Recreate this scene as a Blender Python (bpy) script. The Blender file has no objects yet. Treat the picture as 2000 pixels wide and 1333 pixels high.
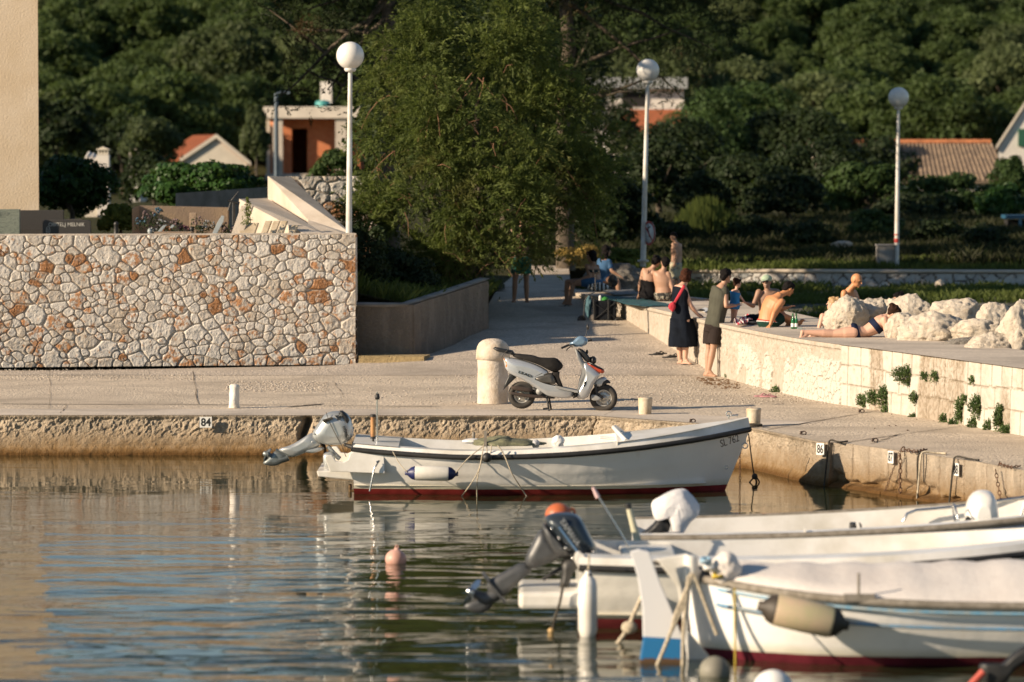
import bpy, bmesh, math, random
import numpy as np
from mathutils import Vector, Matrix, noise as mn
R = math.radians
S = bpy.context.scene
C = S.collection
# ---------------------------------------------------------------- camera
FOC, CAMZ, HOR = 7500.0, 4.27, 307.0
PITCH = math.atan((666.5-HOR)/FOC)
cd = bpy.data.cameras.new('camera'); cam = bpy.data.objects.new('camera', cd); C.objects.link(cam)
cd.sensor_width = 36; cd.lens = FOC/2000*36; cd.clip_end = 3000; cd.clip_start = 1
cam.location = (0, 0, CAMZ); cam.rotation_euler = (math.pi/2-PITCH, 0, 0)
cd.dof.use_dof = True; cd.dof.focus_distance = 56.0; cd.dof.aperture_fstop = 1.7; cd.dof.aperture_blades = 0
S.camera = cam
# ---------------------------------------------------------------- world and sun
SUN_EL, SUN_AZ = 21.0, 24.0        # light travels towards +X and a little +Y
sd = Vector((math.cos(R(SUN_AZ))*math.cos(R(SUN_EL)), math.sin(R(SUN_AZ))*math.cos(R(SUN_EL)), -math.sin(R(SUN_EL))))
w = bpy.data.worlds.new('World'); S.world = w; w.use_nodes = True
nt = w.node_tree; bg = nt.nodes['Background']
sky = nt.nodes.new('ShaderNodeTexSky'); sky.sky_type = 'NISHITA'; sky.sun_disc = False
sky.sun_elevation = R(SUN_EL); sky.sun_rotation = math.atan2(-sd.x, -sd.y)
sky.air_density = 1.0; sky.dust_density = 0.0; sky.ozone_density = 1.2
nt.links.new(sky.outputs[0], bg.inputs[0]); bg.inputs[1].default_value = 0.062
ld = bpy.data.lights.new('sun', 'SUN'); ld.energy = 5.0; ld.angle = R(0.5); ld.color = (1.0, 0.81, 0.59)
lo = bpy.data.objects.new('sun', ld); C.objects.link(lo); lo.rotation_euler = sd.to_track_quat('-Z', 'Y').to_euler()
S.view_settings.view_transform = 'Standard'; S.view_settings.look = 'None'
S.view_settings.exposure = 0.74; S.view_settings.gamma = 1
S.render.engine = 'CYCLES'
# ---------------------------------------------------------------- picture geometry
_f = Vector((0, math.cos(PITCH), -math.sin(PITCH))); _u = Vector((0, math.sin(PITCH), math.cos(PITCH)))
def ray(px, py): return _f*FOC + Vector((px-1000, 0, 0)) + _u*(666.5-py)
def P(px, py, Y): d = ray(px, py); return Vector((0, 0, CAMZ)) + d*(Y/d.y)
def G(px, py, z): d = ray(px, py); return Vector((0, 0, CAMZ)) + d*((z-CAMZ)/d.z)
# ---------------------------------------------------------------- tags
def tag(o, label=None, cat=None, group=None, kind=None):
    if label: o['label'] = label
    if cat: o['category'] = cat
    if group: o['group'] = group
    if kind: o['kind'] = kind
    return o
def thing(name, label, cat, loc=(0, 0, 0), rz=0, group=None):
    o = bpy.data.objects.new(name, None); C.objects.link(o); o.empty_display_size = .2
    o.location = loc; o.rotation_euler = (0, 0, rz)
    return tag(o, label, cat, group)
def copy_tree(o, parent=None):
    c = o.copy(); C.objects.link(c); c.parent = parent
    for ch in o.children: copy_tree(ch, c)
    return c
# ---------------------------------------------------------------- materials
MATS = {}
def _n(nt, t, **k):
    n = nt.nodes.new(t)
    for a, b in k.items(): setattr(n, a, b)
    return n
def _math(nt, op, a, b=None, c=None):
    n = nt.nodes.new('ShaderNodeMath'); n.operation = op
    for i, v in enumerate((a, b, c)):
        if v is None: continue
        if isinstance(v, (int, float)): n.inputs[i].default_value = v
        else: nt.links.new(v, n.inputs[i])
    return n.outputs[0]
def _mix(nt, fac, a, b, bt='MIX'):
    n = nt.nodes.new('ShaderNodeMix'); n.data_type = 'RGBA'; n.blend_type = bt
    for s, v in ((n.inputs[0], fac), (n.inputs[6], a), (n.inputs[7], b)):
        if isinstance(v, (int, float)): s.default_value = v
        elif isinstance(v, tuple): s.default_value = (*v[:3], 1)
        else: nt.links.new(v, s)
    return n.outputs[2]
def _noise(nt, scale, vec, detail=4, rough=.55, dist=0):
    n = nt.nodes.new('ShaderNodeTexNoise'); n.inputs['Scale'].default_value = scale
    n.inputs['Detail'].default_value = detail; n.inputs['Roughness'].default_value = rough; n.inputs['Distortion'].default_value = dist
    nt.links.new(vec, n.inputs['Vector']); return n.outputs['Fac']
def _ramp(nt, fac, stops):
    n = nt.nodes.new('ShaderNodeValToRGB'); cr = n.color_ramp
    while len(cr.elements) < len(stops): cr.elements.new(.5)
    for e, (p, c) in zip(cr.elements, stops):
        e.position = p; e.color = (*c, 1) if isinstance(c, tuple) else (c, c, c, 1)
    nt.links.new(fac, n.inputs[0]); return n.outputs[0]
def newmat(name):
    m = bpy.data.materials.new(name); m.use_nodes = True; nt = m.node_tree
    b = nt.nodes['Principled BSDF']; tc = nt.nodes.new('ShaderNodeTexCoord')
    return m, nt, b, tc.outputs['Object']
def pbr(name, col, rough=.6, metal=0, var=.12, vscale=6, col2=None, bump=0, bscale=60, coat=0, spec=.5):
    """plain material with a slow mottling, an optional second colour in patches and a fine bump"""
    if name in MATS: return MATS[name]
    if any(q in name for q in ('hair', 'cotton', 'cloth', 'jersey', 'fabric', 'swimsuit', 'vinyl seat', 'canvas')) and max(col) < .12: spec = .12; rough = max(rough, .8)
    m, nt, b, vec = newmat(name)
    f = _noise(nt, vscale, vec, 5, .6)
    c2 = col2 if col2 else tuple(max(0, x*(1-var*2.2)) for x in col)
    c = _mix(nt, _ramp(nt, f, [(.38, 0.), (.68, 1.)]), tuple(min(1, x*(1+var*.3)) for x in col), c2)
    nt.links.new(c, b.inputs['Base Color'])
    b.inputs['Metallic'].default_value = metal
    r = _math(nt, 'MULTIPLY_ADD', _noise(nt, vscale*2.3, vec, 3), .25*rough, rough*.87); nt.links.new(r, b.inputs['Roughness'])
    b.inputs['Coat Weight'].default_value = coat; b.inputs['Specular IOR Level'].default_value = spec
    if bump:
        bn = nt.nodes.new('ShaderNodeBump'); bn.inputs['Strength'].default_value = 1; bn.inputs['Distance'].default_value = bump
        nt.links.new(_noise(nt, bscale, vec, 5, .6), bn.inputs['Height']); nt.links.new(bn.outputs[0], b.inputs['Normal'])
    MATS[name] = m; return m
# ---------------------------------------------------------------- mesh builder
class MB:
    def __init__(s): s.v = []; s.f = []; s.sm = []
    def add(s, vs, fs, smooth=False):
        n = len(s.v); s.v += [tuple(v) for v in vs]; s.f += [tuple(i+n for i in f) for f in fs]; s.sm += [smooth]*len(fs); return s
    def box(s, c, d, M=None, taper=1.0):
        x, y, z = d[0]/2, d[1]/2, d[2]/2; t = taper
        vs = [(-x, -y, -z), (x, -y, -z), (x, y, -z), (-x, y, -z), (-x*t, -y*t, z), (x*t, -y*t, z), (x*t, y*t, z), (-x*t, y*t, z)]
        vs = [Vector(v) for v in vs]
        if M is not None: vs = [M @ v for v in vs]
        c = Vector(c); vs = [v+c for v in vs]
        return s.add(vs, [(0, 3, 2, 1), (4, 5, 6, 7), (0, 1, 5, 4), (1, 2, 6, 5), (2, 3, 7, 6), (3, 0, 4, 7)])
    def tube(s, pts, r, n=10, cap=True, flat=None, up=None, smooth=True):
        pts = [Vector(p) for p in pts]; rs = r if isinstance(r, (list, tuple)) else [r]*len(pts)
        rings = []; prev = None
        for i, p in enumerate(pts):
            t = (pts[min(i+1, len(pts)-1)]-pts[max(i-1, 0)]).normalized()
            if prev is None:
                a = Vector(up) if up else (Vector((0, 0, 1)) if abs(t.z) < .9 else Vector((0, 1, 0)))
            else: a = prev
            a = (a-t*a.dot(t)).normalized(); prev = a; b = t.cross(a)
            fl = flat if flat else 1
            rings.append([p+(a*math.cos(2*math.pi*k/n)+b*(math.sin(2*math.pi*k/n)*fl))*rs[i] for k in range(n)])
        return s.loft(rings, cap, smooth)
    def loft(s, rings, cap=True, smooth=True, closed=True):
        n = len(rings[0]); vs = [v for r_ in rings for v in r_]; fs = []
        for i in range(len(rings)-1):
            for k in range(n if closed else n-1):
                a = i*n+k; b = i*n+(k+1) % n; fs.append((a, b, b+n, a+n))
        s.add(vs, fs, smooth)
        if cap and closed:
            s.add(rings[0], [tuple(range(n))[::-1]]); s.add(rings[-1], [tuple(range(n))])
        return s
    def lathe(s, prof, c=(0, 0, 0), n=24, M=None, smooth=True):
        c = Vector(c); rings = []
        for r_, z in prof:
            ring = [Vector((r_*math.cos(2*math.pi*k/n), r_*math.sin(2*math.pi*k/n), z)) for k in range(n)]
            if M is not None: ring = [M @ v for v in ring]
            rings.append([v+c for v in ring])
        return s.loft(rings, True, smooth)
    def ell(s, c, r, M=None, n=16, m=10):
        c = Vector(c); rings = []
        if isinstance(r, (int, float)): r = (r, r, r)
        for j in range(m+1):
            t = math.pi*(j/m-.5); t = max(-1.53, min(1.53, t)); ring = []
            for k in range(n):
                v = Vector((r[0]*math.cos(t)*math.cos(2*math.pi*k/n), r[1]*math.cos(t)*math.sin(2*math.pi*k/n), r[2]*math.sin(t)))
                if M is not None: v = M @ v
                ring.append(v+c)
            rings.append(ring)
        return s.loft(rings)
    def torus(s, c, Rr, r_, M=None, n=28, m=8, sy=1):
        c = Vector(c); vs = []; fs = []
        for i in range(n):
            a = 2*math.pi*i/n
            for j in range(m):
                b = 2*math.pi*j/m; q = Rr+r_*math.cos(b); v = Vector((q*math.cos(a), q*math.sin(a), r_*math.sin(b)*sy))
                if M is not None: v = M @ v
                vs.append(v+c)
        for i in range(n):
            for j in range(m): fs.append((i*m+j, ((i+1) % n)*m+j, ((i+1) % n)*m+(j+1) % m, i*m+(j+1) % m))
        return s.add(vs, fs, True)
    def prism(s, poly, a, b, axis='y', M=None, off=(0, 0, 0)):
        """poly = 2-D outline in the plane across axis, extruded from a to b"""
        n = len(poly)
        def mk(p, t):
            v = {'y': (p[0], t, p[1]), 'x': (t, p[0], p[1]), 'z': (p[0], p[1], t)}[axis]; v = Vector(v)
            if M is not None: v = M @ v
            return v+Vector(off)
        vs = [mk(p, a) for p in poly]+[mk(p, b) for p in poly]
        fs = [tuple(range(n))[::-1], tuple(range(n, 2*n))]+[(i, (i+1) % n, (i+1) % n+n, i+n) for i in range(n)]
        return s.add(vs, fs)
    def build(s, name, mat, parent=None, bevel=0, sub=0, seg=2):
        me = bpy.data.meshes.new(name); me.from_pydata(s.v, [], s.f); me.update()
        me.polygons.foreach_set('use_smooth', s.sm)
        bm = bmesh.new(); bm.from_mesh(me); bmesh.ops.recalc_face_normals(bm, faces=bm.faces); bm.to_mesh(me); bm.free()
        if mat: me.materials.append(mat)
        o = bpy.data.objects.new(name, me); C.objects.link(o)
        if parent:
            o.parent = parent
            if getattr(s, 'world', False): o.matrix_parent_inverse = Matrix.Translation(-Vector(parent.location)) if not any(parent.rotation_euler) else (Matrix.LocRotScale(parent.location, parent.rotation_euler, parent.scale)).inverted()
        if bevel:
            md = o.modifiers.new('bevel', 'BEVEL'); md.width = bevel; md.segments = seg; md.limit_method = 'ANGLE'; md.angle_limit = R(35)
        if sub:
            md = o.modifiers.new('sub', 'SUBSURF'); md.levels = sub; md.render_levels = sub
        return o
def WB():
    m = MB(); m.world = True; return m       # vertices given in world space, parented with the offset taken out
def Rx(a): return Matrix.Rotation(a, 3, 'X')
def Ry(a): return Matrix.Rotation(a, 3, 'Y')
def Rz(a): return Matrix.Rotation(a, 3, 'Z')
def np_mesh(name, V, F, mat, parent=None, smooth=False, attrs=None):
    """fast mesh from numpy arrays (F: n x k)"""
    me = bpy.data.meshes.new(name); k = F.shape[1]
    me.vertices.add(len(V)); me.vertices.foreach_set('co', np.ascontiguousarray(V, dtype=np.float32).ravel())
    me.loops.add(F.size); me.loops.foreach_set('vertex_index', F.astype(np.int32).ravel())
    me.polygons.add(len(F)); me.polygons.foreach_set('loop_start', np.arange(0, F.size, k, dtype=np.int32))
    me.polygons.foreach_set('use_smooth', np.full(len(F), smooth))
    for nm, (dom, arr) in (attrs or {}).items():
        a = me.attributes.new(nm, 'FLOAT', dom); a.data.foreach_set('value', np.ascontiguousarray(arr, dtype=np.float32))
    me.update(calc_edges=True); me.validate()
    if mat: me.materials.append(mat)
    o = bpy.data.objects.new(name, me); C.objects.link(o)
    if parent: o.parent = parent
    return o
def text_mesh(name, txt, size, mat, parent, loc, M, depth=.002, sx=1, bold=0, align='CENTER'):
    cu = bpy.data.curves.new(name, 'FONT'); cu.body = txt; cu.size = size; cu.extrude = depth; cu.offset = bold
    cu.align_x = align; cu.align_y = 'CENTER'; o = bpy.data.objects.new(name, cu); C.objects.link(o)
    dg = bpy.context.evaluated_depsgraph_get(); me = bpy.data.meshes.new_from_object(o.evaluated_get(dg)); bpy.data.objects.remove(o)
    MM = M.to_4x4() @ Matrix.Diagonal((sx, 1, 1, 1)); MM.translation = Vector(loc); me.transform(MM)
    me.materials.clear(); me.materials.append(mat); o = bpy.data.objects.new(name, me); C.objects.link(o); o.parent = parent; return o
# ---------------------------------------------------------------- numpy noise
def vnoise(x, y, scale, seed=0, octaves=4, gain=.5):
    out = np.zeros_like(x, dtype=float); amp = 1; tot = 0
    for o in range(octaves):
        rng = np.random.RandomState(seed*17+o); T = rng.rand(128, 128)
        xx = x*scale*(2**o)+13.7*o; yy = y*scale*(2**o)+5.1*o
        xi = np.floor(xx).astype(int); yi = np.floor(yy).astype(int); fx = xx-xi; fy = yy-yi
        fx = fx*fx*(3-2*fx); fy = fy*fy*(3-2*fy)
        a = T[xi % 128, yi % 128]; b = T[(xi+1) % 128, yi % 128]; c = T[xi % 128, (yi+1) % 128]; d = T[(xi+1) % 128, (yi+1) % 128]
        out += amp*((a*(1-fx)+b*fx)*(1-fy)+(c*(1-fx)+d*fx)*fy); tot += amp; amp *= gain
    return out/tot
def sst(a, b, x): t = np.clip((x-a)/(b-a), 0, 1); return t*t*(3-2*t)
def poly_at(path):
    """arc-length sampler along an XY polyline"""
    p = np.array(path, float); d = np.hypot(*(p[1:]-p[:-1]).T); L = np.concatenate([[0], np.cumsum(d)])
    def f(s): return np.interp(s, L, p[:, 0]), np.interp(s, L, p[:, 1])
    return f, L[-1]
def smooth_path(path, it=2):
    for _ in range(it):
        q = [path[0]]
        for a, b in zip(path[:-1], path[1:]):
            q += [(a[0]*.75+b[0]*.25, a[1]*.75+b[1]*.25), (a[0]*.25+b[0]*.75, a[1]*.25+b[1]*.75)]
        path = q+[path[-1]]
    return path
def stones(u, v, seed, size=.2, asp=1.35, power=1.0, big=.35):
    """irregular rubble: returns edge distance, cell id, local coordinates"""
    rng = np.random.RandomState(seed); L, H = u.max()-u.min(), v.max()-v.min()
    pts = []; n = int(L*H/(size*size*.72))
    for _ in range(n*14):
        p = (u.min()+rng.rand()*L, v.min()+rng.rand()*H, size*(.55+big*rng.rand()**1.5*2.2))
        if all(((p[0]-q[0])/asp)**2+(p[1]-q[1])**2 > (.5*(p[2]+q[2]))**2*.62 for q in pts): pts.append(p)
        if len(pts) > n*1.3: break
    Pt = np.array(pts); ang = rng.rand(len(pts))*.9-.45; ax = asp*(.8+.5*rng.rand(len(pts)))
    wu = u+.05*(vnoise(u, v, 5, seed+3, 2)-.5); wv = v+.05*(vnoise(u, v, 5, seed+4, 2)-.5)
    f1 = np.full(u.shape, 9.); f2 = np.full(u.shape, 9.); idx = np.zeros(u.shape, int)
    lu = np.zeros(u.shape); lv = np.zeros(u.shape)
    for i, (a, b, r_) in enumerate(pts):
        m = (abs(wu-a) < 3*size) & (abs(wv-b) < 3*size)
        du, dv = wu[m]-a, wv[m]-b; c, s_ = math.cos(ang[i]), math.sin(ang[i]); x = (du*c+dv*s_)/ax[i]; y = -du*s_+dv*c
        d = (np.abs(x)**2.4+np.abs(y)**2.4)**(1/2.4)/r_*size; o1 = f1[m]; better = d < o1
        f2[m] = np.where(better, o1, np.minimum(f2[m], d)); f1[m] = np.where(better, d, o1)
        t = idx[m]; t[better] = i; idx[m] = t
        t = lu[m]; t[better] = x[better]/r_; lu[m] = t; t = lv[m]; t[better] = y[better]/r_; lv[m] = t
    return f2-f1, idx, lu, lv, len(pts)
def relief(name, path, z0, z1, res, fn, mat, parent=None, thick=.4, zres=None, capmat=None):
    """a wall with real relief along an XY path; fn(u, v, z)->(h, attrs); its outer side is to the right of the path's direction"""
    at, L = poly_at(path); nu = max(2, int(L/res)); u1 = np.linspace(0, L, nu+1)
    z0a = z0(u1) if callable(z0) else np.full(nu+1, float(z0)); z1a = z1(u1) if callable(z1) else np.full(nu+1, float(z1))
    nv = max(2, int((z1a-z0a).max()/(zres or res))); vv = np.linspace(0, 1, nv+1)
    U = np.repeat(u1[:, None], nv+1, 1); Z = z0a[:, None]+(z1a-z0a)[:, None]*vv[None]; V = Z-z0a.min()
    h, attrs = fn(U, V, Z)
    x, y = at(u1); x2, y2 = at(np.minimum(u1+.3, L)); x0, y0 = at(np.maximum(u1-.3, 0)); tx, ty = x2-x0, y2-y0; l = np.hypot(tx, ty); nx, ny = ty/l, -tx/l
    X = x[:, None]+nx[:, None]*h; Y = y[:, None]+ny[:, None]*h
    Vt = np.stack([X, Y, Z], -1).reshape(-1, 3); i = np.arange(nu)[:, None]*(nv+1)+np.arange(nv)[None]
    F = np.stack([i, i+nv+1, i+nv+2, i+1], -1).reshape(-1, 4)
    # top, back and ends
    nb = len(Vt); bt = np.stack([x-nx*thick, y-ny*thick, z1a], -1); bb = np.stack([x-nx*thick, y-ny*thick, z0a], -1)
    Vt = np.concatenate([Vt, bt, bb]); j = np.arange(nu); top = j*(nv+1)+nv; N1 = nu+1
    F2 = np.stack([top, top+nv+1, nb+j+1, nb+j], -1); F3 = np.stack([nb+j, nb+j+1, nb+N1+j+1, nb+N1+j], -1)
    E = [[nb+N1, (nv//2), nv, nb], [nb+N1, 0, nv//2, nv//2], [nu*(nv+1), nb+2*N1-1, nb+N1-1, nu*(nv+1)+nv]]
    E = [e for e in E if len(set(e)) == 4]
    F = np.concatenate([F, F2, F3, np.array(E)])
    at_ = {k: ('POINT', np.concatenate([a.ravel(), np.full(2*N1, float(np.median(a)) if k != 'mortar' else .6)])) for k, a in attrs.items()}
    o = np_mesh(name, Vt, F, mat, parent, False, at_)
    if parent: o.matrix_parent_inverse = Matrix.LocRotScale(parent.location, parent.rotation_euler, parent.scale).inverted()
    return o
def attr(nt, name): n = nt.nodes.new('ShaderNodeAttribute'); n.attribute_name = name; return n.outputs['Fac']
# ================================================================ water
ZQ = 0.57
def water_mat():
    m, nt, b, vec = newmat('sea water')
    b.inputs['Base Color'].default_value = (.020, .026, .010, 1); b.inputs['Roughness'].default_value = .02
    b.inputs['IOR'].default_value = 1.45; b.inputs['Specular IOR Level'].default_value = .62
    mp = _n(nt, 'ShaderNodeMapping'); mp.inputs['Scale'].default_value = (.34, 1, 1); nt.links.new(vec, mp.inputs[0]); v = mp.outputs[0]
    mp2 = _n(nt, 'ShaderNodeMapping'); mp2.inputs['Scale'].default_value = (.5, 1, 1); mp2.inputs['Rotation'].default_value = (0, 0, .25); nt.links.new(vec, mp2.inputs[0])
    n1 = _noise(nt, .95, v, 3, .5, .7); n2 = _noise(nt, 1.7, mp2.outputs[0], 2, .5, .4); n3 = _noise(nt, 8.5, v, 3, .6, .4); pt = _ramp(nt, _noise(nt, .35, v, 3, .6, .5), [(.38, .25), (.62, 1.)])
    h0 = _math(nt, 'ADD', _math(nt, 'MULTIPLY', n1, .040), _math(nt, 'MULTIPLY', n2, .014)); h3 = _math(nt, 'MULTIPLY', _math(nt, 'MULTIPLY', n3, pt), .0015)
    # calmer patches close under the quay
    sx = _n(nt, 'ShaderNodeSeparateXYZ'); nt.links.new(vec, sx.inputs[0])
    mr = _n(nt, 'ShaderNodeMapRange'); mr.inputs[1].default_value = 34; mr.inputs[2].default_value = 47; mr.inputs[3].default_value = 1.9; mr.inputs[4].default_value = .20
    nt.links.new(sx.outputs[1], mr.inputs[0])
    bn = _n(nt, 'ShaderNodeBump'); bn.inputs['Distance'].default_value = 1.0
    h = _math(nt, 'ADD', _math(nt, 'MULTIPLY', h0, mr.outputs[0]), h3); nt.links.new(h, bn.inputs['Height']); nt.links.new(bn.outputs[0], b.inputs['Normal'])
    return m
mb = MB(); mb.add([(-150, -30, 0), (60, -30, 0), (60, 56, 0), (-150, 56, 0)], [(0, 1, 2, 3)])
water = tag(mb.build('water', water_mat()), kind='structure')
mb = MB(); mb.add([(-150, -30, -2.5), (60, -30, -2.5), (60, 56, -2.5), (-150, 56, -2.5)], [(0, 1, 2, 3)])
tag(mb.build('seabed', pbr('sea bed', (.10, .11, .08), .9)), kind='structure')

# ================================================================ concrete and ground materials
def quay_mat(name, base=(.56, .47, .365), gravel=.5, fine=1.0):
    m, nt, b, vec = newmat(name)
    big = _noise(nt, .9, vec, 5, .6, .3); mid = _noise(nt, 4.5, vec, 5, .65)
    mp = _n(nt, 'ShaderNodeMapping'); mp.inputs['Scale'].default_value = (.5, .62, 1); nt.links.new(vec, mp.inputs[0])
    streak = _noise(nt, .8, mp.outputs[0], 3, .55, .8)
    vo = _n(nt, 'ShaderNodeTexVoronoi'); vo.inputs['Scale'].default_value = 26; nt.links.new(vec, vo.inputs['Vector'])
    vo2 = _n(nt, 'ShaderNodeTexVoronoi'); vo2.inputs['Scale'].default_value = 15; nt.links.new(vec, vo2.inputs['Vector'])
    d = tuple(x*.72 for x in base); l = tuple(min(.8, x*1.22) for x in base)
    c = _mix(nt, _ramp(nt, big, [(.35, 0.), (.65, 1.)]), base, d); c = _mix(nt, _ramp(nt, streak, [(.42, 0.), (.66, 1.)]), c, l)
    patch = _ramp(nt, _math(nt, 'ADD', streak, _math(nt, 'MULTIPLY', mid, .35)), [(.54, 0.), (.70, 1.)])      # worn places where the gravel shows
    stone = _mix(nt, vo.outputs['Color'], tuple(x*.62 for x in base), tuple(min(.85, x*1.5) for x in base))
    sep = _n(nt, 'ShaderNodeSeparateColor'); nt.links.new(vo.outputs['Color'], sep.inputs[0])
    stone = _mix(nt, sep.outputs[0], tuple(x*.55 for x in base), tuple(min(.8, x*1.45) for x in base))
    pf = _math(nt, 'MULTIPLY', patch, gravel); c = _mix(nt, pf, c, stone)
    spots = _ramp(nt, _noise(nt, 22, vec, 4, .7), [(.64, 0.), (.72, .55)]); c = _mix(nt, spots, c, tuple(x*.45 for x in base))
    nt.links.new(c, b.inputs['Base Color']); b.inputs['Roughness'].default_value = .92; b.inputs['Specular IOR Level'].default_value = .2
    bn = _n(nt, 'ShaderNodeBump'); bn.inputs['Distance'].default_value = .012*fine
    hh = _math(nt, 'ADD', _math(nt, 'MULTIPLY', _math(nt, 'MULTIPLY', vo.outputs['Distance'], -1), _math(nt, 'ADD', _math(nt, 'MULTIPLY', pf, 1.1), .35)), _math(nt, 'MULTIPLY', _noise(nt, 30, vec, 5, .7), .7))
    nt.links.new(hh, bn.inputs['Height']); nt.links.new(bn.outputs[0], b.inputs['Normal']); return m
M_QUAY = quay_mat('quay concrete'); M_PATH = quay_mat('path concrete', (.48, .41, .335), .6)
M_KERB = quay_mat('quay edge strip', (.54, .47, .39), .15, .5); M_TOPC = quay_mat('pier top concrete', (.52, .45, .37), .25, .6)
def face_mat(name, base=(.56, .46, .345), zlow=0, stain=True, pits=1.0, zt=.57):
    """old cast concrete: pitted, lime runs, weed and rust colours towards the waterline"""
    m, nt, b, vec = newmat(name)
    sx = _n(nt, 'ShaderNodeSeparateXYZ'); nt.links.new(vec, sx.inputs[0]); z = sx.outputs[2]
    mp = _n(nt, 'ShaderNodeMapping'); mp.inputs['Scale'].default_value = (1, 1, .28); nt.links.new(vec, mp.inputs[0])
    run = _noise(nt, 5, mp.outputs[0], 5, .65); big = _noise(nt, 1.3, vec, 5, .6); fine = _noise(nt, 38, vec, 5, .75); mid = _noise(nt, 9, vec, 5, .7)
    c = _mix(nt, _ramp(nt, big, [(.35, 0.), (.65, 1.)]), base, tuple(x*.74 for x in base))
    c = _mix(nt, _ramp(nt, run, [(.5, 0.), (.7, .75)]), c, tuple(min(.8, x*1.3) for x in base))
    c = _mix(nt, _ramp(nt, fine, [(.56, 0.), (.7, .8*pits)]), c, tuple(x*.36 for x in base))
    c = _mix(nt, _ramp(nt, fine, [(.30, .75*pits), (.42, 0.)]), c, tuple(min(.8, x*1.6) for x in base))
    if stain:
        zz = _math(nt, 'ADD', z, _math(nt, 'MULTIPLY', _math(nt, 'SUBTRACT', mid, .5), .35))
        w = _ramp(nt, _math(nt, 'MULTIPLY_ADD', zz, 1.6, .1), [(.14, .95), (.80, 0.)])
        c = _mix(nt, w, c, (.27, .155, .05)); w2 = _ramp(nt, _math(nt, 'ADD', z, _math(nt, 'MULTIPLY', mid, .09)), [(.07, 1.), (.16, 0.)])
        c = _mix(nt, w2, c, (.14, .07, .02))
    nt.links.new(c, b.inputs['Base Color']); b.inputs['Roughness'].default_value = .9; b.inputs['Specular IOR Level'].default_value = .25
    bn = _n(nt, 'ShaderNodeBump'); bn.inputs['Distance'].default_value = .02
    hh = _math(nt, 'ADD', _ramp(nt, fine, [(.3, 0.), (.7, 1.)]), _math(nt, 'MULTIPLY', mid, 1.2)); nt.links.new(hh, bn.inputs['Height']); nt.links.new(bn.outputs[0], b.inputs['Normal'])
    return m
def rubble_mat(name, light=(.60, .56, .505), dark=(.45, .385, .31), rust=(.42, .20, .085), mortar=(.50, .43, .345)):
    m, nt, b, vec = newmat(name)
    tone, ru, mo = attr(nt, 'tone'), attr(nt, 'rust'), attr(nt, 'mortar')
    n1 = _noise(nt, 9, vec, 5, .65); n2 = _noise(nt, 26, vec, 5, .7); n3 = _noise(nt, 4, vec, 3)
    c = _mix(nt, _ramp(nt, _math(nt, 'ADD', tone, _math(nt, 'MULTIPLY', _math(nt, 'SUBTRACT', n1, .5), 1.1)), [(.2, 0.), (.85, 1.)]), light, dark)
    c = _mix(nt, _ramp(nt, _math(nt, 'ADD', ru, _math(nt, 'MULTIPLY', _math(nt, 'SUBTRACT', n1, .5), 3.4)), [(.62, 0.), (.98, .92)]), c, rust)
    c = _mix(nt, _ramp(nt, _math(nt, 'ADD', ru, _math(nt, 'MULTIPLY', _math(nt, 'SUBTRACT', n2, .5), 1.6)), [(.95, 0.), (1.25, .85)]), c, tuple(x*.6 for x in rust))
    c = _mix(nt, _ramp(nt, n2, [(.62, 0.), (.78, .4)]), c, (.27, .18, .10))
    c = _mix(nt, mo, c, _mix(nt, n2, tuple(x*.75 for x in mortar), tuple(x*1.2 for x in mortar)))
    nt.links.new(c, b.inputs['Base Color']); b.inputs['Roughness'].default_value = .88; b.inputs['Specular IOR Level'].default_value = .25
    bn = _n(nt, 'ShaderNodeBump'); bn.inputs['Distance'].default_value = .008; nt.links.new(_math(nt, 'ADD', n2, _math(nt, 'MULTIPLY', n1, 1.4)), bn.inputs['Height']); nt.links.new(bn.outputs[0], b.inputs['Normal'])
    return m
M_RUB = rubble_mat('limestone rubble')
def rubble_fn(seed, size, relief_=.05, rustp=.12, asp=1.35, big=.35):
    def fn(u, v, z):
        e, idx, lu, lv, n = stones(u, v, seed, size, asp, 1.0, big); rng = np.random.RandomState(seed+9)
        tone = rng.rand(n)[idx]*.75; r_ = rng.rand(n); rust = np.where(r_ < rustp*.55, 1.05, np.where(r_ < rustp*3.2, .74, .46*r_))[idx]
        tx = (rng.rand(n)-.5)[idx]; tz = (rng.rand(n)-.6)[idx]; k = e/size
        prof = sst(.02, .20, k); facet = tx*lu*.45+tz*lv*.45
        f1 = vnoise(u, v, 9, seed+1, 3)-.5; f2 = np.abs(vnoise(u, v, 14, seed+2, 3)-.5)*2
        f3 = np.abs(vnoise(u*1.3, v*.8, 26, seed+6, 2)-.5)*2; h = relief_*(prof*(.62+.5*facet+.45*f1+.25*f2+.12*f3))
        mo = 1-sst(.035, .09, k); h = np.where(mo > .9, h-.006+.004*f1, h)
        return h, dict(tone=tone+.25*f1, rust=rust, mortar=mo)
    return fn

# ================================================================ quay
edge = [(-60, 54.95), (-7.3, 54.95), (1.15, 54.85), (3.29, 52.5), (4.0, 49.9), (4.28, 49.6), (4.9, 48.3), (5.68, 46.5), (6.04, 45.3), (7.3, 40.5), (9, 33), (10, 10)]
pts = edge+[(40, 10), (40, 66.5), (-60, 66.5)]
mb = MB(); mb.add([(x, y, ZQ) for x, y in pts], [tuple(range(len(pts)))]); q = tag(mb.build('quay', M_QUAY), kind='structure')
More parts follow.
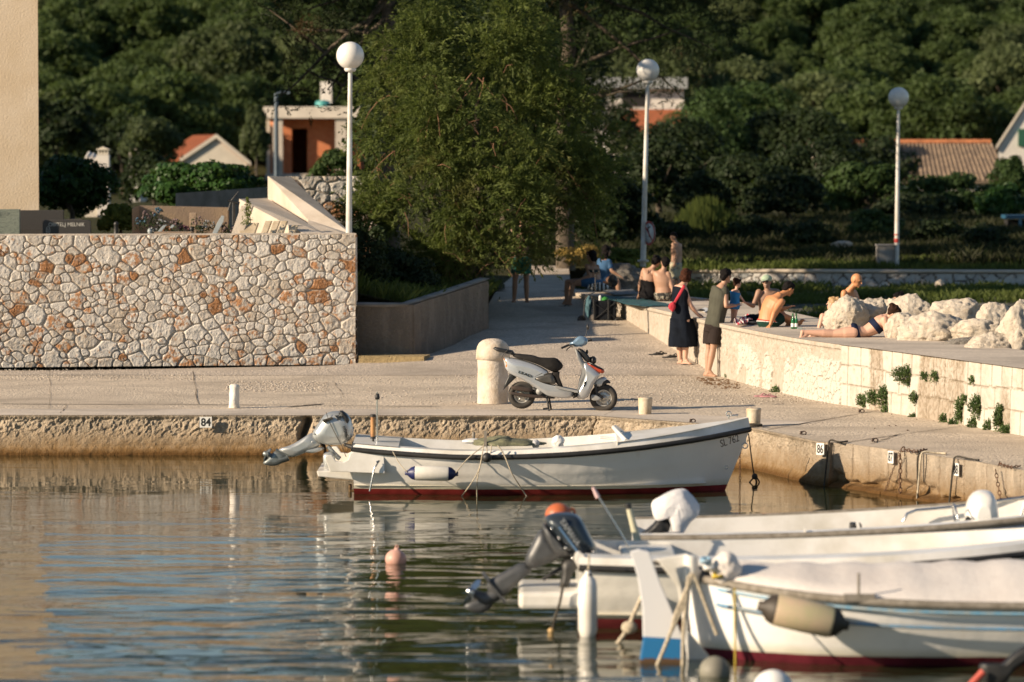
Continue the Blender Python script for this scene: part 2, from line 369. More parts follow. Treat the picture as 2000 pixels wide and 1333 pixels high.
# smoother cast strip along the edge, 4 mm proud
def strip(path, width, z):
    out = []
    for i, p in enumerate(path):
        a = path[max(i-1, 0)]; b_ = path[min(i+1, len(path)-1)]; t = Vector((b_[0]-a[0], b_[1]-a[1])).normalized()
        out.append((p[0]-t.y*width, p[1]+t.x*width, z))
    return out
ep = [p for p in edge if p[0] < 3.9][:5]
inner = strip([(-60, 54.95), (-7.3, 54.95), (1.15, 54.85), (3.29, 52.5)], 1.35, ZQ+.004)
mb = MB(); outer = [(-60, 54.97, ZQ+.004), (-7.3, 54.97, ZQ+.004), (1.15, 54.87, ZQ+.004), (3.29, 52.53, ZQ+.004)]
for i in range(3): mb.add([outer[i], outer[i+1], inner[i+1], inner[i]], [(0, 1, 2, 3)])
tag(mb.build('quay_edge_strip', M_KERB), kind='structure')
# expansion joints and cracks in the deck
M_CRACK = pbr('crack dirt', (.10, .075, .05), .95)
def ground_line(pp, wdt, z=ZQ, seed=1, jit=.02):
    rng = random.Random(seed); mb = MB(); L = []
    for a, b_ in zip(pp[:-1], pp[1:]):
        for k in range(8): t = k/8; L.append((a[0]+(b_[0]-a[0])*t+rng.uniform(-jit, jit), a[1]+(b_[1]-a[1])*t+rng.uniform(-jit, jit)))
    L.append(pp[-1])
    for i in range(len(L)-1):
        a, b_ = Vector(L[i]), Vector(L[i+1]); t = (b_-a).normalized(); nn = Vector((-t.y, t.x))*wdt*rng.uniform(.35, 1.1)*.5
        mb.add([(*(a-nn), z), (*(b_-nn), z), (*(b_+nn), z), (*(a+nn), z)], [(0, 1, 2, 3)])
    return mb
mb = MB()
def addline(a, b_, wd, z=ZQ+.008, seed=3, jit=.02):
    g = ground_line([tuple(G(*a, ZQ).xy), tuple(G(*b_, ZQ).xy)], wd, z, seed, jit); mb.add(g.v, g.f)
for a, b_, wd in [((97, 800), (97, 712), .008), ((376, 720), (388, 790), .016), ((0, 790), (520, 792), .06), ((118, 808), (130, 792), .012), ((520, 792), (860, 795), .035), ((650, 745), (672, 778), .01),
                  ((560, 796), (630, 790), .12), ((700, 797), (930, 794), .03), ((1180, 812), (1270, 770), .008), ((1500, 840), (1900, 770), .03), ((1700, 868), (1760, 848), .03), ((1646, 866), (1900, 830), .03)]:
    addline(a, b_, wd, seed=int(a[0]))
tag(mb.build('deck_cracks', M_CRACK), kind='structure')
M_FACE = face_mat('quay face concrete'); M_FACE2 = face_mat('quay block face', (.53, .44, .34), pits=.6)
def face_fn(seed, crack=None, agg=True):
    def fn(u, v, z):
        n = vnoise(u, v, 3, seed, 4)-.5; n2 = vnoise(u, v, 16, seed+5, 3)-.5; h = .05*n+.02*n2
        if agg:   # band of loose aggregate under the lip
            band = sst(.16, .42, z)*(1-sst(.55, .575, z)); pit = (vnoise(u, v, 30, seed+7, 2)-.5); h += band*.05*pit-.02*band
            lipn = vnoise(u, v, 2.2, seed+8, 3); h -= .03*sst(.5, .7, lipn)*sst(.25, .5, z)
        if crack is not None:
            for cu, wd in crack: h -= .30*np.exp(-((u-cu+.12*(vnoise(u, v, 3, 2, 2)-.5)+.05*np.sin(v*9))/wd)**2)*sst(-.02, .25, z)
        tl = sst(.50, .565, z); h = h*(1-tl*.8)+.03*tl*(crack is None or 1)
        # soft undercut ledge at the waterline
        h += .05*(1-sst(.02, .14, z))
        return h, dict(tone=n*0, rust=n*0, mortar=n*0)
    return fn
qw = thing('quay_wall', 'weathered concrete quay face with ochre waterline left of the silver scooter', 'quay wall')
relief('wall', [(-14, 54.95), (-7.3, 54.95), (-3, 54.92), (1.15, 54.85), (3.29, 52.5), (4.0, 49.9), (4.15, 49.72)], -.6, ZQ-.002, .016, face_fn(3, [(11.05, .045), (15.2, .006), (11.3, .02)]), M_FACE, qw)
qw2 = thing('quay_wall', 'pale stone block quay face below the mooring numbers 87 and 88', 'quay wall')
def block_fn(seed):
    def fn(u, v, z):
        n = vnoise(u, v, 3, seed, 4)-.5; n2 = vnoise(u, v, 16, seed+5, 3)-.5; h = .03*n+.012*n2
        jo = np.zeros_like(u)
        x = 0
        rng = random.Random(4)
        while x < 12: jo = np.maximum(jo, np.exp(-((u-x-.03*n)/.012)**2)); x += rng.uniform(.38, .62)
        h -= .03*jo; rag = vnoise(u, v*2, 2.5, seed+9, 3); h -= .10*sst(.02, .12, .16-abs(z-.10))*sst(.42, .6, rag); h += .12*(1-sst(.03, .07, z))
        return h, dict(tone=n*0, rust=n*0, mortar=n*0)
    return fn
relief('wall', [(4.151, 49.72), (4.28, 49.6), (4.9, 48.3), (5.68, 46.5), (6.04, 45.3), (7.3, 40.5), (9, 33)], -.6, ZQ-.002, .018, block_fn(12), M_FACE2, qw2)

# ================================================================ path ramp, beach and land
def zramp(y): return np.interp(y, [60, 65, 81, 92, 200], [ZQ, ZQ, 1.5, 1.6, 2.0])
ys = [65.01, 66, 68, 70, 72, 74, 76, 78, 80, 82, 85, 88, 92, 96]
mb = MB(); n = len(ys)
def xl(y): return -3.6 if y < 69.2 else -1.9+(y-69.2)*.39 if y < 73 else -.4+(y-73)*.05
vs = []
for y in ys:
    x0 = -9 if y < 67.9 else -3.1 if y < 69.2 else xl(y)-.3; x1 = 12 if y < 67 else float(np.interp(y, [67, 68.9, 74.7, 77, 81, 96], [3.6, 3.2, 2.4, 2.0, 1.25, 1.4]))
    for k in range(7): xx_ = x0+(x1-x0)*k/6; g_ = max(float(sst(-2.6, .2, xx_)), min(1, max(0, (y-69.5)/3))); vs.append((xx_, y, ZQ+(float(zramp(y))-ZQ)*g_+.005))
fs = [(i*7+k, i*7+k+1, (i+1)*7+k+1, (i+1)*7+k) for i in range(n-1) for k in range(6)]
mb.add(vs, fs, True); tag(mb.build('path', M_PATH), kind='structure')
def ground_mat(name, c1, c2, c3, sc=1.2, bump=.05):
    m, nt, b, vec = newmat(name); a = _noise(nt, sc, vec, 6, .65); d = _noise(nt, sc*9, vec, 5, .7)
    c = _mix(nt, _ramp(nt, a, [(.4, 0.), (.6, 1.)]), c1, c2); c = _mix(nt, _ramp(nt, d, [(.5, 0.), (.68, 1.)]), c, c3)
    nt.links.new(c, b.inputs['Base Color']); b.inputs['Roughness'].default_value = .95; b.inputs['Specular IOR Level'].default_value = .1
    bn = _n(nt, 'ShaderNodeBump'); bn.inputs['Distance'].default_value = bump; nt.links.new(d, bn.inputs['Height']); nt.links.new(bn.outputs[0], b.inputs['Normal']); return m
M_SOIL = ground_mat('dry grassy soil', (.05, .045, .02), (.035, .045, .015), (.09, .07, .03))
M_PEB = ground_mat('beach pebbles and turf', (.16, .15, .13), (.07, .07, .04), (.30, .29, .27), .9, .06)
nx, ny = 60, 50; X = np.linspace(1.0, 34, nx); Yv = np.linspace(40, 93, ny); XX, YY = np.meshgrid(X, Yv); ZZ = np.interp(YY, [40, 62, 76, 93], [-.2, .55, .95, 1.18])+.12*(vnoise(XX, YY, .8, 5, 4)-.5)
V = np.stack([XX, YY, ZZ], -1).reshape(-1, 3); i = np.arange(ny-1)[:, None]*nx+np.arange(nx-1)[None]
# the beach only lies seaward of the pier, so cut away what would fall on the quay side
pier_edge = [(1.0, 81.0), (1.75, 77.0), (2.18, 74.7), (2.94, 68.9), (3.62, 63.8), (4.50, 58.7), (5.48, 55.5), (6.79, 50.9), (8.6, 44.5), (10.6, 38)]
pe = np.array(pier_edge); ex = np.interp(-YY, -pe[:, 1], pe[:, 0]); keep = (XX > ex+.5) | (YY > 80)
Fq = np.stack([i, i+1, i+nx+1, i+nx], -1).reshape(-1, 4); kf = keep.ravel()[Fq].all(1)
tag(np_mesh('beach', V, Fq[kf], M_PEB, None, True), kind='structure')
def hz(x, y):
    """land behind the harbour: a bank, a flat valley floor, then the wooded hillside"""
    z = np.interp(y, [60, 84, 92.5, 94, 110, 170, 196], [1.45, 1.5, 1.55, 1.6, 2.35, 2.7, 3.0])
    left = 1/(1+np.exp((x+3.0)/.8)); z = np.where(y < 110, np.maximum(z, z*(1-left)+left*np.interp(y, [60, 68, 80, 110], [2.1, 2.2, 2.4, 2.6])), z)
    t = np.clip(y-193, 0, None); crest = np.clip(66+x*.9, 55, 130); z = z+np.where(t < crest, t*.25, crest*.25+(t-crest)*.02)
    return z+.8*(vnoise(np.asarray(x, float)+300, np.asarray(y, float), .06, 8, 3)-.5)*sst(95, 130, y)
hx = np.concatenate([np.linspace(-90, -12, 20), np.linspace(-10, 14, 40), np.linspace(17, 120, 28)]); hy = np.concatenate([np.linspace(69.4, 112, 60), np.linspace(115, 420, 62)])
XX, YY = np.meshgrid(hx, hy); ZZ = hz(XX, YY); V = np.stack([XX, YY, ZZ], -1).reshape(-1, 3); nx, ny = len(hx), len(hy)
i = np.arange(ny-1)[:, None]*nx+np.arange(nx-1)[None]; Fq = np.stack([i, i+1, i+nx+1, i+nx], -1).reshape(-1, 4)
ctr = V[Fq].mean(1); xlim = np.interp(ctr[:, 1], [69.2, 73, 80, 92], [-1.9, -.4, -.1, 1.5])-.4
kf = (ctr[:, 1] > 93.2) | (ctr[:, 0] < xlim)
tag(np_mesh('terrain', V, Fq[kf], M_SOIL, None, True), kind='structure')
# far seaward and landward sheet so the world does not end at the terrain's rim
mb = MB(); mb.add([(-900, 57, -.3), (900, 57, -.3), (900, 1600, -.3), (-900, 1600, -.3)], [(0, 1, 2, 3)]); tag(mb.build('ground', M_SOIL), kind='structure')

# ================================================================ pier wall the bathers use
ZP = 1.47
def pier_fn(u, v, z):
    hh = (z-ZQ)/(ZP-ZQ)                          # 0 foot .. 1 lip
    n = vnoise(u, v, 2.5, 31, 4)-.5; pit = vnoise(u, v, 22, 33, 3); n3 = vnoise(u, v, 7, 35, 3)-.5
    e, idx, lu, lv, cnt = stones(u, v, 77, .21, .95, big=.3); rng = np.random.RandomState(5)
    zone2 = sst(17.6, 18.6, u)*(1-sst(24.0, 24.05, u))      # rubble showing through the render
    zone3 = sst(24.0, 24.05, u)
    rough = (1-zone3)*(.035*n+.045*(pit-.5)*sst(.5, .62, vnoise(u, v, 1.4, 36, 3)+.25*hh))
    rub = zone2*sst(.03, .16, e/.21)*(hh < .72+.2*n)*(vnoise(u, v, 1.2, 40, 2) > .33)
    jo = np.zeros_like(u); course = np.where(hh > .66, 2, np.where(hh > .33, 1, 0)); rng2 = random.Random(8)
    for c in range(3):
        x = 23.9
        while x < 40: jo = np.maximum(jo, np.exp(-((u-x-.06*(hh-.5)-.05*n3)/.011)**2)*(course == c)); x += rng2.uniform(.32, .55)
    for lv_ in (.33, .66): jo = np.maximum(jo, .8*np.exp(-((hh-lv_-.05*n3-.02*np.sin(u*2.1))/.012)**2))
    jo = jo*zone3
    colmn = sst(.60, .68, vnoise(u, v*.15, 1.5, 44, 2))*zone3
    h = rough+rub*.03+zone3*(.02*n3)-jo*.02+.02*(1-sst(.86, .9, hh))*0-colmn*.02*pit
    lip = sst(.90, .94, hh)*(1-zone3); h = h*(1-lip)+lip*.035
    tone = np.where(rub > .3, .0, .62+.3*n)*(1-zone3)+zone3*(.05+.5*rng.rand(500)[(course*97+(u*2.3).astype(int)) % 500]*.8)
    tone = np.clip(tone+.5*colmn, 0, 1.3)
    return h, dict(tone=tone, rust=np.zeros_like(u)+.08, mortar=np.clip(jo*.9+colmn*(pit > .55)*.5, 0, 1))
M_PIER = rubble_mat('pier wall stone', (.50, .465, .41), (.34, .285, .225), (.28, .20, .12), (.19, .15, .10))
pier = thing('pier_wall', 'low curved pier wall of rough concrete and pale blocks that the bathers sit on', 'wall')
PE = smooth_path(pier_edge, 2); _pl = np.array(PE)
def pfoot(u):
    at, L = poly_at(PE); x, y = at(u); return zramp(y)-.03
relief('wall', PE, pfoot, ZP, .02, pier_fn, M_PIER, pier, thick=.3)
mb = MB(); Q = []
for i, p in enumerate(PE):
    a = PE[max(i-1, 0)]; b_ = PE[min(i+1, len(PE)-1)]; t = Vector((b_[0]-a[0], b_[1]-a[1])).normalized(); wdt = np.interp(p[1], [45, 60, 68, 74, 80], [1.9, 1.9, 2.1, 2.1, 1.3])
    Q.append(((p[0]+t.y*.05, p[1]-t.x*.05), (p[0]-t.y*wdt, p[1]+t.x*wdt)))
zt = ZP+.004
vs = []
for a, b_ in Q: vs += [(a[0], a[1], zt), (b_[0], b_[1], zt), (b_[0], b_[1], .3)]
n = len(Q); fs = [(3*i, 3*i+3, 3*i+4, 3*i+1) for i in range(n-1)]+[(3*i+1, 3*i+4, 3*i+5, 3*i+2) for i in range(n-1)]
mb.add(vs, fs); mb.build('coping', M_TOPC, pier)
# rough old concrete block at the head of the pier, in the shade by the middle lamp
def rockmesh(name, c, r, seed, mat, parent=None, rot=0, ang=.0, det=1.0, sub=5, flat=.72):
    bm = bmesh.new(); bmesh.ops.create_icosphere(bm, subdivisions=sub, radius=1)
    rng = random.Random(seed); planes = []
    for _ in range(11):
        d = Vector((rng.uniform(-1, 1), rng.uniform(-1, 1), rng.uniform(-.7, 1))).normalized(); planes.append((d, rng.uniform(.62, .9)))
    off = Vector((seed*3.1, seed*1.7, 0)); M = Rz(rot) @ Ry(ang)
    for v in bm.verts:
        p = v.co.copy()
        for d, k in planes:
            t = p.dot(d)
            if t > k: p -= d*(t-k)*.85
        q_ = p*1.7+off
        nn = (1-abs(mn.noise(q_*1.3))*2)*.06+mn.noise(q_*3.1)*.075+(.5-abs(mn.noise(q_*6)))*.05*det+mn.noise(q_*11)*.03*det+mn.noise(q_*24)*.018*det-max(0, mn.noise(q_*4+Vector((9, 0, 0)))-.2)*.22
        p += p.normalized()*nn
        p = Vector((p.x*r[0], p.y*r[1], p.z*r[2])); v.co = M @ p
    me = bpy.data.meshes.new(name); bm.to_mesh(me); bm.free(); me.materials.append(mat)
    me.polygons.foreach_set('use_smooth', [True]*len(me.polygons))
    o = bpy.data.objects.new(name, me); C.objects.link(o); o.location = c
    if parent: o.parent = parent
    return o
def rock_mat(name, base=(.60, .53, .44), dark=(.40, .32, .23)):
    m, nt, b, vec = newmat(name); a = _noise(nt, 2.5, vec, 6, .65, .4); d = _noise(nt, 14, vec, 6, .7); e = _noise(nt, 40, vec, 4, .7)
    c = _mix(nt, _ramp(nt, a, [(.4, 0.), (.7, .9)]), base, dark); c = _mix(nt, _ramp(nt, d, [(.58, 0.), (.74, .8)]), c, (.22, .18, .13))
    c = _mix(nt, _ramp(nt, a, [(.25, .8), (.42, 0.)]), c, (.62, .50, .34)); c = _mix(nt, _ramp(nt, e, [(.3, .35), (.5, 0.)]), c, (.75, .72, .66))
    nt.links.new(c, b.inputs['Base Color']); b.inputs['Roughness'].default_value = .92; b.inputs['Specular IOR Level'].default_value = .2
    bn = _n(nt, 'ShaderNodeBump'); bn.inputs['Distance'].default_value = .05
    nt.links.new(_math(nt, 'ADD', d, _math(nt, 'MULTIPLY', e, .35)), bn.inputs['Height']); nt.links.new(bn.outputs[0], b.inputs['Normal']); return m
M_ROCK = rock_mat('limestone boulder'); M_ROCKD = rock_mat('grey boulder', (.22, .20, .18), (.13, .12, .10))
b1 = rockmesh('boulder', P(1200, 548, 80.5), (.62, .5, .42), 71, M_ROCKD); tag(b1, 'grey weathered rock block in the shade beside the foot of the middle lamp', 'boulder')
# ================================================================ cemetery wall and the retaining walls
cw = thing('stone_wall', 'tall rubble wall of white and rust coloured limestone along the left of the quay', 'stone wall', group=None)
WT = 2.885
relief('wall', [(-10.5, 67.35), (-9.23, 67.5), (-2.80, 68.5)], ZQ, WT, .0115, rubble_fn(21, .20, .040, .10, 1.2, .5), M_RUB, cw, thick=.5)
relief('wall_end', [(-2.80, 68.5), (-2.88, 69.05)], ZQ, WT, .015, rubble_fn(23, .2, .05, .1), M_RUB, cw, thick=.3)
mb = WB(); d = Vector((6.43, 1.0, 0)).normalized(); nrm = Vector((d.y, -d.x, 0))
a = Vector((-10.5, 67.32, WT)); b_ = Vector((-2.78, 68.5, WT)); n = 60; top = []
rng = random.Random(3)
for k in range(n+1):
    p = a.lerp(b_, k/n); top.append([p+nrm*(.015+rng.uniform(-.012, .01))+Vector((0, 0, .002)), p+nrm*.012+Vector((0, 0, .022+rng.uniform(-.004, .004))), p-nrm*.52+Vector((0, 0, .022)), p-nrm*.52+Vector((0, 0, .002))])
mb.loft(top, True, False); mb.build('coping', M_TOPC, cw)
# tall plastered house whose corner shows at the left edge
M_PLAST = pbr('ochre plaster', (.47, .375, .265), .9, 0, .10, 1.1, (.54, .45, .345), .012, 26)
hs = thing('plaster_house', 'tall ochre plastered house wall at the left edge above the green granite slab', 'house', (-13, 78, 2.3))
hx1 = P(76, 400, 75).x
mb = MB(); mb.box((0, 0, 0), (1, 1, 1)); w_ = WB()
w_.prism([(hx1-14, 75), (hx1, 75), (hx1-.8, 79.2), (hx1-14.5, 79.2)], 1.8, 8.8, 'z'); w_.build('wall', M_PLAST, hs)
w_ = WB(); w_.prism([(hx1-14.3, 8.805), (hx1+.2, 8.805), (hx1-7, 10.6)], 74.7, 79.4); w_.build('roof', pbr('roof tile red', (.40, .14, .07), .8, 0, .2, 4, None, .02, 14), hs)
w_ = WB(); p = P(84, 410, 74.8); w_.box((hx1+.2, 75.6, 2.55), (1.1, .4, 1.0)); w_.build('plinth', pbr('stone plinth', (.50, .38, .26), .9, 0, .2, 3, (.34, .22, .12), .03, 12), hs)
# gravestones
M_GRAN = pbr('black granite', (.020, .018, .017), .55, 0, .5, 60, (.05, .045, .04)); M_GRNG = None
def veined():
    m, nt, b, vec = newmat('green veined granite'); mp = _n(nt, 'ShaderNodeMapping'); mp.inputs['Scale'].default_value = (1, 1, 3.4); mp.inputs['Rotation'].default_value = (0, .18, 0); nt.links.new(vec, mp.inputs[0])
    a = _noise(nt, 3.2, mp.outputs[0], 7, .7, 1.6); c = _ramp(nt, a, [(.34, (.07, .085, .07)), (.5, (.20, .22, .18)), (.56, (.10, .12, .10)), (.68, (.30, .32, .27))])
    nt.links.new(c, b.inputs['Base Color']); b.inputs['Roughness'].default_value = .35; return m
M_GRNG = veined(); M_LETTER = pbr('engraved pale lettering', (.55, .53, .48), .7); M_BRONZE = pbr('dull bronze', (.12, .09, .05), .5, .6)
def slab(name, label, x0, x1, ytop, Y, mat, thick=.12, rnd=0, zb=2.3):
    a = P(x0, ytop, Y); b_ = P(x1, ytop, Y); t = thing(name, label, 'gravestone', ((a.x+b_.x)/2, Y, zb))
    h = a.z-zb; W = (b_.x-a.x)/2; mb = MB()
    if rnd:
        pl = [(-W, 0), (W, 0)]; r_ = rnd
        for k in range(7): an = k/6*math.pi/2; pl.append((W-r_+r_*math.cos(an), h-r_+r_*math.sin(an)))
        for k in range(7): an = math.pi/2+k/6*math.pi/2; pl.append((-W+r_+r_*math.cos(an), h-r_+r_*math.sin(an)))
    else: pl = [(-W, 0), (W, 0), (W, h), (-W, h)]
    mb.prism(pl, 0, thick); mb.build('slab', mat, t, .008); return t, h, W
g1, h1, W1 = slab('gravestone', 'black granite headstone lettered OBITELJ MELNIK behind the rubble wall', 83, 177, 430, 69.2, M_GRAN, .1, .06)
text_mesh('lettering', 'OBITELJ MELNIK', .095, M_LETTER, g1, (P(130, 436.5, 69.2).x-g1.location.x, -.003, h1-.085), Rx(math.pi/2), .002, .96)
mb = MB(); ex = P(94, 450, 69.2).x-g1.location.x; ez = P(94, 451, 69.2).z-2.3
for sg in (-1, 1):
    mb.tube([(ex+sg*.034*math.cos(t_), -.004, ez+.075*math.sin(t_)) for t_ in np.linspace(-math.pi/2, math.pi/2, 12)], .0045, 5)
mb.box((ex-.009, -.004, ez), (.005, .004, .09)); mb.box((ex+.009, -.004, ez), (.005, .004, .09)); mb.build('leaf_emblem', M_LETTER, g1)
g2, h2, W2 = slab('gravestone', 'tall green veined granite slab at the far left edge of the rubble wall', -70, 38.5, 409, 68.9, M_GRNG, .1)
text_mesh('lettering', 'MF.CIC', .09, pbr('worn lettering', (.24, .26, .22), .6), g2, (P(8, 418, 68.9).x-g2.location.x, -.003, P(8, 418, 68.9).z-2.3), Rx(math.pi/2), .002, .9)
g3, h3, W3 = slab('gravestone', 'plain black granite slab standing behind the lettered headstone', 39, 124, 411, 70.2, M_GRAN, .1)
w_ = MB(); w_.box((0, -.45, (h3-.15)/2*.9), (W3*2*.98, .06, (h3-.2)*.72)); w_.build('base_slab', M_GRAN, g3)
# sloping concrete flight wall: two tapering concrete ramps rising to the left
M_CONC = pbr('pale cast concrete', (.55, .48, .40), .85, 0, .12, 1.6, (.45, .38, .30), .008, 30)
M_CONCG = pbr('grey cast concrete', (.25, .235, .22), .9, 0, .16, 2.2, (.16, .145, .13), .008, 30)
M_CONCB = pbr('brown rendered concrete', (.26, .19, .14), .9, 0, .2, 1.5, (.36, .26, .17), .01, 30)
sw = thing('stair_wall', 'pale concrete parapet sloping down to the lamp on the rubble wall', 'parapet', (P(600, 458, 72).x, 71, 2.2))
def wedge(pix, Y0, Y1, mat, name, parent, dz=0):
    """outline given on the near face, the far face set back"""
    w_ = WB(); a = [P(x, y, Y0) for x, y in pix]; w_.prism([(p.x, p.z) for p in a], Y0, Y1); w_.build(name, mat, parent, .01)
def pland(pts3, name, mat, parent, faces):
    w_ = WB(); w_.add(pts3, faces); w_.build(name, mat, parent)
# tall rear parapet: near end low at x=688, far end high at x=523
A0, A1, A2 = P(523, 344, 75.0), P(567, 346, 76.2), P(688, 458, 70.0); B0 = P(640, 460, 70.0); Z0 = 2.2
low = lambda p: Vector((p.x, p.y, Z0))
A3 = P(602, 430, 71.5)
pland([A0, A1, A2, A3, low(A0), low(A1), low(A2), low(A3), P(686, 462, 69.4), low(P(686, 462, 69.4)), P(600, 461, 69.4), low(P(600, 461, 69.4))], 'rear_parapet', M_CONC, sw,
      [(0, 1, 2, 3), (0, 3, 7, 4), (1, 5, 6, 2), (0, 4, 5, 1), (3, 2, 8, 10), (10, 8, 9, 11), (2, 6, 9, 8), (3, 10, 11, 7)])
C0, C1, C2, C3 = P(467, 389, 73.0), P(521, 387.5, 74.6), P(640, 460, 69.5), P(602, 461, 69.35)
pland([C0, C1, C2, C3, low(C0), low(C1), low(C2), low(C3)], 'front_parapet', M_CONC, sw, [(0, 1, 2, 3), (0, 3, 7, 4), (0, 4, 5, 1), (1, 5, 6, 2)])
# leaning boards and slabs
def lean(px0, px1, ytop, ybot, Y, sh, mat, label, cat='slab', name='leaning_slab', group=None):
    t = thing(name, label, cat, (P((px0+px1)/2, ybot, Y).x, Y, 2.3), group=group); w_ = WB()
    a, b_, c, d_ = P(px0, ybot+12, Y), P(px1, ybot+12, Y), P(px1+sh, ytop, Y+.35), P(px0+sh, ytop, Y+.35); o_ = Vector((.02, .06, 0))
    w_.add([a, b_, c, d_, a+o_, b_+o_, c+o_, d_+o_], [(0, 1, 2, 3), (4, 7, 6, 5), (0, 4, 5, 1), (1, 5, 6, 2), (2, 6, 7, 3), (3, 7, 4, 0)]); w_.build('board', mat, t, .006); return t
M_BOARD = pbr('weathered pale board', (.50, .41, .29), .85, 0, .15, 5, (.36, .28, .18), .004, 40)
lean(447, 470, 402, 458, 69.6, 24, M_CONC, 'long pale concrete slab leaning at the left end of the sloping parapet')
lean(462, 492, 436, 458, 69.5, 12, M_BOARD, 'wide wooden board leaning left of the row of narrow ones')
for i, (x, lb) in enumerate([(504, 'first'), (520, 'second'), (535, 'third'), (556, 'fourth')]):
    lean(x, x+12, 432 if i < 3 else 440, 458, 69.45, 14, M_BOARD, f'narrow pale board leaning on the parapet, {lb} of four from the left', 'board', 'leaning_board', 'narrow boards leaning on the parapet')
# low walls of the graveyard
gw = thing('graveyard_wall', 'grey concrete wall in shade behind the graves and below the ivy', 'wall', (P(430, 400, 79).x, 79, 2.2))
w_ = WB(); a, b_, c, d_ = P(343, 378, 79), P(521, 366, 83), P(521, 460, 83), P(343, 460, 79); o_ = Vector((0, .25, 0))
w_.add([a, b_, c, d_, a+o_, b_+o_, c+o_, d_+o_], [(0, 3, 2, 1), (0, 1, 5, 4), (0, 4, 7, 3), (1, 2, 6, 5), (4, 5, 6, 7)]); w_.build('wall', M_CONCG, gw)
gw = thing('graveyard_wall', 'brown rendered low wall with a rounded corner behind the flowers', 'wall', (P(330, 430, 75).x, 75, 2.2))
w_ = WB(); pp = [P(258, 409, 74.4), P(262, 405, 75), P(272, 402, 75.6), P(445, 406, 75.9)]
rings = [[p, p+Vector((0, .3, 0)), Vector((p.x, p.y+.3, 2.1)), Vector((p.x, p.y, 2.1))] for p in pp]; w_.loft(rings, True, False); w_.build('wall', M_CONCB, gw)
# stone-faced wall behind the parapet
sw2 = thing('stone_wall', 'rubble wall section in half shade behind the left lamp and the parapet', 'stone wall', (P(640, 400, 77).x, 77, 2))
relief('wall', [(P(560, 345, 77).x, 77), (P(735, 345, 77.4).x, 77.4)], 2.1, P(640, 345, 77).z, .02, rubble_fn(41, .33, .06, .12), M_RUB, sw2)
# low stone wall across the beach
lw = thing('stone_wall', 'long low crazy-stone wall across the back of the beach', 'stone wall', (8, 92.2, 1))
relief('wall', [(P(1338, 545, 93.5).x, 93.5), (P(1500, 545, 92.6).x, 92.6), (22, 91.5)], .95, P(1600, 532, 92.2).z, .035, rubble_fn(51, .34, .04, .0, 1.0), rubble_mat('beach wall stone', (.50, .50, .48), (.34, .29, .26), (.3, .2, .15), (.11, .085, .07)), lw, thick=.35)
mb = WB(); a = Vector((P(1338, 530, 93.5).x, 93.45, P(1338, 530, 93.5).z)); mb.tube([a, Vector((P(1500, 532, 92.55).x, 92.55, P(1500, 530, 92.5).z)), Vector((22, 91.45, P(1900, 533, 91.6).z))], .05, 4); mb.build('coping', M_CONC, lw)
# retaining wall at the left of the path
rw = thing('retaining_wall', 'shaded concrete retaining wall curving up the left of the path', 'wall', (-1.8, 69, ZQ))
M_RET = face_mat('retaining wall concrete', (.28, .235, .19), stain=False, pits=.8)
def rfn(u, v, z):
    n = vnoise(u, v, 3, 61, 4)-.5; p_ = vnoise(u, v, 24, 62, 3)-.5; h = .03*n+.03*p_; h += np.where((u > 1.25) & (u < 1.6), .03, 0)
    return h, dict(tone=n*0, rust=n*0, mortar=n*0)
rp = [(-2.9, 69.3), (-1.84, 69.0), (-1.15, 70.9), (-.45, 73.0)]
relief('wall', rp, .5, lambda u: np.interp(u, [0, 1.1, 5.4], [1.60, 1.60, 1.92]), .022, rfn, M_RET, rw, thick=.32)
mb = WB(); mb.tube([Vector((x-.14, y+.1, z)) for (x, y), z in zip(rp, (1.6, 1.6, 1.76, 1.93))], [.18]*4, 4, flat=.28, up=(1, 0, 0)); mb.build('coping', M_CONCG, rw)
st = thing('stone_step', 'low mossy concrete step at the foot of the rubble wall corner', 'step', (-2.2, 68.5, ZQ))
def sfn(u, v, z): n = vnoise(u, v, 4, 65, 4)-.5; p_ = vnoise(u, v, 26, 66, 3)-.5; return .03*n+.02*p_, dict(tone=n*0, rust=n*0, mortar=n*0)
relief('step', [(P(700, 712, 68.3).x, 68.35), (P(828, 712, 68.2).x, 68.2)], ZQ, ZQ+.155, .02, sfn, face_mat('mossy step concrete', (.42, .32, .17), stain=False), st, thick=.75)
# ================================================================ foliage
def leaf_mat(name, dark, light, trans=.35, hue=None, rough=.65):
    m, nt, b, vec = newmat(name); t = attr(nt, 'tint')
    oi = _n(nt, 'ShaderNodeObjectInfo'); f = _math(nt, 'ADD', _math(nt, 'MULTIPLY', t, .75), _math(nt, 'MULTIPLY', oi.outputs['Random'], .3))
    c = _mix(nt, f, dark, light)
    if hue: c = _mix(nt, _ramp(nt, _noise(nt, .8, vec, 3), [(.55, 0.), (.7, .7)]), c, hue)
    nt.links.new(c, b.inputs['Base Color']); b.inputs['Roughness'].default_value = rough; b.inputs['Specular IOR Level'].default_value = .25
    tr = _n(nt, 'ShaderNodeBsdfTranslucent'); nt.links.new(_mix(nt, .4, c, (.11, .16, .02)), tr.inputs[0]); mx = _n(nt, 'ShaderNodeMixShader'); mx.inputs[0].default_value = trans
    nt.links.new(b.outputs[0], mx.inputs[1]); nt.links.new(tr.outputs[0], mx.inputs[2]); nt.links.new(mx.outputs[0], nt.nodes['Material Output'].inputs[0]); return m
M_OAK = [leaf_mat('holm oak leaves', (.024, .044, .013), (.096, .138, .040)), leaf_mat('olive tinted leaves', (.040, .058, .022), (.13, .16, .065)), leaf_mat('dark evergreen leaves', (.016, .032, .011), (.055, .085, .025))]
M_BARK = pbr('grey brown bark', (.11, .085, .06), .9, 0, .25, 8, None, .02, 25); M_TWIG = pbr('bare twigs', (.16, .09, .055), .9, 0, .2, 8)
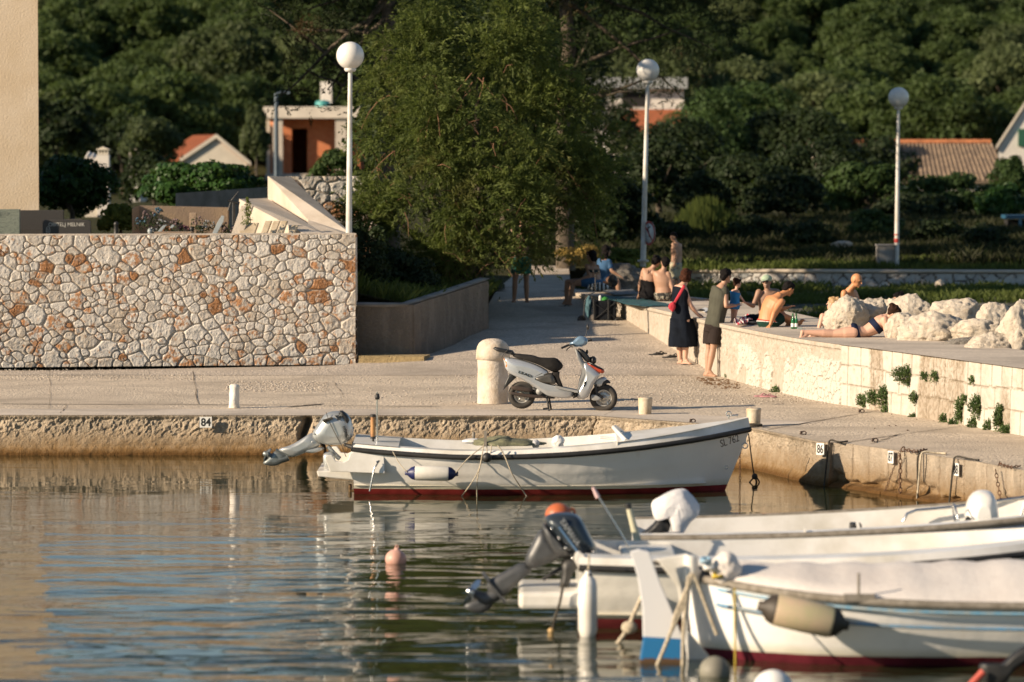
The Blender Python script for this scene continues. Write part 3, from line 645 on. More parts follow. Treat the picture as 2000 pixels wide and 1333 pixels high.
def leaves(pos, nrm, size, asp=.55, rng=None, droop=0):
    """one diamond leaf per position, facing roughly along nrm"""
    n = len(pos); a = rng.normal(size=(n, 3)); t = a-nrm*(a*nrm).sum(1)[:, None]; t /= np.linalg.norm(t, axis=1)[:, None]+1e-9
    if droop: t[:, 2] += droop; t /= np.linalg.norm(t, axis=1)[:, None]
    b = np.cross(nrm, t); b /= np.linalg.norm(b, axis=1)[:, None]+1e-9; s = (size*(.6+.8*rng.rand(n)))[:, None]
    V = np.stack([pos-t*s, pos+b*s*asp, pos+t*s, pos-b*s*asp], 1).reshape(-1, 3); F = np.arange(4*n).reshape(-1, 4); return V, F
def crown_data(seed, n=9000, lobes=26, r=(1, 1, .8), leaf=.05, lobe=.36, jit=.5, up=.3):
    rng = np.random.RandomState(seed); P_, N_, T_ = [], [], []
    Lc = []
    for k in range(lobes):
        th = rng.rand()*2*math.pi; zz = rng.uniform(-.45, 1); rr = math.sqrt(max(0, 1-min(1, abs(zz))**2))*(.55+.3*rng.rand()); Lc.append((rr*math.cos(th), rr*math.sin(th), zz*.72, lobe*(.65+.6*rng.rand())))
    Lc.append((0, 0, .2, .6)); tot = sum(l[3]**2 for l in Lc)
    for x, y, z, lr in Lc:
        m = int(n*lr*lr/tot); d = rng.normal(size=(m, 3)); d /= np.linalg.norm(d, axis=1)[:, None]
        k = 1-np.abs(rng.normal(size=m))*.16; lump = 1+.22*np.sin(d[:, 0]*7+x*9)*np.sin(d[:, 1]*6+y*7)*np.sin(d[:, 2]*7+z*5)
        p = np.stack([x+d[:, 0]*lr*k*lump, y+d[:, 1]*lr*k*lump, z+d[:, 2]*lr*k*lump*.85], 1)
        keep = (rng.rand(m) < .35+.65*sst(-.5, .3, d[:, 2])); P_.append(p[keep]); N_.append(d[keep]); T_.append((rng.rand()*.6+.4*rng.rand(m))[keep])
    p = np.concatenate(P_)*np.array(r); nr = np.concatenate(N_)+jit*rng.normal(size=p.shape)+np.array([0, 0, up]); nr /= np.linalg.norm(nr, axis=1)[:, None]; t = np.concatenate(T_)
    V, F = leaves(p, nr, leaf, .6, rng); return V, F, t
def crown(name, seed, mat, **k):
    V, F, t = crown_data(seed, **k); return np_mesh(name, V, F, mat, None, False, {'tint': ('FACE', t)})
def trunk_mesh(seed, h=1.0, r=.06, limbs=6, spread=.6):
    rng = random.Random(seed); mb = MB(); top = Vector((rng.uniform(-.1, .1), rng.uniform(-.1, .1), h))
    mb.tube([(0, 0, -.3), (rng.uniform(-.05, .05), 0, h*.4), top], [r*1.3, r, r*.6], 8)
    for k in range(limbs):
        a = 2*math.pi*k/limbs+rng.uniform(-.4, .4); s = spread*rng.uniform(.6, 1)
        mb.tube([top*rng.uniform(.5, .95), top+Vector((math.cos(a)*s*.5, math.sin(a)*s*.5, h*.3)), top+Vector((math.cos(a)*s, math.sin(a)*s, h*rng.uniform(.45, .85)))], [r*.5, r*.35, r*.12], 5)
    return mb
# --- the wooded hillside: individual trees from six shared shapes
protos = []
for k in range(7):
    o = crown('crown', 100+k, M_OAK[(0, 1, 0, 2, 0, 1, 2)[k]], n=27000, lobes=85, r=(2.7, 2.7, 2.4), leaf=.085, lobe=.20, jit=1.0); tr = trunk_mesh(k, 1.6, .12, 6, 1.3).build('trunk', M_BARK)
    protos.append((o, tr))
lab = ['round-crowned evergreen oak on the wooded hillside', 'paler olive-toned tree on the wooded hillside', 'round-crowned evergreen oak on the wooded hillside', 'very dark evergreen tree on the wooded hillside']
first = set()
def place_tree(x, y, s, k, label, group, z=None, sz=1.0, cat='tree', name='oak_tree'):
    t = thing(name, label, cat, (x, y, float(hz(x, y)) if z is None else z), random.uniform(0, 6.28), group)
    cr, tr = protos[k]
    for src, dz in ((cr, 1.75), (tr, 0)):
        if id(src) in first: c = src.copy(); C.objects.link(c)
        else: c = src; first.add(id(src))
        c.parent = t; c.location = (0, 0, dz)
    t.scale = (s, s, s*sz); return t
random.seed(11); cand = []; ntr = 0
y = 197.0
while y < 262:
    x = -y*.145-4
    while x < y*.145+6:
        xx, yy = x+random.uniform(-1.3, 1.3), y+random.uniform(-1.2, 1.2); k = random.choice([0, 0, 1, 2, 3, 4, 4, 5, 6]); kk = {0: 0, 1: 1, 2: 0, 3: 3, 4: 0, 5: 1, 6: 3}[k]
        px_ = 1000+xx/yy*FOC; pl_ = next(nm for lim, nm in ((260, 'above the ivy bush'), (500, 'above the small gabled house'), (720, 'above the brick building'), (1180, 'behind the tamarisk'), (1450, 'above the white house'), (1740, 'between the two right lamps'), (9999, 'above the long tiled roof')) if px_ < lim)
        tier = 'at the foot of' if yy < 212 else 'halfway up' if yy < 234 else 'high on'; kd = ['round-crowned evergreen oak', 'paler olive-toned tree', '', 'very dark evergreen tree'][kk]
        place_tree(xx, yy, random.uniform(.8, 1.4), k, f'{kd} {tier} the wooded hillside {pl_}', f'{kd}s {tier} the hillside {pl_}'); ntr += 1
        x += random.uniform(3.6, 5.2)
    y += 3.9
print('hill trees', ntr)
# --- shrubs and trees of the valley floor, each its own thing
M_IVY = leaf_mat('ivy leaves', (.010, .035, .008), (.050, .115, .022), .25, None, .45); M_YG = leaf_mat('yellow green shrub', (.06, .09, .015), (.22, .24, .05), .4)
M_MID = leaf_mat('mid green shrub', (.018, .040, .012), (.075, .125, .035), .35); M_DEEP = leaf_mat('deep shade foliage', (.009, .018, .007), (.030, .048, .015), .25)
M_SUNLIT = leaf_mat('sun-brightened shrub', (.24, .15, .04), (.55, .40, .12), .4); M_GRASS = leaf_mat('grass blades', (.035, .055, .012), (.13, .16, .035), .35)  # golden shrub colour is raised to stand in for missing sunlight
def bush(label, pxc, pyt, pyb, wpx, Y, mat, n=7000, leaf=.07, cat='bush', name='bush', seed=None, lobes=22, group=None, lobe=.34, depth=1.0, trunk=True, jit=.5):
    s = FOC/Y; a = P(pxc, pyt, Y); b_ = P(pxc, pyb, Y); rx = wpx/s/2; rz = (a.z-b_.z)/2; zc = b_.z+rz*.82
    t = thing(name, label, cat, (a.x, Y, b_.z), 0, group); sd_ = seed if seed is not None else int(pxc*7+pyt)
    V, F, tn = crown_data(sd_, n, lobes, (rx/1.02, rx*depth, rz/.95), leaf, lobe, jit); V[:, 2] += rz*.85; V[:, 2] = np.maximum(V[:, 2], -.2)
    np_mesh('foliage', V, F, mat, t, False, {'tint': ('FACE', tn)})
    if trunk: trunk_mesh(sd_, rz*.7, max(.03, rx*.06), 6, rx*.6).build('stem', M_BARK, t)
    return t
bush('glossy dark ivy-clad bush beside the plastered house corner', 140, 288, 440, 170, 84, M_IVY, 15000, .055, lobes=34)
bush('long ivy covered hedge below the small gabled house', 395, 305, 425, 260, 90, M_IVY, 20000, .06, lobes=44, name='hedge', cat='hedge', lobe=.28)
bush('yellow-green leafy shrub by the end of the brown graveyard wall', 232, 392, 462, 85, 77, M_YG, 4200, .045)
bush('grey-green olive tree above the ivy hedge left of the gabled house', 290, 215, 330, 130, 150, M_OAK[1], 9000, .09, 'tree', 'olive_tree')
bush('grey-green olive tree between the gabled house and the brick building', 500, 200, 330, 60, 160, M_OAK[1], 9000, .09, 'tree', 'olive_tree')
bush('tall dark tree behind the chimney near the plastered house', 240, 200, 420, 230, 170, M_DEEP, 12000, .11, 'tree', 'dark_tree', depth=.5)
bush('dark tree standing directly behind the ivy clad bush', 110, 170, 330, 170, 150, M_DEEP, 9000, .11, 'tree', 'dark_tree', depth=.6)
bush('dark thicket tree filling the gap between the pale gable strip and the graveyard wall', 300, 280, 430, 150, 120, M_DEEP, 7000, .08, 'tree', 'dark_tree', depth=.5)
bush('feathery green bush growing in front of the unfinished brick building', 655, 285, 380, 100, 95, M_MID, 6500, .045)
# right-hand thicket
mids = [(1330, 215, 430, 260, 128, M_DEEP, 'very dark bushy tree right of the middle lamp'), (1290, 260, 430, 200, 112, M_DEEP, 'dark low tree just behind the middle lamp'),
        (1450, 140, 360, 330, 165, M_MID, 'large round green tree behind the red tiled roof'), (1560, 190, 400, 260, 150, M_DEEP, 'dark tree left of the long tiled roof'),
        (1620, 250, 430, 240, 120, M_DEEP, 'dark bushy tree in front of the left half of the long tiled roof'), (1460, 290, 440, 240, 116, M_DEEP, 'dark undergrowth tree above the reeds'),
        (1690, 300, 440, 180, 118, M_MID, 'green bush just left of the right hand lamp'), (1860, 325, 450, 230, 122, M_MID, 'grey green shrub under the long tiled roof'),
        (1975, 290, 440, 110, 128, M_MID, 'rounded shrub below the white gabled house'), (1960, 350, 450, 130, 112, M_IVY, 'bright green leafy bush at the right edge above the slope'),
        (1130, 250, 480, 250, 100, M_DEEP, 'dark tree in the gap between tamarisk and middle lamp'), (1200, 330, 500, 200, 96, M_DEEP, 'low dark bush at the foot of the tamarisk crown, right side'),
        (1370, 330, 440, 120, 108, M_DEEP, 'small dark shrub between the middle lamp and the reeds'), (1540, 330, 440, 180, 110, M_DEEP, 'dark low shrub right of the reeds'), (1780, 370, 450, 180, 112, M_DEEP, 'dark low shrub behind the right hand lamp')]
for x, a, b_, wd, Y, m_, lb in mids: bush(lb, x, a, b_, wd, Y, m_, int(9000*max(1, wd/200)), .07 if Y < 130 else .09, 'tree' if 'tree' in lb else 'bush', 'bushy_tree' if 'tree' in lb else 'bush', depth=.6, lobes=30, lobe=.3)
# dense evergreen backdrop rows at the foot of the hill
k = 0
for x in range(80, 2100, 118):
    Y = 186+random.uniform(-4, 5)
    if 320 < x < 470 or 500 < x < 850: Y = 205
    sd_ = 'left of the tamarisk' if x < 720 else 'hidden behind the tamarisk' if x < 1180 else 'right of the tamarisk'
    t = place_tree(P(x+random.uniform(-30, 30), 300, Y).x, Y, random.uniform(1.0, 1.45), random.choice([0, 1, 2, 4, 5]), f'large evergreen in the lowest row under the wooded hillside, {sd_}', f'lowest row of evergreens {sd_}')
# --- feathery tamarisk over the path
M_TAM = leaf_mat('tamarisk plumes', (.018, .038, .010), (.185, .225, .055), .45, (.15, .14, .04)); M_TAMT = pbr('tamarisk twigs', (.26, .13, .07), .85, 0, .2, 9)
def plumes(seed, lobes, Y, n, per, ln, leaf, mat, parent, droop=.5, upb=.4, dy=1.0, name='foliage'):
    """feathery sprays set in the outer shell of each lobe; lobes in picture units at depth Y: (px, py, rx, ry, dY)"""
    rng = np.random.RandomState(seed); tot = sum(l[2]*l[3] for l in lobes); pos, nr, tn, bent = [], [], [], []
    s = FOC/Y
    for px, py, rx, ry, oy in lobes:
        m = int(n*rx*ry/tot); c = P(px, py, Y+oy); r = np.array([rx/s, min(rx, ry*1.3)/s*dy, ry/s])
        d = rng.normal(size=(m, 3)); d /= np.linalg.norm(d, axis=1)[:, None]; kk = rng.uniform(.45, 1.0, m)
        base = np.array(c)+d*r*kk[:, None]; out = d+np.array([0, 0, upb])+rng.normal(size=(m, 3))*.45; out /= np.linalg.norm(out, axis=1)[:, None]
        L = ln*(.6+.8*rng.rand(m)); tone = rng.rand(m)*.7+.15*(d[:, 2] > 0)
        tt = rng.rand(m, per); p = base[:, None]+out[:, None]*(tt*L[:, None])[..., None]; p[..., 2] -= droop*(tt*L[:, None])**2
        sp = .20*L[:, None]*(1-tt*.75); p += rng.normal(size=(m, per, 3))*sp[..., None]*.5
        q = out[:, None]+rng.normal(size=(m, per, 3))*.35; q[..., 2] -= droop*tt*.6
        pos.append(p.reshape(-1, 3)); bent.append(q.reshape(-1, 3)); tn.append(np.clip(np.repeat(tone, per)+.15*rng.rand(m*per), 0, 1))
    p = np.concatenate(pos); t = np.concatenate(bent); t /= np.linalg.norm(t, axis=1)[:, None]; a = rng.normal(size=p.shape); b = np.cross(t, a); b /= np.linalg.norm(b, axis=1)[:, None]+1e-9
    sz = (leaf*(.6+.8*rng.rand(len(p))))[:, None]; V = np.stack([p-t*sz, p+b*sz*.22, p+t*sz, p-b*sz*.22], 1).reshape(-1, 3)-np.array(parent.location)
    return np_mesh(name, V, np.arange(len(V)).reshape(-1, 4), mat, parent, False, {'tint': ('FACE', np.concatenate(tn))})
YT = 76.0
tam = thing('tamarisk_tree', 'large feathery tamarisk tree leaning over the path between the two left lamps', 'tree', (P(880, 560, YT).x, YT, 1.7))
TL0 = [(930, 60, 110, 80, 0), (840, 130, 90, 75, .2), (1010, 130, 110, 90, .4), (800, 90, 50, 40, .2), (900, 190, 130, 100, -.6), (1060, 240, 120, 100, .6), (790, 250, 90, 90, .3), (960, 290, 150, 100, -.6), (740, 330, 60, 60, .5),
      (1140, 300, 60, 70, .8), (840, 350, 120, 90, -.5), (1090, 360, 90, 80, .2), (740, 400, 90, 55, .3), (960, 400, 130, 80, -.8), (1140, 390, 60, 55, 0), (870, 440, 120, 65, -.8), (1070, 430, 75, 50, -.1), (960, 490, 90, 42, -.9),
      (880, 500, 60, 30, -.9), (1015, 470, 50, 55, -.8), (700, 440, 45, 40, .4), (1160, 350, 45, 45, .2), (750, 170, 35, 30, .3), (860, 30, 70, 50, .2), (1000, 40, 70, 60, .3)]
rng = random.Random(77); TL = []
for px, py, rx, ry, oy in TL0:
    for k in range(max(3, int(rx*ry/1250))):
        a = rng.uniform(0, 6.28); q = math.sqrt(rng.random()); c = rng.uniform(18, 46); d_ = -rx/98*math.sqrt(max(0, 1-q*q))*.95*(1 if rng.random() < .8 else -1)
        TL.append((px+math.cos(a)*q*(rx-c*.4), py+math.sin(a)*q*(ry-c*.4), c*1.15, c*.8, oy+d_))
plumes(5, TL, YT, 5200, 34, .46, .046, M_TAM, tam, .95, .5)
w_ = WB(); rng = random.Random(9); root = P(905, 575, YT+.3)
def limb(a, b_, r0, r1, w_, n=7, sag=.15, wob=.08):
    pts = []
    for k in range(n+1):
        t = k/n; p = a.lerp(b_, t)+Vector((rng.uniform(-wob, wob), rng.uniform(-wob, wob), sag*math.sin(t*math.pi)+rng.uniform(-wob, wob)*.5)); pts.append(p)
    pts[0] = a; pts[-1] = b_; w_.tube(pts, [r0+(r1-r0)*k/n for k in range(n+1)], 7)
for px, py, oy, r in [(900, 300, 0, .16), (1000, 330, .5, .13), (800, 340, .3, .12), (930, 150, .2, .12), (1080, 400, .2, .09), (760, 420, .3, .08), (960, 450, -.5, .08)]: limb(root, P(px, py, YT+oy), r, .03, w_)
w_.build('trunk', M_BARK, tam)
w_ = WB()
for k in range(130):   # bare reddish twigs that show through the crown
    px, py, rx, ry, oy = rng.choice(TL0[4:20]); a = P(px+rng.uniform(-.7, .7)*rx, py+rng.uniform(-.6, .6)*ry, YT+oy-rx/98*rng.uniform(.75, 1.0)); d = Vector((rng.uniform(-.4, .4), -.15, rng.uniform(-.5, .45)))
    w_.tube([a, a+d*.5+Vector((0, 0, .03)), a+d+Vector((rng.uniform(-.08, .08), 0, -.05))], [.009, .006, .003], 4)
w_.build('twigs', M_TAMT, tam)
# --- pines: dark overhanging boughs at the top
M_PINE = leaf_mat('pine needles', (.008, .016, .006), (.035, .050, .015), .2, (.10, .045, .02))
def pine(label, px, Y, lobes, n, limbs_, base_py=420):
    t = thing('pine_tree', label, 'tree', (P(px, base_py, Y).x, Y, float(hz(P(px, 300, Y).x, Y)))); plumes(int(px), lobes, Y, n, 26, .34, .04, M_PINE, t, .2, .5)
    w_ = WB(); b_ = Vector(t.location); tp = P(px, -160, Y); limb(b_, tp, .24, .12, w_, 8, 0, .1)
    for x, y, oy in limbs_: limb(b_.lerp(tp, rng.uniform(.45, .85)), P(x, y, Y+oy), .07, .012, w_, 6, .05, .07)
    w_.build('trunk', M_BARK, t)
    return t
pn1 = pine('dark pine whose drooping branch tips hang left of the first lamp', 760, 82, [(600, 20, 120, 45, 0), (720, 30, 110, 60, .4), (640, 90, 110, 40, -.3), (560, 60, 60, 25, 0), (700, 120, 80, 50, .3), (590, 135, 70, 25, -.3), (640, 170, 70, 22, -.3), (720, 190, 50, 30, 0),
      (540, 190, 50, 16, -.2), (600, 205, 45, 14, -.2), (800, 10, 110, 60, .5), (520, 15, 60, 22, 0), (670, -60, 200, 70, 0), (600, -160, 180, 90, -4), (420, -140, 120, 90, -7), (700, -260, 200, 100, -3), (500, -280, 160, 80, -6), (780, 110, 60, 60, .5), (500, 90, 30, 12, 0)], 2500, [(540, 195, -.2), (600, 140, -.3), (560, 60, 0), (640, 175, -.3), (600, 20, 0), (520, 15, 0), (720, 190, 0), (650, 205, -.2)])  # lobes above the frame are added to shade the middle lamp
pn2 = pine('tall dark pine rising between the tamarisk and the middle lamp', 1105, 92, [(1120, 30, 110, 70, 0), (1240, 40, 130, 70, .4), (1350, 50, 90, 60, 0), (1180, 120, 120, 60, 0), (1300, 130, 90, 45, 0), (1400, 100, 60, 40, 0), (1230, 180, 70, 30, -.3), (1100, 160, 90, 60, .3),
      (1330, 190, 50, 20, 0), (1060, 90, 80, 70, .5), (1200, -50, 240, 80, 0), (1150, -180, 220, 110, -1), (1000, -120, 160, 100, -1), (1250, -300, 200, 80, 0), (1420, 30, 60, 40, 0), (1160, 210, 50, 40, 0)], 3200, [(1400, 100, 0), (1350, 50, 0), (1230, 180, -.3), (1330, 190, 0), (1290, 150, 0), (1150, 60, 0)])  # highest lobes, out of view, added to shade the right lamp
for pn, cs in ((pn1, [(-4.8, 80, 10.2, 2.6, 1.7), (-2.5, 82, 11, 2.5, 1.8), (-7.5, 80.5, 9.8, 2.0, 1.3)]), (pn2, [(.3, 89.6, 10.2, 2.8, 1.7), (3.0, 92, 11, 2.6, 2.0), (-2.4, 90, 10.4, 2.0, 1.5)])):
    for k, (x, y, z, r1, r2) in enumerate(cs): V, F, tn = crown_data(900+k, 9000, 26, (r1, r1, r2), .10, .36, .5); V += np.array([x, y, z])-np.array(pn.location); np_mesh('shade_foliage', V, F, M_PINE, pn, False, {'tint': ('FACE', tn)})  # unseen crown clumps added to shade the middle and right lamps and bank
bush('tall dark evergreen added behind the tamarisk to shade the bank', 940, -190, 420, 420, 98, M_DEEP, 16000, .08, 'tree', 'evergreen_tree', lobes=40, lobe=.3)  # mostly hidden tree, added to cast shade over the bank
bush('tall evergreen added unseen behind the tamarisk crown to shade the low stone wall', 850, -60, 440, 330, 87, M_DEEP, 14000, .08, 'tree', 'evergreen_tree', lobes=36, lobe=.3)  # hidden tree, added to keep sun off the low stone wall
bush('narrow evergreen added behind the tamarisk to shade the low wall and path end', 985, -60, 430, 230, 93, M_DEEP, 10000, .08, 'tree', 'evergreen_tree', lobes=30, lobe=.3)  # another hidden tree added for shade on wall and path end
bush('second tall dark evergreen added behind the tamarisk to shade the bank, right of the first', 1050, -130, 420, 300, 105, M_DEEP, 12000, .08, 'tree', 'evergreen_tree', lobes=36, lobe=.3)  # companion tree, also added as a shadow caster for the bank
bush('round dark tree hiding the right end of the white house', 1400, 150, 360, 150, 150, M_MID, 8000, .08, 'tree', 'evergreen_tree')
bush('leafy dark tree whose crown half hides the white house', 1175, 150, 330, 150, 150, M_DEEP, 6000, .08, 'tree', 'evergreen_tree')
bush('dark bushy tree hiding the left end of the long tiled roof', 1705, 256, 400, 180, 150, M_DEEP, 8000, .08, 'tree', 'evergreen_tree')
# --- grass as ground cover
def grass(name, label, area, n, h, mat, seed, zf, width=.012, lean_=.35, dens=None):
    rng = np.random.RandomState(seed); x = rng.uniform(area[0], area[1], n); y = rng.uniform(area[2], area[3], n)
    if dens is not None: k = rng.rand(n) < dens(x, y); x, y = x[k], y[k]
    n = len(x); z = zf(x, y); hh = h*(.4+rng.rand(n))*(.45+1.6*vnoise(x, y, .9, seed+5, 3)**1.5); a = rng.rand(n)*6.28; lx, ly = rng.normal(size=n)*lean_*hh, rng.normal(size=n)*lean_*hh; wd = width*(.6+.8*rng.rand(n)); cx, cy = np.cos(a)*wd, np.sin(a)*wd
    V = np.stack([np.stack([x-cx, y-cy, z-.02], 1), np.stack([x+cx, y+cy, z-.02], 1), np.stack([x+cx*.6+lx*.4, y+cy*.6+ly*.4, z+hh*.6], 1), np.stack([x+lx, y+ly, z+hh*.95], 1)], 1).reshape(-1, 3)
    o = np_mesh(name, V, np.arange(4*n).reshape(-1, 4), mat, None, False, {'tint': ('FACE', rng.rand(n)*.6+.4*vnoise(x, y, 1.1, seed, 2))}); return tag(o, label, 'grass', None, 'stuff')
zbeach = lambda x, y: np.interp(y, [40, 62, 76, 93], [-.2, .55, .95, 1.18])
M_GSHADE = leaf_mat('shade-darkened rough grass', (.012, .015, .006), (.036, .038, .015), .3)  # grass colour darkened to imitate the shade on the bank
grass('bank_grass', 'shade-darkened rough grass on the shaded bank behind the low stone wall', (-1, 26, 93.8, 116), 150000, .22, M_GSHADE, 3, hz, .012)
grass('verge_grass', 'short sunlit grass along the top of the low stone wall', (2.5, 22, 92.6, 95), 16000, .13, M_GRASS, 4, hz, .012)
grass('beach_grass', 'patchy green and yellow grass on the beach behind the pier', (1.4, 20, 75, 91.8), 80000, .15, M_GRASS, 5, zbeach, .012, .4, lambda x, y: sst(.42, .56, vnoise(x, y, .5, 12, 3)+.012*(y-84))*(x > np.interp(y, [75, 77, 81, 92], [4.6, 3.6, 2.6, 1.5])))
grass('tree_grass', 'dark uncut grass under the tamarisk above the retaining wall', (-6, -.2, 69.6, 80), 26000, .22, M_GRASS, 6, lambda x, y: hz(x, y), .012, .4, lambda x, y: (x < np.interp(y, [69.2, 73, 80], [-1.9, -.5, -.2])-.1)*1.0)
bush('golden shrub coloured as sunlit at the end of the path left of the middle lamp', 1150, 474, 535, 150, 88.5, M_SUNLIT, 4200, .035, lobes=16, trunk=False)
bush('yellow-green weed clump at the foot of the middle lamp', 1215, 480, 530, 80, 86.5, M_YG, 2600, .035, lobes=12, trunk=False)
bush('dark bush at the left of the path below the tamarisk crown', 770, 480, 600, 190, 73, M_DEEP, 9000, .04, trunk=False)
bush('shaded green bush behind the right end of the rubble wall', 715, 420, 600, 110, 71.5, M_DEEP, 6000, .04, trunk=False)
bush('dark bush under the lowest tamarisk branches beside the path', 900, 500, 580, 120, 76.5, M_DEEP, 5000, .04, trunk=False)
for x, a, b_, wd, Y, m_, lb in [(1310, 425, 500, 110, 102, M_DEEP, 'low dark scrub on the bank right of the middle lamp'), (1470, 415, 490, 150, 103, M_DEEP, 'low dark scrub on the bank below the reeds'), (1590, 425, 500, 120, 100, M_DEEP, 'low dark scrub on the bank left of the flat pale boulder'), (1700, 405, 470, 130, 104, M_MID, 'small green shrub on the bank left of the right lamp'),
                  (1830, 420, 500, 140, 101, M_DEEP, 'low dark scrub on the bank right of the right lamp'), (1930, 430, 520, 120, 99, M_DEEP, 'low dark scrub on the bank at the right edge')]: bush(lb, x, a, b_, wd, Y, m_, 4200, .05, lobes=18, trunk=False, depth=.7)
# reeds
rg = thing('reed_clump', 'tall upright pale reeds right of the middle lamp', 'reeds', (P(1380, 430, 104).x, 104, float(hz(4.6, 104)))); rr = np.random.RandomState(2); n = 1500
x = rr.normal(size=n)*.42; y = rr.normal(size=n)*.5; hh = (.35+.8*rr.rand(n))*np.exp(-(x/1.0)**2)+.1; V = np.stack([np.stack([x-.012, y, 0*x-.1], 1), np.stack([x+.012, y, 0*x-.1], 1), np.stack([x+.02+.03*rr.normal(size=n), y, hh*.7], 1), np.stack([x+.07*rr.normal(size=n), y, hh], 1)], 1).reshape(-1, 3)
np_mesh('blades', V, np.arange(4*n).reshape(-1, 4), M_GRASS, rg, False, {'tint': ('FACE', rr.rand(n))})
# ================================================================ far buildings
M_WALLW = pbr('cream render', (.62, .56, .46), .9, 0, .1, 1); M_WALLG = pbr('white render', (.66, .62, .56), .9, 0, .08, 1)
def tiles_mat(name, col, sc=20, axis=0):
    m, nt, b, vec = newmat(name); wv = _n(nt, 'ShaderNodeTexWave'); wv.bands_direction = 'X' if axis == 0 else 'Y'; wv.inputs['Scale'].default_value = sc; wv.inputs['Distortion'].default_value = .3
    nt.links.new(vec, wv.inputs['Vector']); n_ = _noise(nt, 3, vec, 5, .7)
    c = _mix(nt, n_, tuple(x*.6 for x in col), tuple(min(.8, x*1.35) for x in col))
    nt.links.new(c, b.inputs['Base Color']); b.inputs['Roughness'].default_value = .85; bn = _n(nt, 'ShaderNodeBump'); bn.inputs['Distance'].default_value = .05
    nt.links.new(wv.outputs['Fac'], bn.inputs['Height']); nt.links.new(bn.outputs[0], b.inputs['Normal']); return m
M_TILE = tiles_mat('orange roof tiles', (.50, .15, .06)); M_DARKIN = pbr('dark interior', (.015, .014, .013), .9)
# unfinished brick house on the valley floor
Yb = 186.0; s = FOC/Yb
br = thing('brick_building', 'unfinished orange block building with concrete frame and open doorway', 'building', (P(600, 335, Yb).x, Yb, P(600, 340, Yb).z))
def brick_mat():
    m, nt, b, vec = newmat('hollow clay blocks'); mp = _n(nt, 'ShaderNodeMapping'); mp.inputs['Rotation'].default_value = (math.pi/2, 0, 0); nt.links.new(vec, mp.inputs[0])
    bt = _n(nt, 'ShaderNodeTexBrick'); bt.inputs['Scale'].default_value = 2.1; bt.inputs['Color1'].default_value = (.50, .13, .045, 1); bt.inputs['Color2'].default_value = (.58, .19, .07, 1); bt.inputs['Mortar'].default_value = (.42, .22, .13, 1); bt.inputs['Mortar Size'].default_value = .025
    nt.links.new(mp.outputs[0], bt.inputs['Vector']); nt.links.new(bt.outputs['Color'], b.inputs['Base Color']); b.inputs['Roughness'].default_value = .9; return m
M_BRICK = brick_mat()
X = lambda px: P(px, 300, Yb).x; Z = lambda py: P(600, py, Yb).z
def wbox(w_, x0, x1, y0, y1, z0, z1): w_.box(((x0+x1)/2, (y0+y1)/2, (z0+z1)/2), (x1-x0, y1-y0, z1-z0))
w_ = WB(); wbox(w_, X(550), X(566), Yb+1.6, Yb+1.8, Z(340), Z(232)); wbox(w_, X(597), X(700), Yb+1.6, Yb+1.8, Z(340), Z(232)); wbox(w_, X(566)+.002, X(597)-.002, Yb+1.6, Yb+1.8, Z(251), Z(232))
w_.build('brick_wall', M_BRICK, br)
w_ = WB(); w_.prism([(X(519)+.1, Yb+1.8), (X(550), Yb+1.8), (X(550), Yb+1.6), (X(519)+.3, Yb+1.6)], Z(340), Z(232), 'z'); wbox(w_, X(519)+.05, X(519)+.25, Yb+2, Yb+8, Z(340), Z(232)); wbox(w_, X(700)-.2, X(700), Yb+2, Yb+8, Z(340), Z(232)); wbox(w_, X(519)+.3, X(700)-.2, Yb+7.8, Yb+8, Z(340), Z(232)); w_.build('side_wall', M_BRICK, br)
w_ = WB(); wbox(w_, X(533), X(552), Yb, Yb+.4, Z(345), Z(232)); w_.build('column', M_CONC, br); w_ = WB(); wbox(w_, X(655), X(677), Yb, Yb+.4, Z(345), Z(232)); w_.build('column', M_CONC, br); w_ = WB(); wbox(w_, X(519), X(526), Yb+.6, Yb+.9, Z(345), Z(232)); w_.build('column', M_CONC, br)
w_ = WB(); wbox(w_, X(515), X(704), Yb-.15, Yb+8.2, Z(232)+.002, Z(209)); w_.build('roof_slab', pbr('pale slab concrete', (.68, .60, .50), .9, 0, .1, 1), br, .03)
w_ = WB(); wbox(w_, X(519), X(704), Yb-.1, Yb+8, Z(352), Z(340)); w_.build('floor_slab', M_CONC, br)
w_ = WB(); wbox(w_, X(618), X(640), Yb+4, Yb+4.7, Z(209), Z(157)); w_.build('chimney', M_WALLG, br)
tt = thing('water_tank', 'turquoise tank standing on the flat roof of the brick building', 'tank', (X(628), Yb+1.5, Z(209)+.002)); mb = MB(); mb.lathe([(0, 0), (.34, 0), (.37, .06), (.37, .24), (.3, .30), (.12, .33), (0, .33)], n=20); mb.build('tank', pbr('turquoise plastic', (.07, .32, .31), .5), tt); mb = MB(); mb.lathe([(0, .331), (.12, .331), (.12, .36), (0, .36)], n=14); mb.build('lid', M_WALLG, tt)
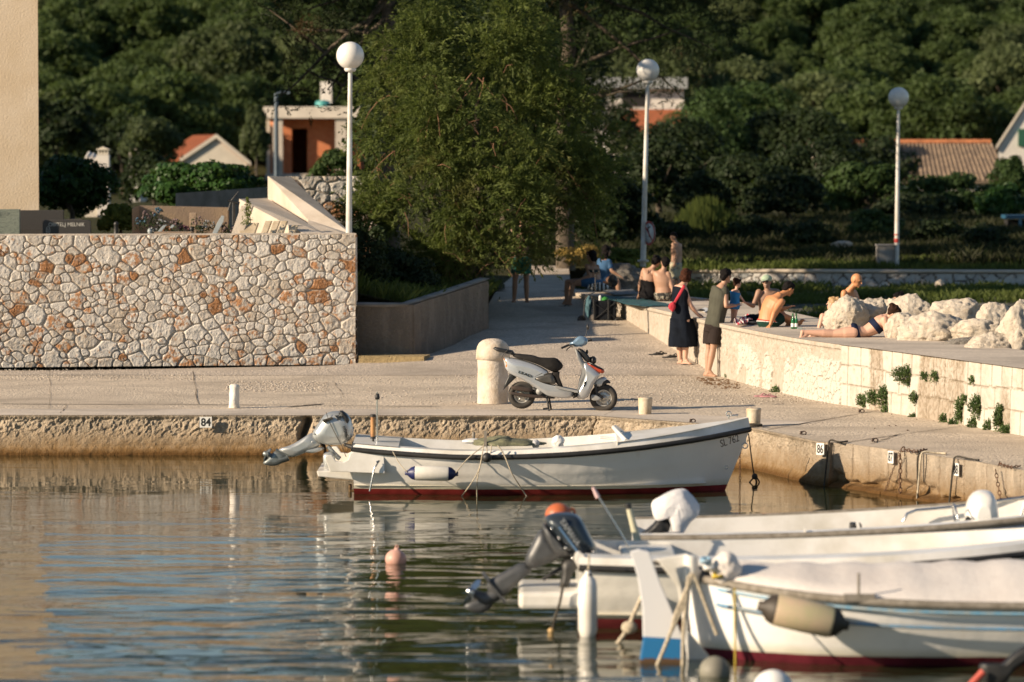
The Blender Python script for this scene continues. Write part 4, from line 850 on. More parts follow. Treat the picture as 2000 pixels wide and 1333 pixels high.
# gable house
def gable(name, label, pxl, pxr, pxp, pyp, pyeL, pyeR, Y, depth, wall, roof, rake=12, dx=1.5, zb=None):
    zb = P(pxp, 400, Y).z if zb is None else zb
    t = thing(name, label, 'house', (P(pxp, pyp, Y).x, Y, zb)); L, Rr, T = P(pxl, pyeL, Y), P(pxr, pyeR, Y), P(pxp, pyp, Y); D = Vector((dx, depth, 0)); e = Vector((0, -.12, 0)); up = Vector((0, 0, .16))
    w_ = WB(); lo_ = lambda p: Vector((p.x, p.y, zb)); w_.add([L, T, Rr, lo_(Rr), lo_(L), L+D, T+D, Rr+D, lo_(Rr)+D, lo_(L)+D], [(0, 4, 3, 2, 1), (5, 6, 7, 8, 9), (0, 5, 9, 4), (2, 3, 8, 7), (0, 1, 6, 5), (1, 2, 7, 6)]); w_.build('wall', wall, t)
    sl = (L-T).normalized()*.25; sr = (Rr-T).normalized()*.25
    w_ = WB(); w_.add([L+sl+e, T+e, T+up+e, L+sl+up+e, L+sl+D-e, T+D-e, T+up+D-e, L+sl+up+D-e], [(0, 1, 2, 3), (4, 7, 6, 5), (3, 2, 6, 7), (0, 4, 5, 1), (0, 3, 7, 4)]); w_.add([Rr+sr+e, T+e, T+up+e, Rr+sr+up+e, Rr+sr+D-e, T+D-e, T+up+D-e, Rr+sr+up+D-e], [(0, 3, 2, 1), (4, 5, 6, 7), (3, 7, 6, 2), (0, 1, 5, 4), (0, 4, 7, 3)])
    w_.build('roof', roof, t); w_ = WB(); q = e*1.3
    for a, b_ in ((L+sl, T), (T, Rr+sr)): w_.add([a+q, b_+q, b_+q+up*1.15, a+q+up*1.15, a+e*.98, b_+e*.98, b_+e*.98+up*1.15, a+e*.98+up*1.15], [(0, 1, 2, 3), (4, 7, 6, 5), (3, 2, 6, 7), (0, 4, 5, 1)])
    w_.build('barge_board', M_WALLW, t); return t
gable('gabled_house', 'small house with a cream gable and orange tiled roof above the ivy hedge', 360, 482, 423, 270, 312, 318, 176, 6, M_WALLW, M_TILE, dx=-1.6)
wg = gable('gabled_house', 'white gabled house with a green shutter at the right edge', 1950, 2110, 2012, 190, 285, 285, 172, 6, M_WALLG, M_TILE, dx=2)
w_ = WB(); a = P(1989, 252, 171.9); b_ = P(2004, 286, 171.9); wbox(w_, a.x, b_.x, 171.85, 171.99, b_.z, a.z); w_.build('shutter', pbr('green shutter', (.02, .10, .06), .6), wg)
# house with the capped chimney behind the ivy
ch = thing('chimney_house', 'low pale house end with a capped masonry chimney beside the ivy bush', 'house', (P(200, 350, 110).x, 110, 2.6)); Yc = 110
w_ = WB(); a, b_ = P(189, 303, Yc), P(213, 420, Yc); wbox(w_, a.x, b_.x, Yc, Yc+.4, b_.z, a.z); w_.build('wall', M_WALLG, ch)
w_ = WB(); c0 = P(201, 303, Yc); wbox(w_, c0.x-.155, c0.x+.155, Yc-.01, Yc+.3, c0.z+.002, c0.z+.05)
for k in (-.13, -.045, .045, .13): wbox(w_, c0.x+k-.018, c0.x+k+.018, Yc, Yc+.28, c0.z+.05, c0.z+.14)
wbox(w_, c0.x-.19, c0.x+.19, Yc-.03, Yc+.32, c0.z+.14, c0.z+.17); w_.prism([(c0.x-.16, c0.z+.172), (c0.x+.16, c0.z+.172), (c0.x, c0.z+.24)], Yc, Yc+.28); w_.build('chimney', M_WALLW, ch)
w_ = WB()
for k in range(7): a = P(168+k*4.3, 309+k*1.5+(k % 2)*1.5, Yc); w_.tube([a, a+Vector((0, .9, .15))], .045, 8)
a, b_ = P(165, 316, Yc+.05), P(190, 430, Yc); w_.build('roof_tiles', M_WALLG, ch); w_ = WB(); w_.prism([(a.x, b_.z), (b_.x-.002, b_.z), (b_.x-.002, P(190, 322, Yc).z), (a.x, a.z)], Yc+.05, Yc+1); w_.build('gable_wall', M_WALLW, ch)
ps = thing('pale_gable_strip', 'narrow pale wall end peeping between dark trees left of the gabled house', 'house', (P(264, 300, 150).x, 150, 2.6)); w_ = WB(); pl = [P(x, y, 150) for x, y in ((252, 286), (273, 274), (273, 420), (252, 420))]; w_.prism([(p.x, p.z) for p in pl], 150, 153); w_.build('wall', M_WALLG, ps)
# white house with the red roof behind the pine
wh = thing('white_house', 'white house above a red tiled porch roof behind the middle lamp', 'house', (P(1270, 220, 180).x, 180, 3)); Yw = 180
w_ = WB(); a, b_ = P(1155, 175, Yw), P(1335, 330, Yw); wbox(w_, a.x, b_.x, Yw, Yw+6, 2.6, a.z); w_.build('wall', M_WALLG, wh)
w_ = WB(); a = P(1148, 152, Yw); b_ = P(1342, 174, Yw); wbox(w_, a.x, b_.x, Yw-.5, Yw+6.3, b_.z, a.z); w_.build('roof', pbr('grey roof slab', (.30, .31, .31), .8), wh)
w_ = WB(); a, b_, c, d_ = P(1205, 214, Yw-.02), P(1350, 214, Yw-.02), P(1368, 256, Yw-2), P(1195, 256, Yw-2); o_ = Vector((0, 0, -.12)); w_.add([a, b_, c, d_, a+o_, b_+o_, c+o_, d_+o_], [(0, 1, 2, 3), (4, 7, 6, 5), (3, 2, 6, 7), (0, 3, 7, 4), (1, 5, 6, 2)]); w_.build('porch_roof', M_TILE, wh)
w_ = WB(); a = P(1240, 172, Yw); wbox(w_, a.x-.6, a.x+.6, Yw-.06, Yw, P(0, 208, Yw).z, P(0, 180, Yw).z); w_.build('window', M_DARKIN, wh)
# long tiled roof
lr = thing('long_house', 'long low house with a faded corrugated tile roof and orange ridge', 'house', (P(1800, 330, 165).x, 165, 2.6)); Yl = 165
M_FADED = pbr('faded lichen tiles', (.25, .18, .12), .9, 0, .25, 3, (.13, .095, .07)); M_RIDGE = pbr('orange ridge tiles', (.55, .20, .08), .8, 0, .2, 3)
a, b_, c, d_ = P(1615, 280, Yl+3), P(1935, 280, Yl+3), P(1968, 354, Yl), P(1600, 354, Yl); w_ = WB(); w_.add([a, b_, c, d_, a-Vector((0, 0, .1)), b_-Vector((0, 0, .1)), c-Vector((0, 0, .1)), d_-Vector((0, 0, .1))], [(0, 1, 2, 3), (4, 7, 6, 5), (3, 2, 6, 7), (1, 5, 6, 2), (0, 3, 7, 4)])
nt_ = 40
for k in range(nt_+1): t_ = k/nt_; p0, p1 = a.lerp(b_, t_), d_.lerp(c, t_); w_.tube([p0, p1], .062, 6)
w_.build('roof', M_FADED, lr); w_ = WB(); w_.tube([a.lerp(b_, k/30)+Vector((0, 0, .05+.015*(k % 2))) for k in range(31)], .11, 6); w_.build('ridge', M_RIDGE, lr)
w_ = WB(); wbox(w_, d_.x+.2, c.x-.3, Yl+.3, Yl+.5, 2.4, d_.z-.1); wbox(w_, c.x-.5, c.x-.3, Yl+.52, Yl+5, 2.4, d_.z-.1); w_.build('wall', M_WALLG, lr)
ru = rockmesh('stone_ruin', P(1602, 305, 130), (.35, .3, .5), 83, M_ROCK); tag(ru, 'sunlit fragment of stone masonry among dark trees left of the right lamp', 'ruin')
ps = rockmesh('pale_boulder', P(1644, 478, 97.5), (.27, .25, .10), 85, M_ROCK); tag(ps, 'flat pale boulder lying on the dark grassy bank', 'boulder')
ps = rockmesh('small_stone', P(1835, 556, 90.5), (.11, .1, .12), 86, M_ROCK, sub=4); tag(ps, 'small white stone at the foot of the low stone wall, right part', 'stone')
bt = thing('blue_trailer', 'dark blue box frame of a trailer at the right edge above the bank', 'trailer', P(1990, 470, 106)); w_ = WB(); a, b_ = P(1968, 421, 106), P(2030, 428, 106); wbox(w_, a.x, b_.x, 106, 107.4, b_.z, a.z); w_.build('roof_panel', pbr('blue paint', (.02, .09, .16), .5), bt); w_ = WB()
for x in (1990, 2028): a = P(x, 425, 106); b_ = P(x+6, 470, 106); wbox(w_, a.x, b_.x, 106.02, 106.1, b_.z, a.z-.05)
w_.build('frame', MATS['blue paint'], bt); w_ = WB(); a, b_ = P(1970, 429, 106.3), P(2030, 462, 106.3); wbox(w_, a.x, b_.x, 106.4, 107.3, b_.z, a.z-.02); w_.build('box', M_DARKIN, bt)
# ================================================================ street lamps, poles, sign, bollards
M_GLOBE = pbr('opal lamp globe', (.74, .72, .68), .35, 0, .04, 3); M_POLE = pbr('pale grey painted pole', (.62, .63, .62), .5, 0, .12, 3, (.48, .42, .34)); M_RED = pbr('red sign paint', (.45, .04, .03), .5); M_WHITE = pbr('white paint', (.74, .73, .70), .5, 0, .05, 5)
def lamp(label, pt, pb, Y, zb=None, r=.25):
    top = P(pt[0], pt[1], Y); bot = P(pb[0], pb[1], Y)
    if zb is not None: bot.z = zb
    t = thing('street_lamp', label, 'street lamp', bot); hgt = top.z-bot.z; lx = (top.x-bot.x); mb = MB()
    mb.tube([(0, 0, -.1), (lx*.3, 0, hgt*.3), (lx, 0, hgt-r*1.0)], [.062, .055, .038], 16); mb.build('pole', M_POLE, t)
    mb = MB(); mb.lathe([(0, -.04), (.09, -.04), (.11, 0), (.10, .035), (.0, .035)], (lx, 0, hgt-r*1.0), 20); mb.build('collar', M_POLE, t)
    mb = MB(); mb.ell((lx, 0, hgt), r, None, 32, 20); mb.build('globe', M_GLOBE, t)
    mb = MB(); mb.lathe([(0, -.02), (.12, -.02), (.12, .02), (0, .02)], (0, 0, .02), 16); mb.build('base_flange', M_POLE, t); return t, hgt
lamp('white globe lamp on a pale post rising behind the end of the rubble wall', (684, 109), (680.5, 462), 69.4, 2.0)
l2, h2 = lamp('globe lamp on a pale post beside the round no-diving sign', (1265, 138), (1256, 512), 83.0)
l3, h3 = lamp('globe lamp on a thin post beside the concrete box on the right', (1755, 191), (1751, 524), 93.6)
mb = MB(); mb.lathe([(.062, 0), (.062, .10)], (0, 0, .62), 16); mb.lathe([(.062, 0), (.062, .03)], (0, 0, .80), 16); mb.build('red_band', M_RED, l3)
cb = thing('concrete_box', 'grey concrete meter box beside the right hand lamp post', 'utility box', P(1730, 526, 93.5)); W = 33/80/2; mb = MB(); mb.box((0, .2, .27), (W*2, .4, .58)); mb.box((0, .2, .58), (W*2+.04, .44, .04)); mb.build('box', M_CONCG, cb, .01); mb = MB(); mb.box((0, -.004, .27), (W*1.5, .008, .4)); mb.build('door', pbr('grey door', (.30, .29, .27), .8), cb)
# no-diving sign strapped to the middle lamp
sg = thing('round_sign', 'round red-rimmed no-diving sign strapped to the middle lamp post', 'sign', P(1268, 456, 82.85), R(-62)); M = Rx(math.pi/2)
mb = MB(); mb.lathe([(0, -.004), (.26, -.004), (.26, .004), (0, .004)], M=M, n=40); mb.build('plate', M_WHITE, sg)
mb = MB(); mb.torus((0, -.006, 0), .24, .026, M, 40, 6, .12); mb.build('red_rim', M_RED, sg)
M_BLK = pbr('black plastic', (.02, .02, .02), .5); mb = MB(); mb.ell((.02, -.008, -.05), (.036, .003, .036)); mb.tube([(.0, -.008, -.01), (-.05, -.008, .10), (-.03, -.008, .19)], [.028, .024, .014], 6, flat=.1, up=(1, 0, 0)); mb.tube([(.0, -.008, -.01), (.08, -.008, -.10)], [.016, .012], 6, flat=.15, up=(1, 0, 0)); mb.tube([(-.05, -.008, .10), (.06, -.008, .15)], [.018, .012], 6, flat=.15, up=(1, 0, 0)); mb.build('diver_pictogram', M_BLK, sg)
mb = MB(); mb.tube([(-.15, -.012, .15), (.15, -.012, -.15)], .018, 4, flat=.15, up=(0, 1, 0)); mb.build('red_bar', M_RED, sg); mb = MB(); mb.tube([(0, .005, .1), (0, .10, .1)], .012, 6); mb.tube([(0, .005, -.1), (0, .10, -.1)], .012, 6); mb.build('bracket', M_POLE, sg)
up_ = thing('utility_pole', 'slim dark blue-grey pole in front of the unfinished brick building', 'pole', P(540, 350, 120)); h_ = P(541, 183, 120).z-up_.location.z; mb = MB(); mb.tube([(0, 0, -1), (0, 0, h_)], [.075, .06], 12); mb.build('pole', pbr('blue grey steel', (.10, .13, .16), .5, .3), up_); mb = MB(); mb.tube([(0, 0, h_), (.25, 0, h_+.05), (.42, 0, h_)], [.03, .03, .06], 8); mb.build('lamp_arm', MATS['blue grey steel'], up_)
# bollards
def stone_bollard(name, label, px, py, Y, prof, mat, n=40, ns=.006, seed=1):
    b0 = G(px, py, ZQ+.004); t = thing(name, label, 'bollard', b0); mb = MB(); mb.lathe(prof, n=n); mb.v = [tuple(Vector(v)+Vector((mn.noise(Vector(v)*5+Vector((seed, 0, 0))), mn.noise(Vector(v)*5+Vector((0, seed, 0))), 0))*ns*2) for v in mb.v]; mb.build('post', mat, t); return t
def lath_f(pts, k=6):
    out = []
    for (r0, z0), (r1, z1) in zip(pts[:-1], pts[1:]): out += [(r0+(r1-r0)*i/k, z0+(z1-z0)*i/k) for i in range(k)]
    return out+[pts[-1]]
M_BOLL = pbr('white limestone bollard', (.60, .53, .45), .9, 0, .10, 4, (.48, .38, .27), .012, 22); M_POSTW = pbr('whitewashed stone', (.70, .67, .62), .85, 0, .06, 6, (.58, .52, .44), .01, 24)
bb = stone_bollard('stone_bollard', 'big domed white stone bollard behind the silver scooter', 962.5, 788, 0, lath_f([(.232, 0), (.23, .60), (.228, .66)])+[(.252, .665), (.254, .74), (.252, .79), (.238, .85), (.205, .905), (.155, .945), (.09, .968), (.02, .975)], M_BOLL, 48, .006, 3)
mb = MB(); b0 = G(457.5, 797, ZQ+.004); t = thing('mooring_post', 'short whitewashed stone post standing alone on the left of the quay', 'bollard', b0); mb.lathe(lath_f([(.078, 0), (.074, .15), (.075, .30)])+[(.068, .335), (.04, .35), (.005, .352)], n=20); mb.v = [tuple(Vector(v)+Vector((mn.noise(Vector(v)*9), mn.noise(Vector(v)*9+Vector((4, 0, 0))), 0))*.012) for v in mb.v]; mb.build('post', M_POSTW, t)
M_BSM = pbr('cream concrete bollard', (.56, .49, .38), .85, 0, .1, 8, (.44, .33, .2), .005, 40)
stone_bollard('mooring_bollard', 'small tapered concrete bollard between the scooter and the boat bow', 1260, 809, 0, lath_f([(.088, 0), (.102, .20), (.104, .225)], 4)+[(.098, .236), (.002, .238)], M_BSM, 28, .002, 5)
sb = stone_bollard('mooring_bollard', 'small tapered concrete bollard with dark rope at its foot by the bow', 1472, 832, 0, lath_f([(.092, 0), (.102, .20), (.105, .23)], 4)+[(.099, .24), (.002, .242)], M_BSM, 28, .002, 6)
# ================================================================ boats
def gel_mat(name, top=(.80, .78, .74), anti=(.22, .03, .03), zb=.06, stripe=None, dirt=.35):
    """white gelcoat with antifouling below zb, soft scum line and rust weeps"""
    m, nt, b, vec = newmat(name); sx = _n(nt, 'ShaderNodeSeparateXYZ'); nt.links.new(vec, sx.inputs[0]); z = sx.outputs[2]
    mp = _n(nt, 'ShaderNodeMapping'); mp.inputs['Scale'].default_value = (1, 1, .12); nt.links.new(vec, mp.inputs[0])
    run = _noise(nt, 6, mp.outputs[0], 4, .6); mot = _noise(nt, 2.5, vec, 4, .6)
    c = _mix(nt, _math(nt, 'MULTIPLY', _ramp(nt, run, [(.60, 0.), (.78, 1.)]), dirt), top, (.50, .40, .28)); c = _mix(nt, _ramp(nt, mot, [(.45, 0.), (.7, .35)]), c, tuple(x*.86 for x in top))
    sc = _ramp(nt, _math(nt, 'ADD', z, _math(nt, 'MULTIPLY', mot, .10)), [(zb+.03, .7), (zb+.14, 0.)]); c = _mix(nt, sc, c, (.46, .42, .24))
    if stripe:
        for z0, z1, col in stripe: f = _math(nt, 'MULTIPLY', _math(nt, 'GREATER_THAN', z, z0), _math(nt, 'LESS_THAN', z, z1)); c = _mix(nt, f, c, col)
    zz = _math(nt, 'ADD', z, _math(nt, 'MULTIPLY', _math(nt, 'SUBTRACT', run, .5), .012))
    c = _mix(nt, _math(nt, 'LESS_THAN', zz, zb), c, _mix(nt, _ramp(nt, mot, [(.4, 0.), (.6, 1.)]), anti, tuple(x*.6 for x in anti)))
    nt.links.new(c, b.inputs['Base Color']); b.inputs['Roughness'].default_value = .25; b.inputs['Coat Weight'].default_value = .3; b.inputs['Coat Roughness'].default_value = .12
    bn = _n(nt, 'ShaderNodeBump'); bn.inputs['Distance'].default_value = .006; nt.links.new(_noise(nt, 5, vec, 2), bn.inputs['Height']); nt.links.new(bn.outputs[0], b.inputs['Normal']); return m
M_GEL = pbr('white gelcoat', (.80, .78, .74), .3, 0, .06, 2, (.60, .57, .50), .001, 30, .2); M_RUBB = pbr('black rubber', (.025, .024, .023), .55, 0, .2, 8); M_ROPE = pbr('pale rope', (.50, .43, .32), .9, 0, .2, 30, None, .003, 90); M_ROPED = pbr('dark wet rope', (.05, .042, .03), .85, 0, .3, 30)
M_ROPEY = pbr('yellow rope', (.55, .40, .05), .85, 0, .2, 30); M_STEEL = pbr('stainless steel', (.62, .62, .61), .22, 1, .05, 8); M_RUST_B = pbr('weedy brown metal', (.16, .09, .03), .8, 0, .4, 20); M_WOOD = pbr('varnished wood', (.42, .22, .08), .45, 0, .25, 14, (.28, .13, .05)); M_GREYW = pbr('weathered grey wood', (.24, .215, .18), .85, 0, .2, 12, (.15, .13, .10))
def hull(name, parent, mat, L, bm_, sheer, keel, x0, rake=.35, nst=44, nj=18, pw=.5, pz=1.25, transom=.85, bowp=2.2, strakes=0, stern_pt=False):
    """lofted hull, bow at +x. sheer(t), keel(t): heights; returns the sheer line of both sides"""
    V = []; sheerL = []
    for i in range(nst+1):
        t = i/nst; w_ = 1-max(0, (t-.45)/.55)**bowp
        if stern_pt: w_ *= 1-max(0, (.35-t)/.35)**2.4*.99
        else: w_ *= transom+(1-transom)*math.sin(min(1, t/.4)*math.pi/2)
        w_ = max(w_, .004); s = sheer(t); k = keel(t); row = []
        for j in range(nj+1):
            u = j/nj; y = bm_*w_*(u**pw)*(1 if not strakes else 1+.014*((u*strakes) % 1)*(u < .97)); z = k+(s-k)*(u**pz)
            xx = x0+L*t+rake*max(0, (t-.55)/.45)**1.5*(z-s)/(s+.25)*1.0
            if stern_pt: xx -= .12*max(0, (.3-t)/.3)*(z-s)
            row.append((xx, y, z))
        V.append(row); sheerL.append(Vector(row[-1]))
    mb = MB(); rings = [[Vector((x, -y, z)) for x, y, z in r_[::-1]]+[Vector((x, y, z)) for x, y, z in r_[1:]] for r_ in V]
    n = len(rings[0]); vs = [v for r_ in rings for v in r_]; fs = [(i*n+k, (i+1)*n+k, (i+1)*n+k+1, i*n+k+1) for i in range(len(rings)-1) for k in range(n-1)]; mb.add(vs, fs, not strakes or True)
    mb.add(rings[0], [tuple(range(n))]); mb.build(name, mat, parent); return sheerL
def side(sl, sgn, off=0, dz=0, a=0, b=None): return [Vector((p.x, sgn*(p.y+off), p.z+dz)) for p in sl[a:b]]
def bandloft(mb, A, B, th=0):
    n = len(A); mb.add(A+B, [(i, i+1, n+i+1, n+i) for i in range(n-1)], True)
def pillow(mb, pts, Y, th, levels=((1, .0), (.97, .35), (.9, .7), (.75, .92), (.4, 1.0)), ctr=None, loc=None, world=True):
    """a closed side outline (picture points at depth Y) swollen to a rounded body of half thickness th"""
    Q = [P(x, y, Y) for x, y in pts]; c = sum(Q, Vector())/len(Q) if ctr is None else P(*ctr, Y); rings = []
    for s, k in levels[::-1]: rings.append([Vector((c.x+(q.x-c.x)*s, Y-th*k, c.z+(q.z-c.z)*s)) for q in Q])
    for s, k in levels: rings.append([Vector((c.x+(q.x-c.x)*s, Y+th*k, c.z+(q.z-c.z)*s)) for q in Q])
    return mb.loft(rings, True, True)
def rnd_poly(pts, k=4):
    """soften an outline by corner cutting"""
    for _ in range(k):
        q = []
        for i in range(len(pts)): a, b_ = pts[i], pts[(i+1) % len(pts)]; q += [(a[0]*.75+b_[0]*.25, a[1]*.75+b_[1]*.25), (a[0]*.25+b_[0]*.75, a[1]*.25+b_[1]*.75)]
        pts = q
    return pts
def rope(pts, r, mat, name, parent=None, n=6, fine=6, world=True):
    w_ = WB() if world else MB(); Q = [Vector(p) for p in pts]; out = []
    for i in range(len(Q)-1):
        p0, p1, p2, p3 = Q[max(i-1, 0)], Q[i], Q[i+1], Q[min(i+2, len(Q)-1)]
        for k in range(fine): t = k/fine; out.append(.5*((2*p1)+(p2-p0)*t+(2*p0-5*p1+4*p2-p3)*t*t+(3*p1-p0-3*p2+p3)*t**3))
    out.append(Q[-1]); w_.tube(out, r, n); return w_.build(name, mat, parent)
def fender(label, a, b_, r, body, ends, name='fender', group=None):
    a, b_ = Vector(a), Vector(b_); t = thing(name, label, 'fender', (a+b_)/2, 0, group); d = (b_-a); L = d.length; M = d.to_track_quat('Z', 'Y').to_matrix(); mb = MB()
    mb.lathe([(r*.93, -L*.33), (r, -L*.30), (r*1.02, 0), (r, L*.30), (r*.93, L*.33)], M=M, n=24); mb.build('body', body, t)
    for s in (-1, 1):
        mb = MB(); mb.lathe([(r*.96, s*L*.33), (r*.80, s*L*.40), (r*.34, s*L*.47), (r*.30, s*L*.52), (.001, s*L*.52)], M=M, n=20); mb.build('end_cap', ends, t)
    return t
# ---------------------------------------------------------------- the moored white boat in the middle
YB = 49.1; sB = FOC/YB
bo = thing('motor_boat', 'white open motor boat with black rub rail and red bottom, lettered SL 762', 'boat', (0, YB, 0))
xs0, xb = (694-1000)/sB, (1466-1000)/sB; LB = xb-xs0
shB = lambda t: .585-.42*t*(1-t)*1.05+.285*max(0, t-.25)**1.25
kB = lambda t: -.22+.2*max(0, (t-.9)/.1)**2
M_H1 = gel_mat('boat gelcoat', (.80, .775, .73), (.24, .03, .028), .075)
sl = hull('hull', bo, M_H1, LB, .98, shB, kB, xs0, rake=.42, strakes=6, pw=.42, pz=1.35, transom=.84, bowp=2.3)
for sgn, nm in ((-1, 'near'), (1, 'far')):
    mb = MB(); mb.tube(side(sl, sgn, .012, -.0), .034, 8); mb.build('rub_rail', M_RUBB, bo)
mb = MB(); st0 = side(sl, -1, .012, 0)[0]; mb.tube([st0, Vector((st0.x-.02, 0, st0.z+.02)), Vector((st0.x, -st0.y, st0.z))], .03, 8); mb.build('rub_rail', M_RUBB, bo)
mb = MB()          # coaming strake above the rail, capping and inner skin
cz = lambda i: .075+.075*(i/44)**3
for sgn in (-1, 1):
    A = side(sl, sgn, .0, .02); B_ = [Vector((p.x-(.02 if i > 40 else 0), p.y*.985-sgn*.03 if abs(p.y) > .1 else p.y*.8, p.z+cz(i)-.02)) for i, p in enumerate(A)]
    Cc = [Vector((p.x-(.03 if i > 40 else 0), p.y-sgn*min(.15, abs(p.y)*.9), p.z+.008)) for i, p in enumerate(B_)]; D_ = [Vector((p.x, p.y*.96, max(.10, p.z-.34))) for p in Cc]
    bandloft(mb, A, B_); bandloft(mb, B_, Cc); bandloft(mb, Cc, D_)
mb.build('coaming', M_GEL, bo)
mb = MB(); fl = [Vector((p.x, -p.y*.8, .12)) for p in sl[:40]]; fr = [Vector((p.x, p.y*.8, .12)) for p in sl[:40]]; bandloft(mb, fl, fr); mb.build('floor', M_GEL, bo)
for a, b_, up in ((29, 45, .10), (0, 6, .085)):      # foredeck and stern deck
    mb = MB()
    L_ = [Vector((p.x, -max(.002, p.y-.02), p.z+cz(a+i)+.006)) for i, p in enumerate(sl[a:b_])]; Mi = [Vector((p.x, 0, p.z+cz(a+i)+.006+.045*min(1, p.y*1.6))) for i, p in enumerate(sl[a:b_])]; R_ = [Vector((p.x, -p.y, p.z)) for p in L_]
    bandloft(mb, L_, Mi); bandloft(mb, Mi, R_); mb.add([L_[0], Mi[0], R_[0], R_[0]-Vector((0, 0, .2)), L_[0]-Vector((0, 0, .2))], [(0, 1, 2, 3, 4)]); mb.build('deck', M_GEL, bo)
mb = MB(); q0 = sl[30]; mb.tube([Vector((q0.x, -q0.y*.86, q0.z+.10)), Vector((q0.x-.10, -q0.y*.5, q0.z+.19)), Vector((q0.x-.14, 0, q0.z+.22)), Vector((q0.x-.10, q0.y*.5, q0.z+.19)), Vector((q0.x, q0.y*.86, q0.z+.10))], .028, 10); mb.build('breakwater', M_GEL, bo)
for tx in (.30, .52):
    i = int(tx*44); p = sl[i]; mb = MB(); mb.box((p.x, 0, .38), (.28, p.y*1.8, .05)); mb.build('thwart', M_GEL, bo, .012)
LP = lambda px, py, Y=48.15: P(px, py, Y)-Vector((0, YB, 0))
# stern bracket, scoop side and swim platform
mb = MB(); ol = [(640, 889), (634, 893), (645, 921), (752, 925), (750, 882), (698, 878), (684, 886), (680, 898), (670, 903), (656, 901), (651, 893), (648, 889)]; Q = [LP(x, y, 48.27) for x, y in ol]; mb.prism([(q.x, q.z) for q in Q], 48.24-YB, 48.30-YB); mb.build('stern_bracket', M_GEL, bo, .008); mb = MB(); mb.prism([(q.x, q.z) for q in Q], 49.67-YB, 49.73-YB); mb.build('stern_bracket', M_GEL, bo, .008)
mb = MB(); a, b_ = LP(618, 921, 48.4), LP(744, 939, 48.4); mb.prism([(a.x, a.z), (b_.x+.1, a.z+.02), (b_.x+.4, b_.z-.04), (b_.x, b_.z-.03), (a.x+.02, a.z-.07)], 48.42-YB, 49.78-YB); mb.build('swim_platform', M_GEL, bo, .015)
mb = MB(); a = LP(735, 903, 48.2); mb.tube([a, a+Vector((.04, 0, .02)), LP(731, 915, 48.2), LP(722, 960, 48.2)], .011, 6); mb.tube([LP(743, 903, 48.25), LP(745, 917, 48.3)], .009, 6); mb.build('boarding_ladder', M_STEEL, bo)
mb = MB(); mb.lathe([(.012, 0), (.012, .64)], LP(737, 864, 48.7), 8); mb.build('light_mast', M_STEEL, bo); mb = MB(); tp = LP(737, 776, 48.7); mb.lathe([(0, -.03), (.028, -.03), (.03, .0), (.022, .045), (0, .05)], tp, 12); mb.build('mast_light', M_RUBB, bo)
mb = MB(); a = LP(728.5, 853, 48.6); b_ = LP(728.5, 815, 48.6); mb.tube([a, b_], .031, 14); mb.build('tiller_grip', M_WOOD, bo); mb = MB(); mb.tube([LP(729, 866, 48.6), a], .014, 8); mb.tube([b_, b_+Vector((0, 0, .035))], .035, 12); mb.tube([a+Vector((0, 0, -.03)), a], .034, 12); mb.build('tiller_fitting', M_RUBB, bo)
mb = MB(); mb.lathe([(0, -.06), (.02, -.06), (.02, .02), (.012, .03), (.0, .03)], LP(925, 848, 49.4), 8); mb.build('oar_pin', M_GREYW, bo)
mb = MB(); mb.box(LP(948, 857, 48.45), (.035, .03, .2)); mb.build('oar_pin', M_GREYW, bo)
mb = MB(); mb.box(LP(1186, 856, 48.9), (.2, .10, .025), Ry(R(4))); mb.build('cleat_board', M_GEL, bo, .01)
mb = MB(); q = sl[43]; c = Vector((q.x-.16, -.02, q.z+cz(43)+.07)); mb.torus(c, .032, .008, Rx(math.pi/2), 16, 6); mb.tube([c+Vector((.04, 0, -.02)), c+Vector((.12, 0, -.015))], .012, 6); mb.tube([c+Vector((0, 0, -.06)), c], .01, 6); mb.build('bow_ring', M_STEEL, bo)
mb = MB(); mb.torus(LP(1455, 871, 49.0), .035, .007, Rx(math.pi/2), 16, 6); mb.build('tow_ring', M_STEEL, bo)
for px, py in ((1419, 913), (894, 955)): mb = MB(); mb.torus(LP(px, py, 48.62 if px < 1000 else 48.98), .02, .005, Rx(math.pi/2), 14, 6); mb.build('hull_eye', M_STEEL, bo)
mb = MB(); mb.tube([LP(686, 962, 49.0), LP(722, 962, 49.0)], .035, 8); mb.tube([LP(684, 946, 49.0), LP(684, 980, 49.0)], .022, 6); mb.build('propeller_shaft', M_RUST_B, bo)
# registration letters on the bow
def hull_text(txt, px, py, sz, parent, mat, tilt, yaw, Y, sx=.8, shear=.25):
    o = text_mesh('registration', txt, sz, mat, parent, LP(px, py, Y), Rz(yaw) @ Ry(-tilt) @ Rx(math.pi/2), .003, sx, 0); return o
hull_text('SL 762', 1425, 862, .135, bo, M_RUBB, R(14), R(31), 48.66)
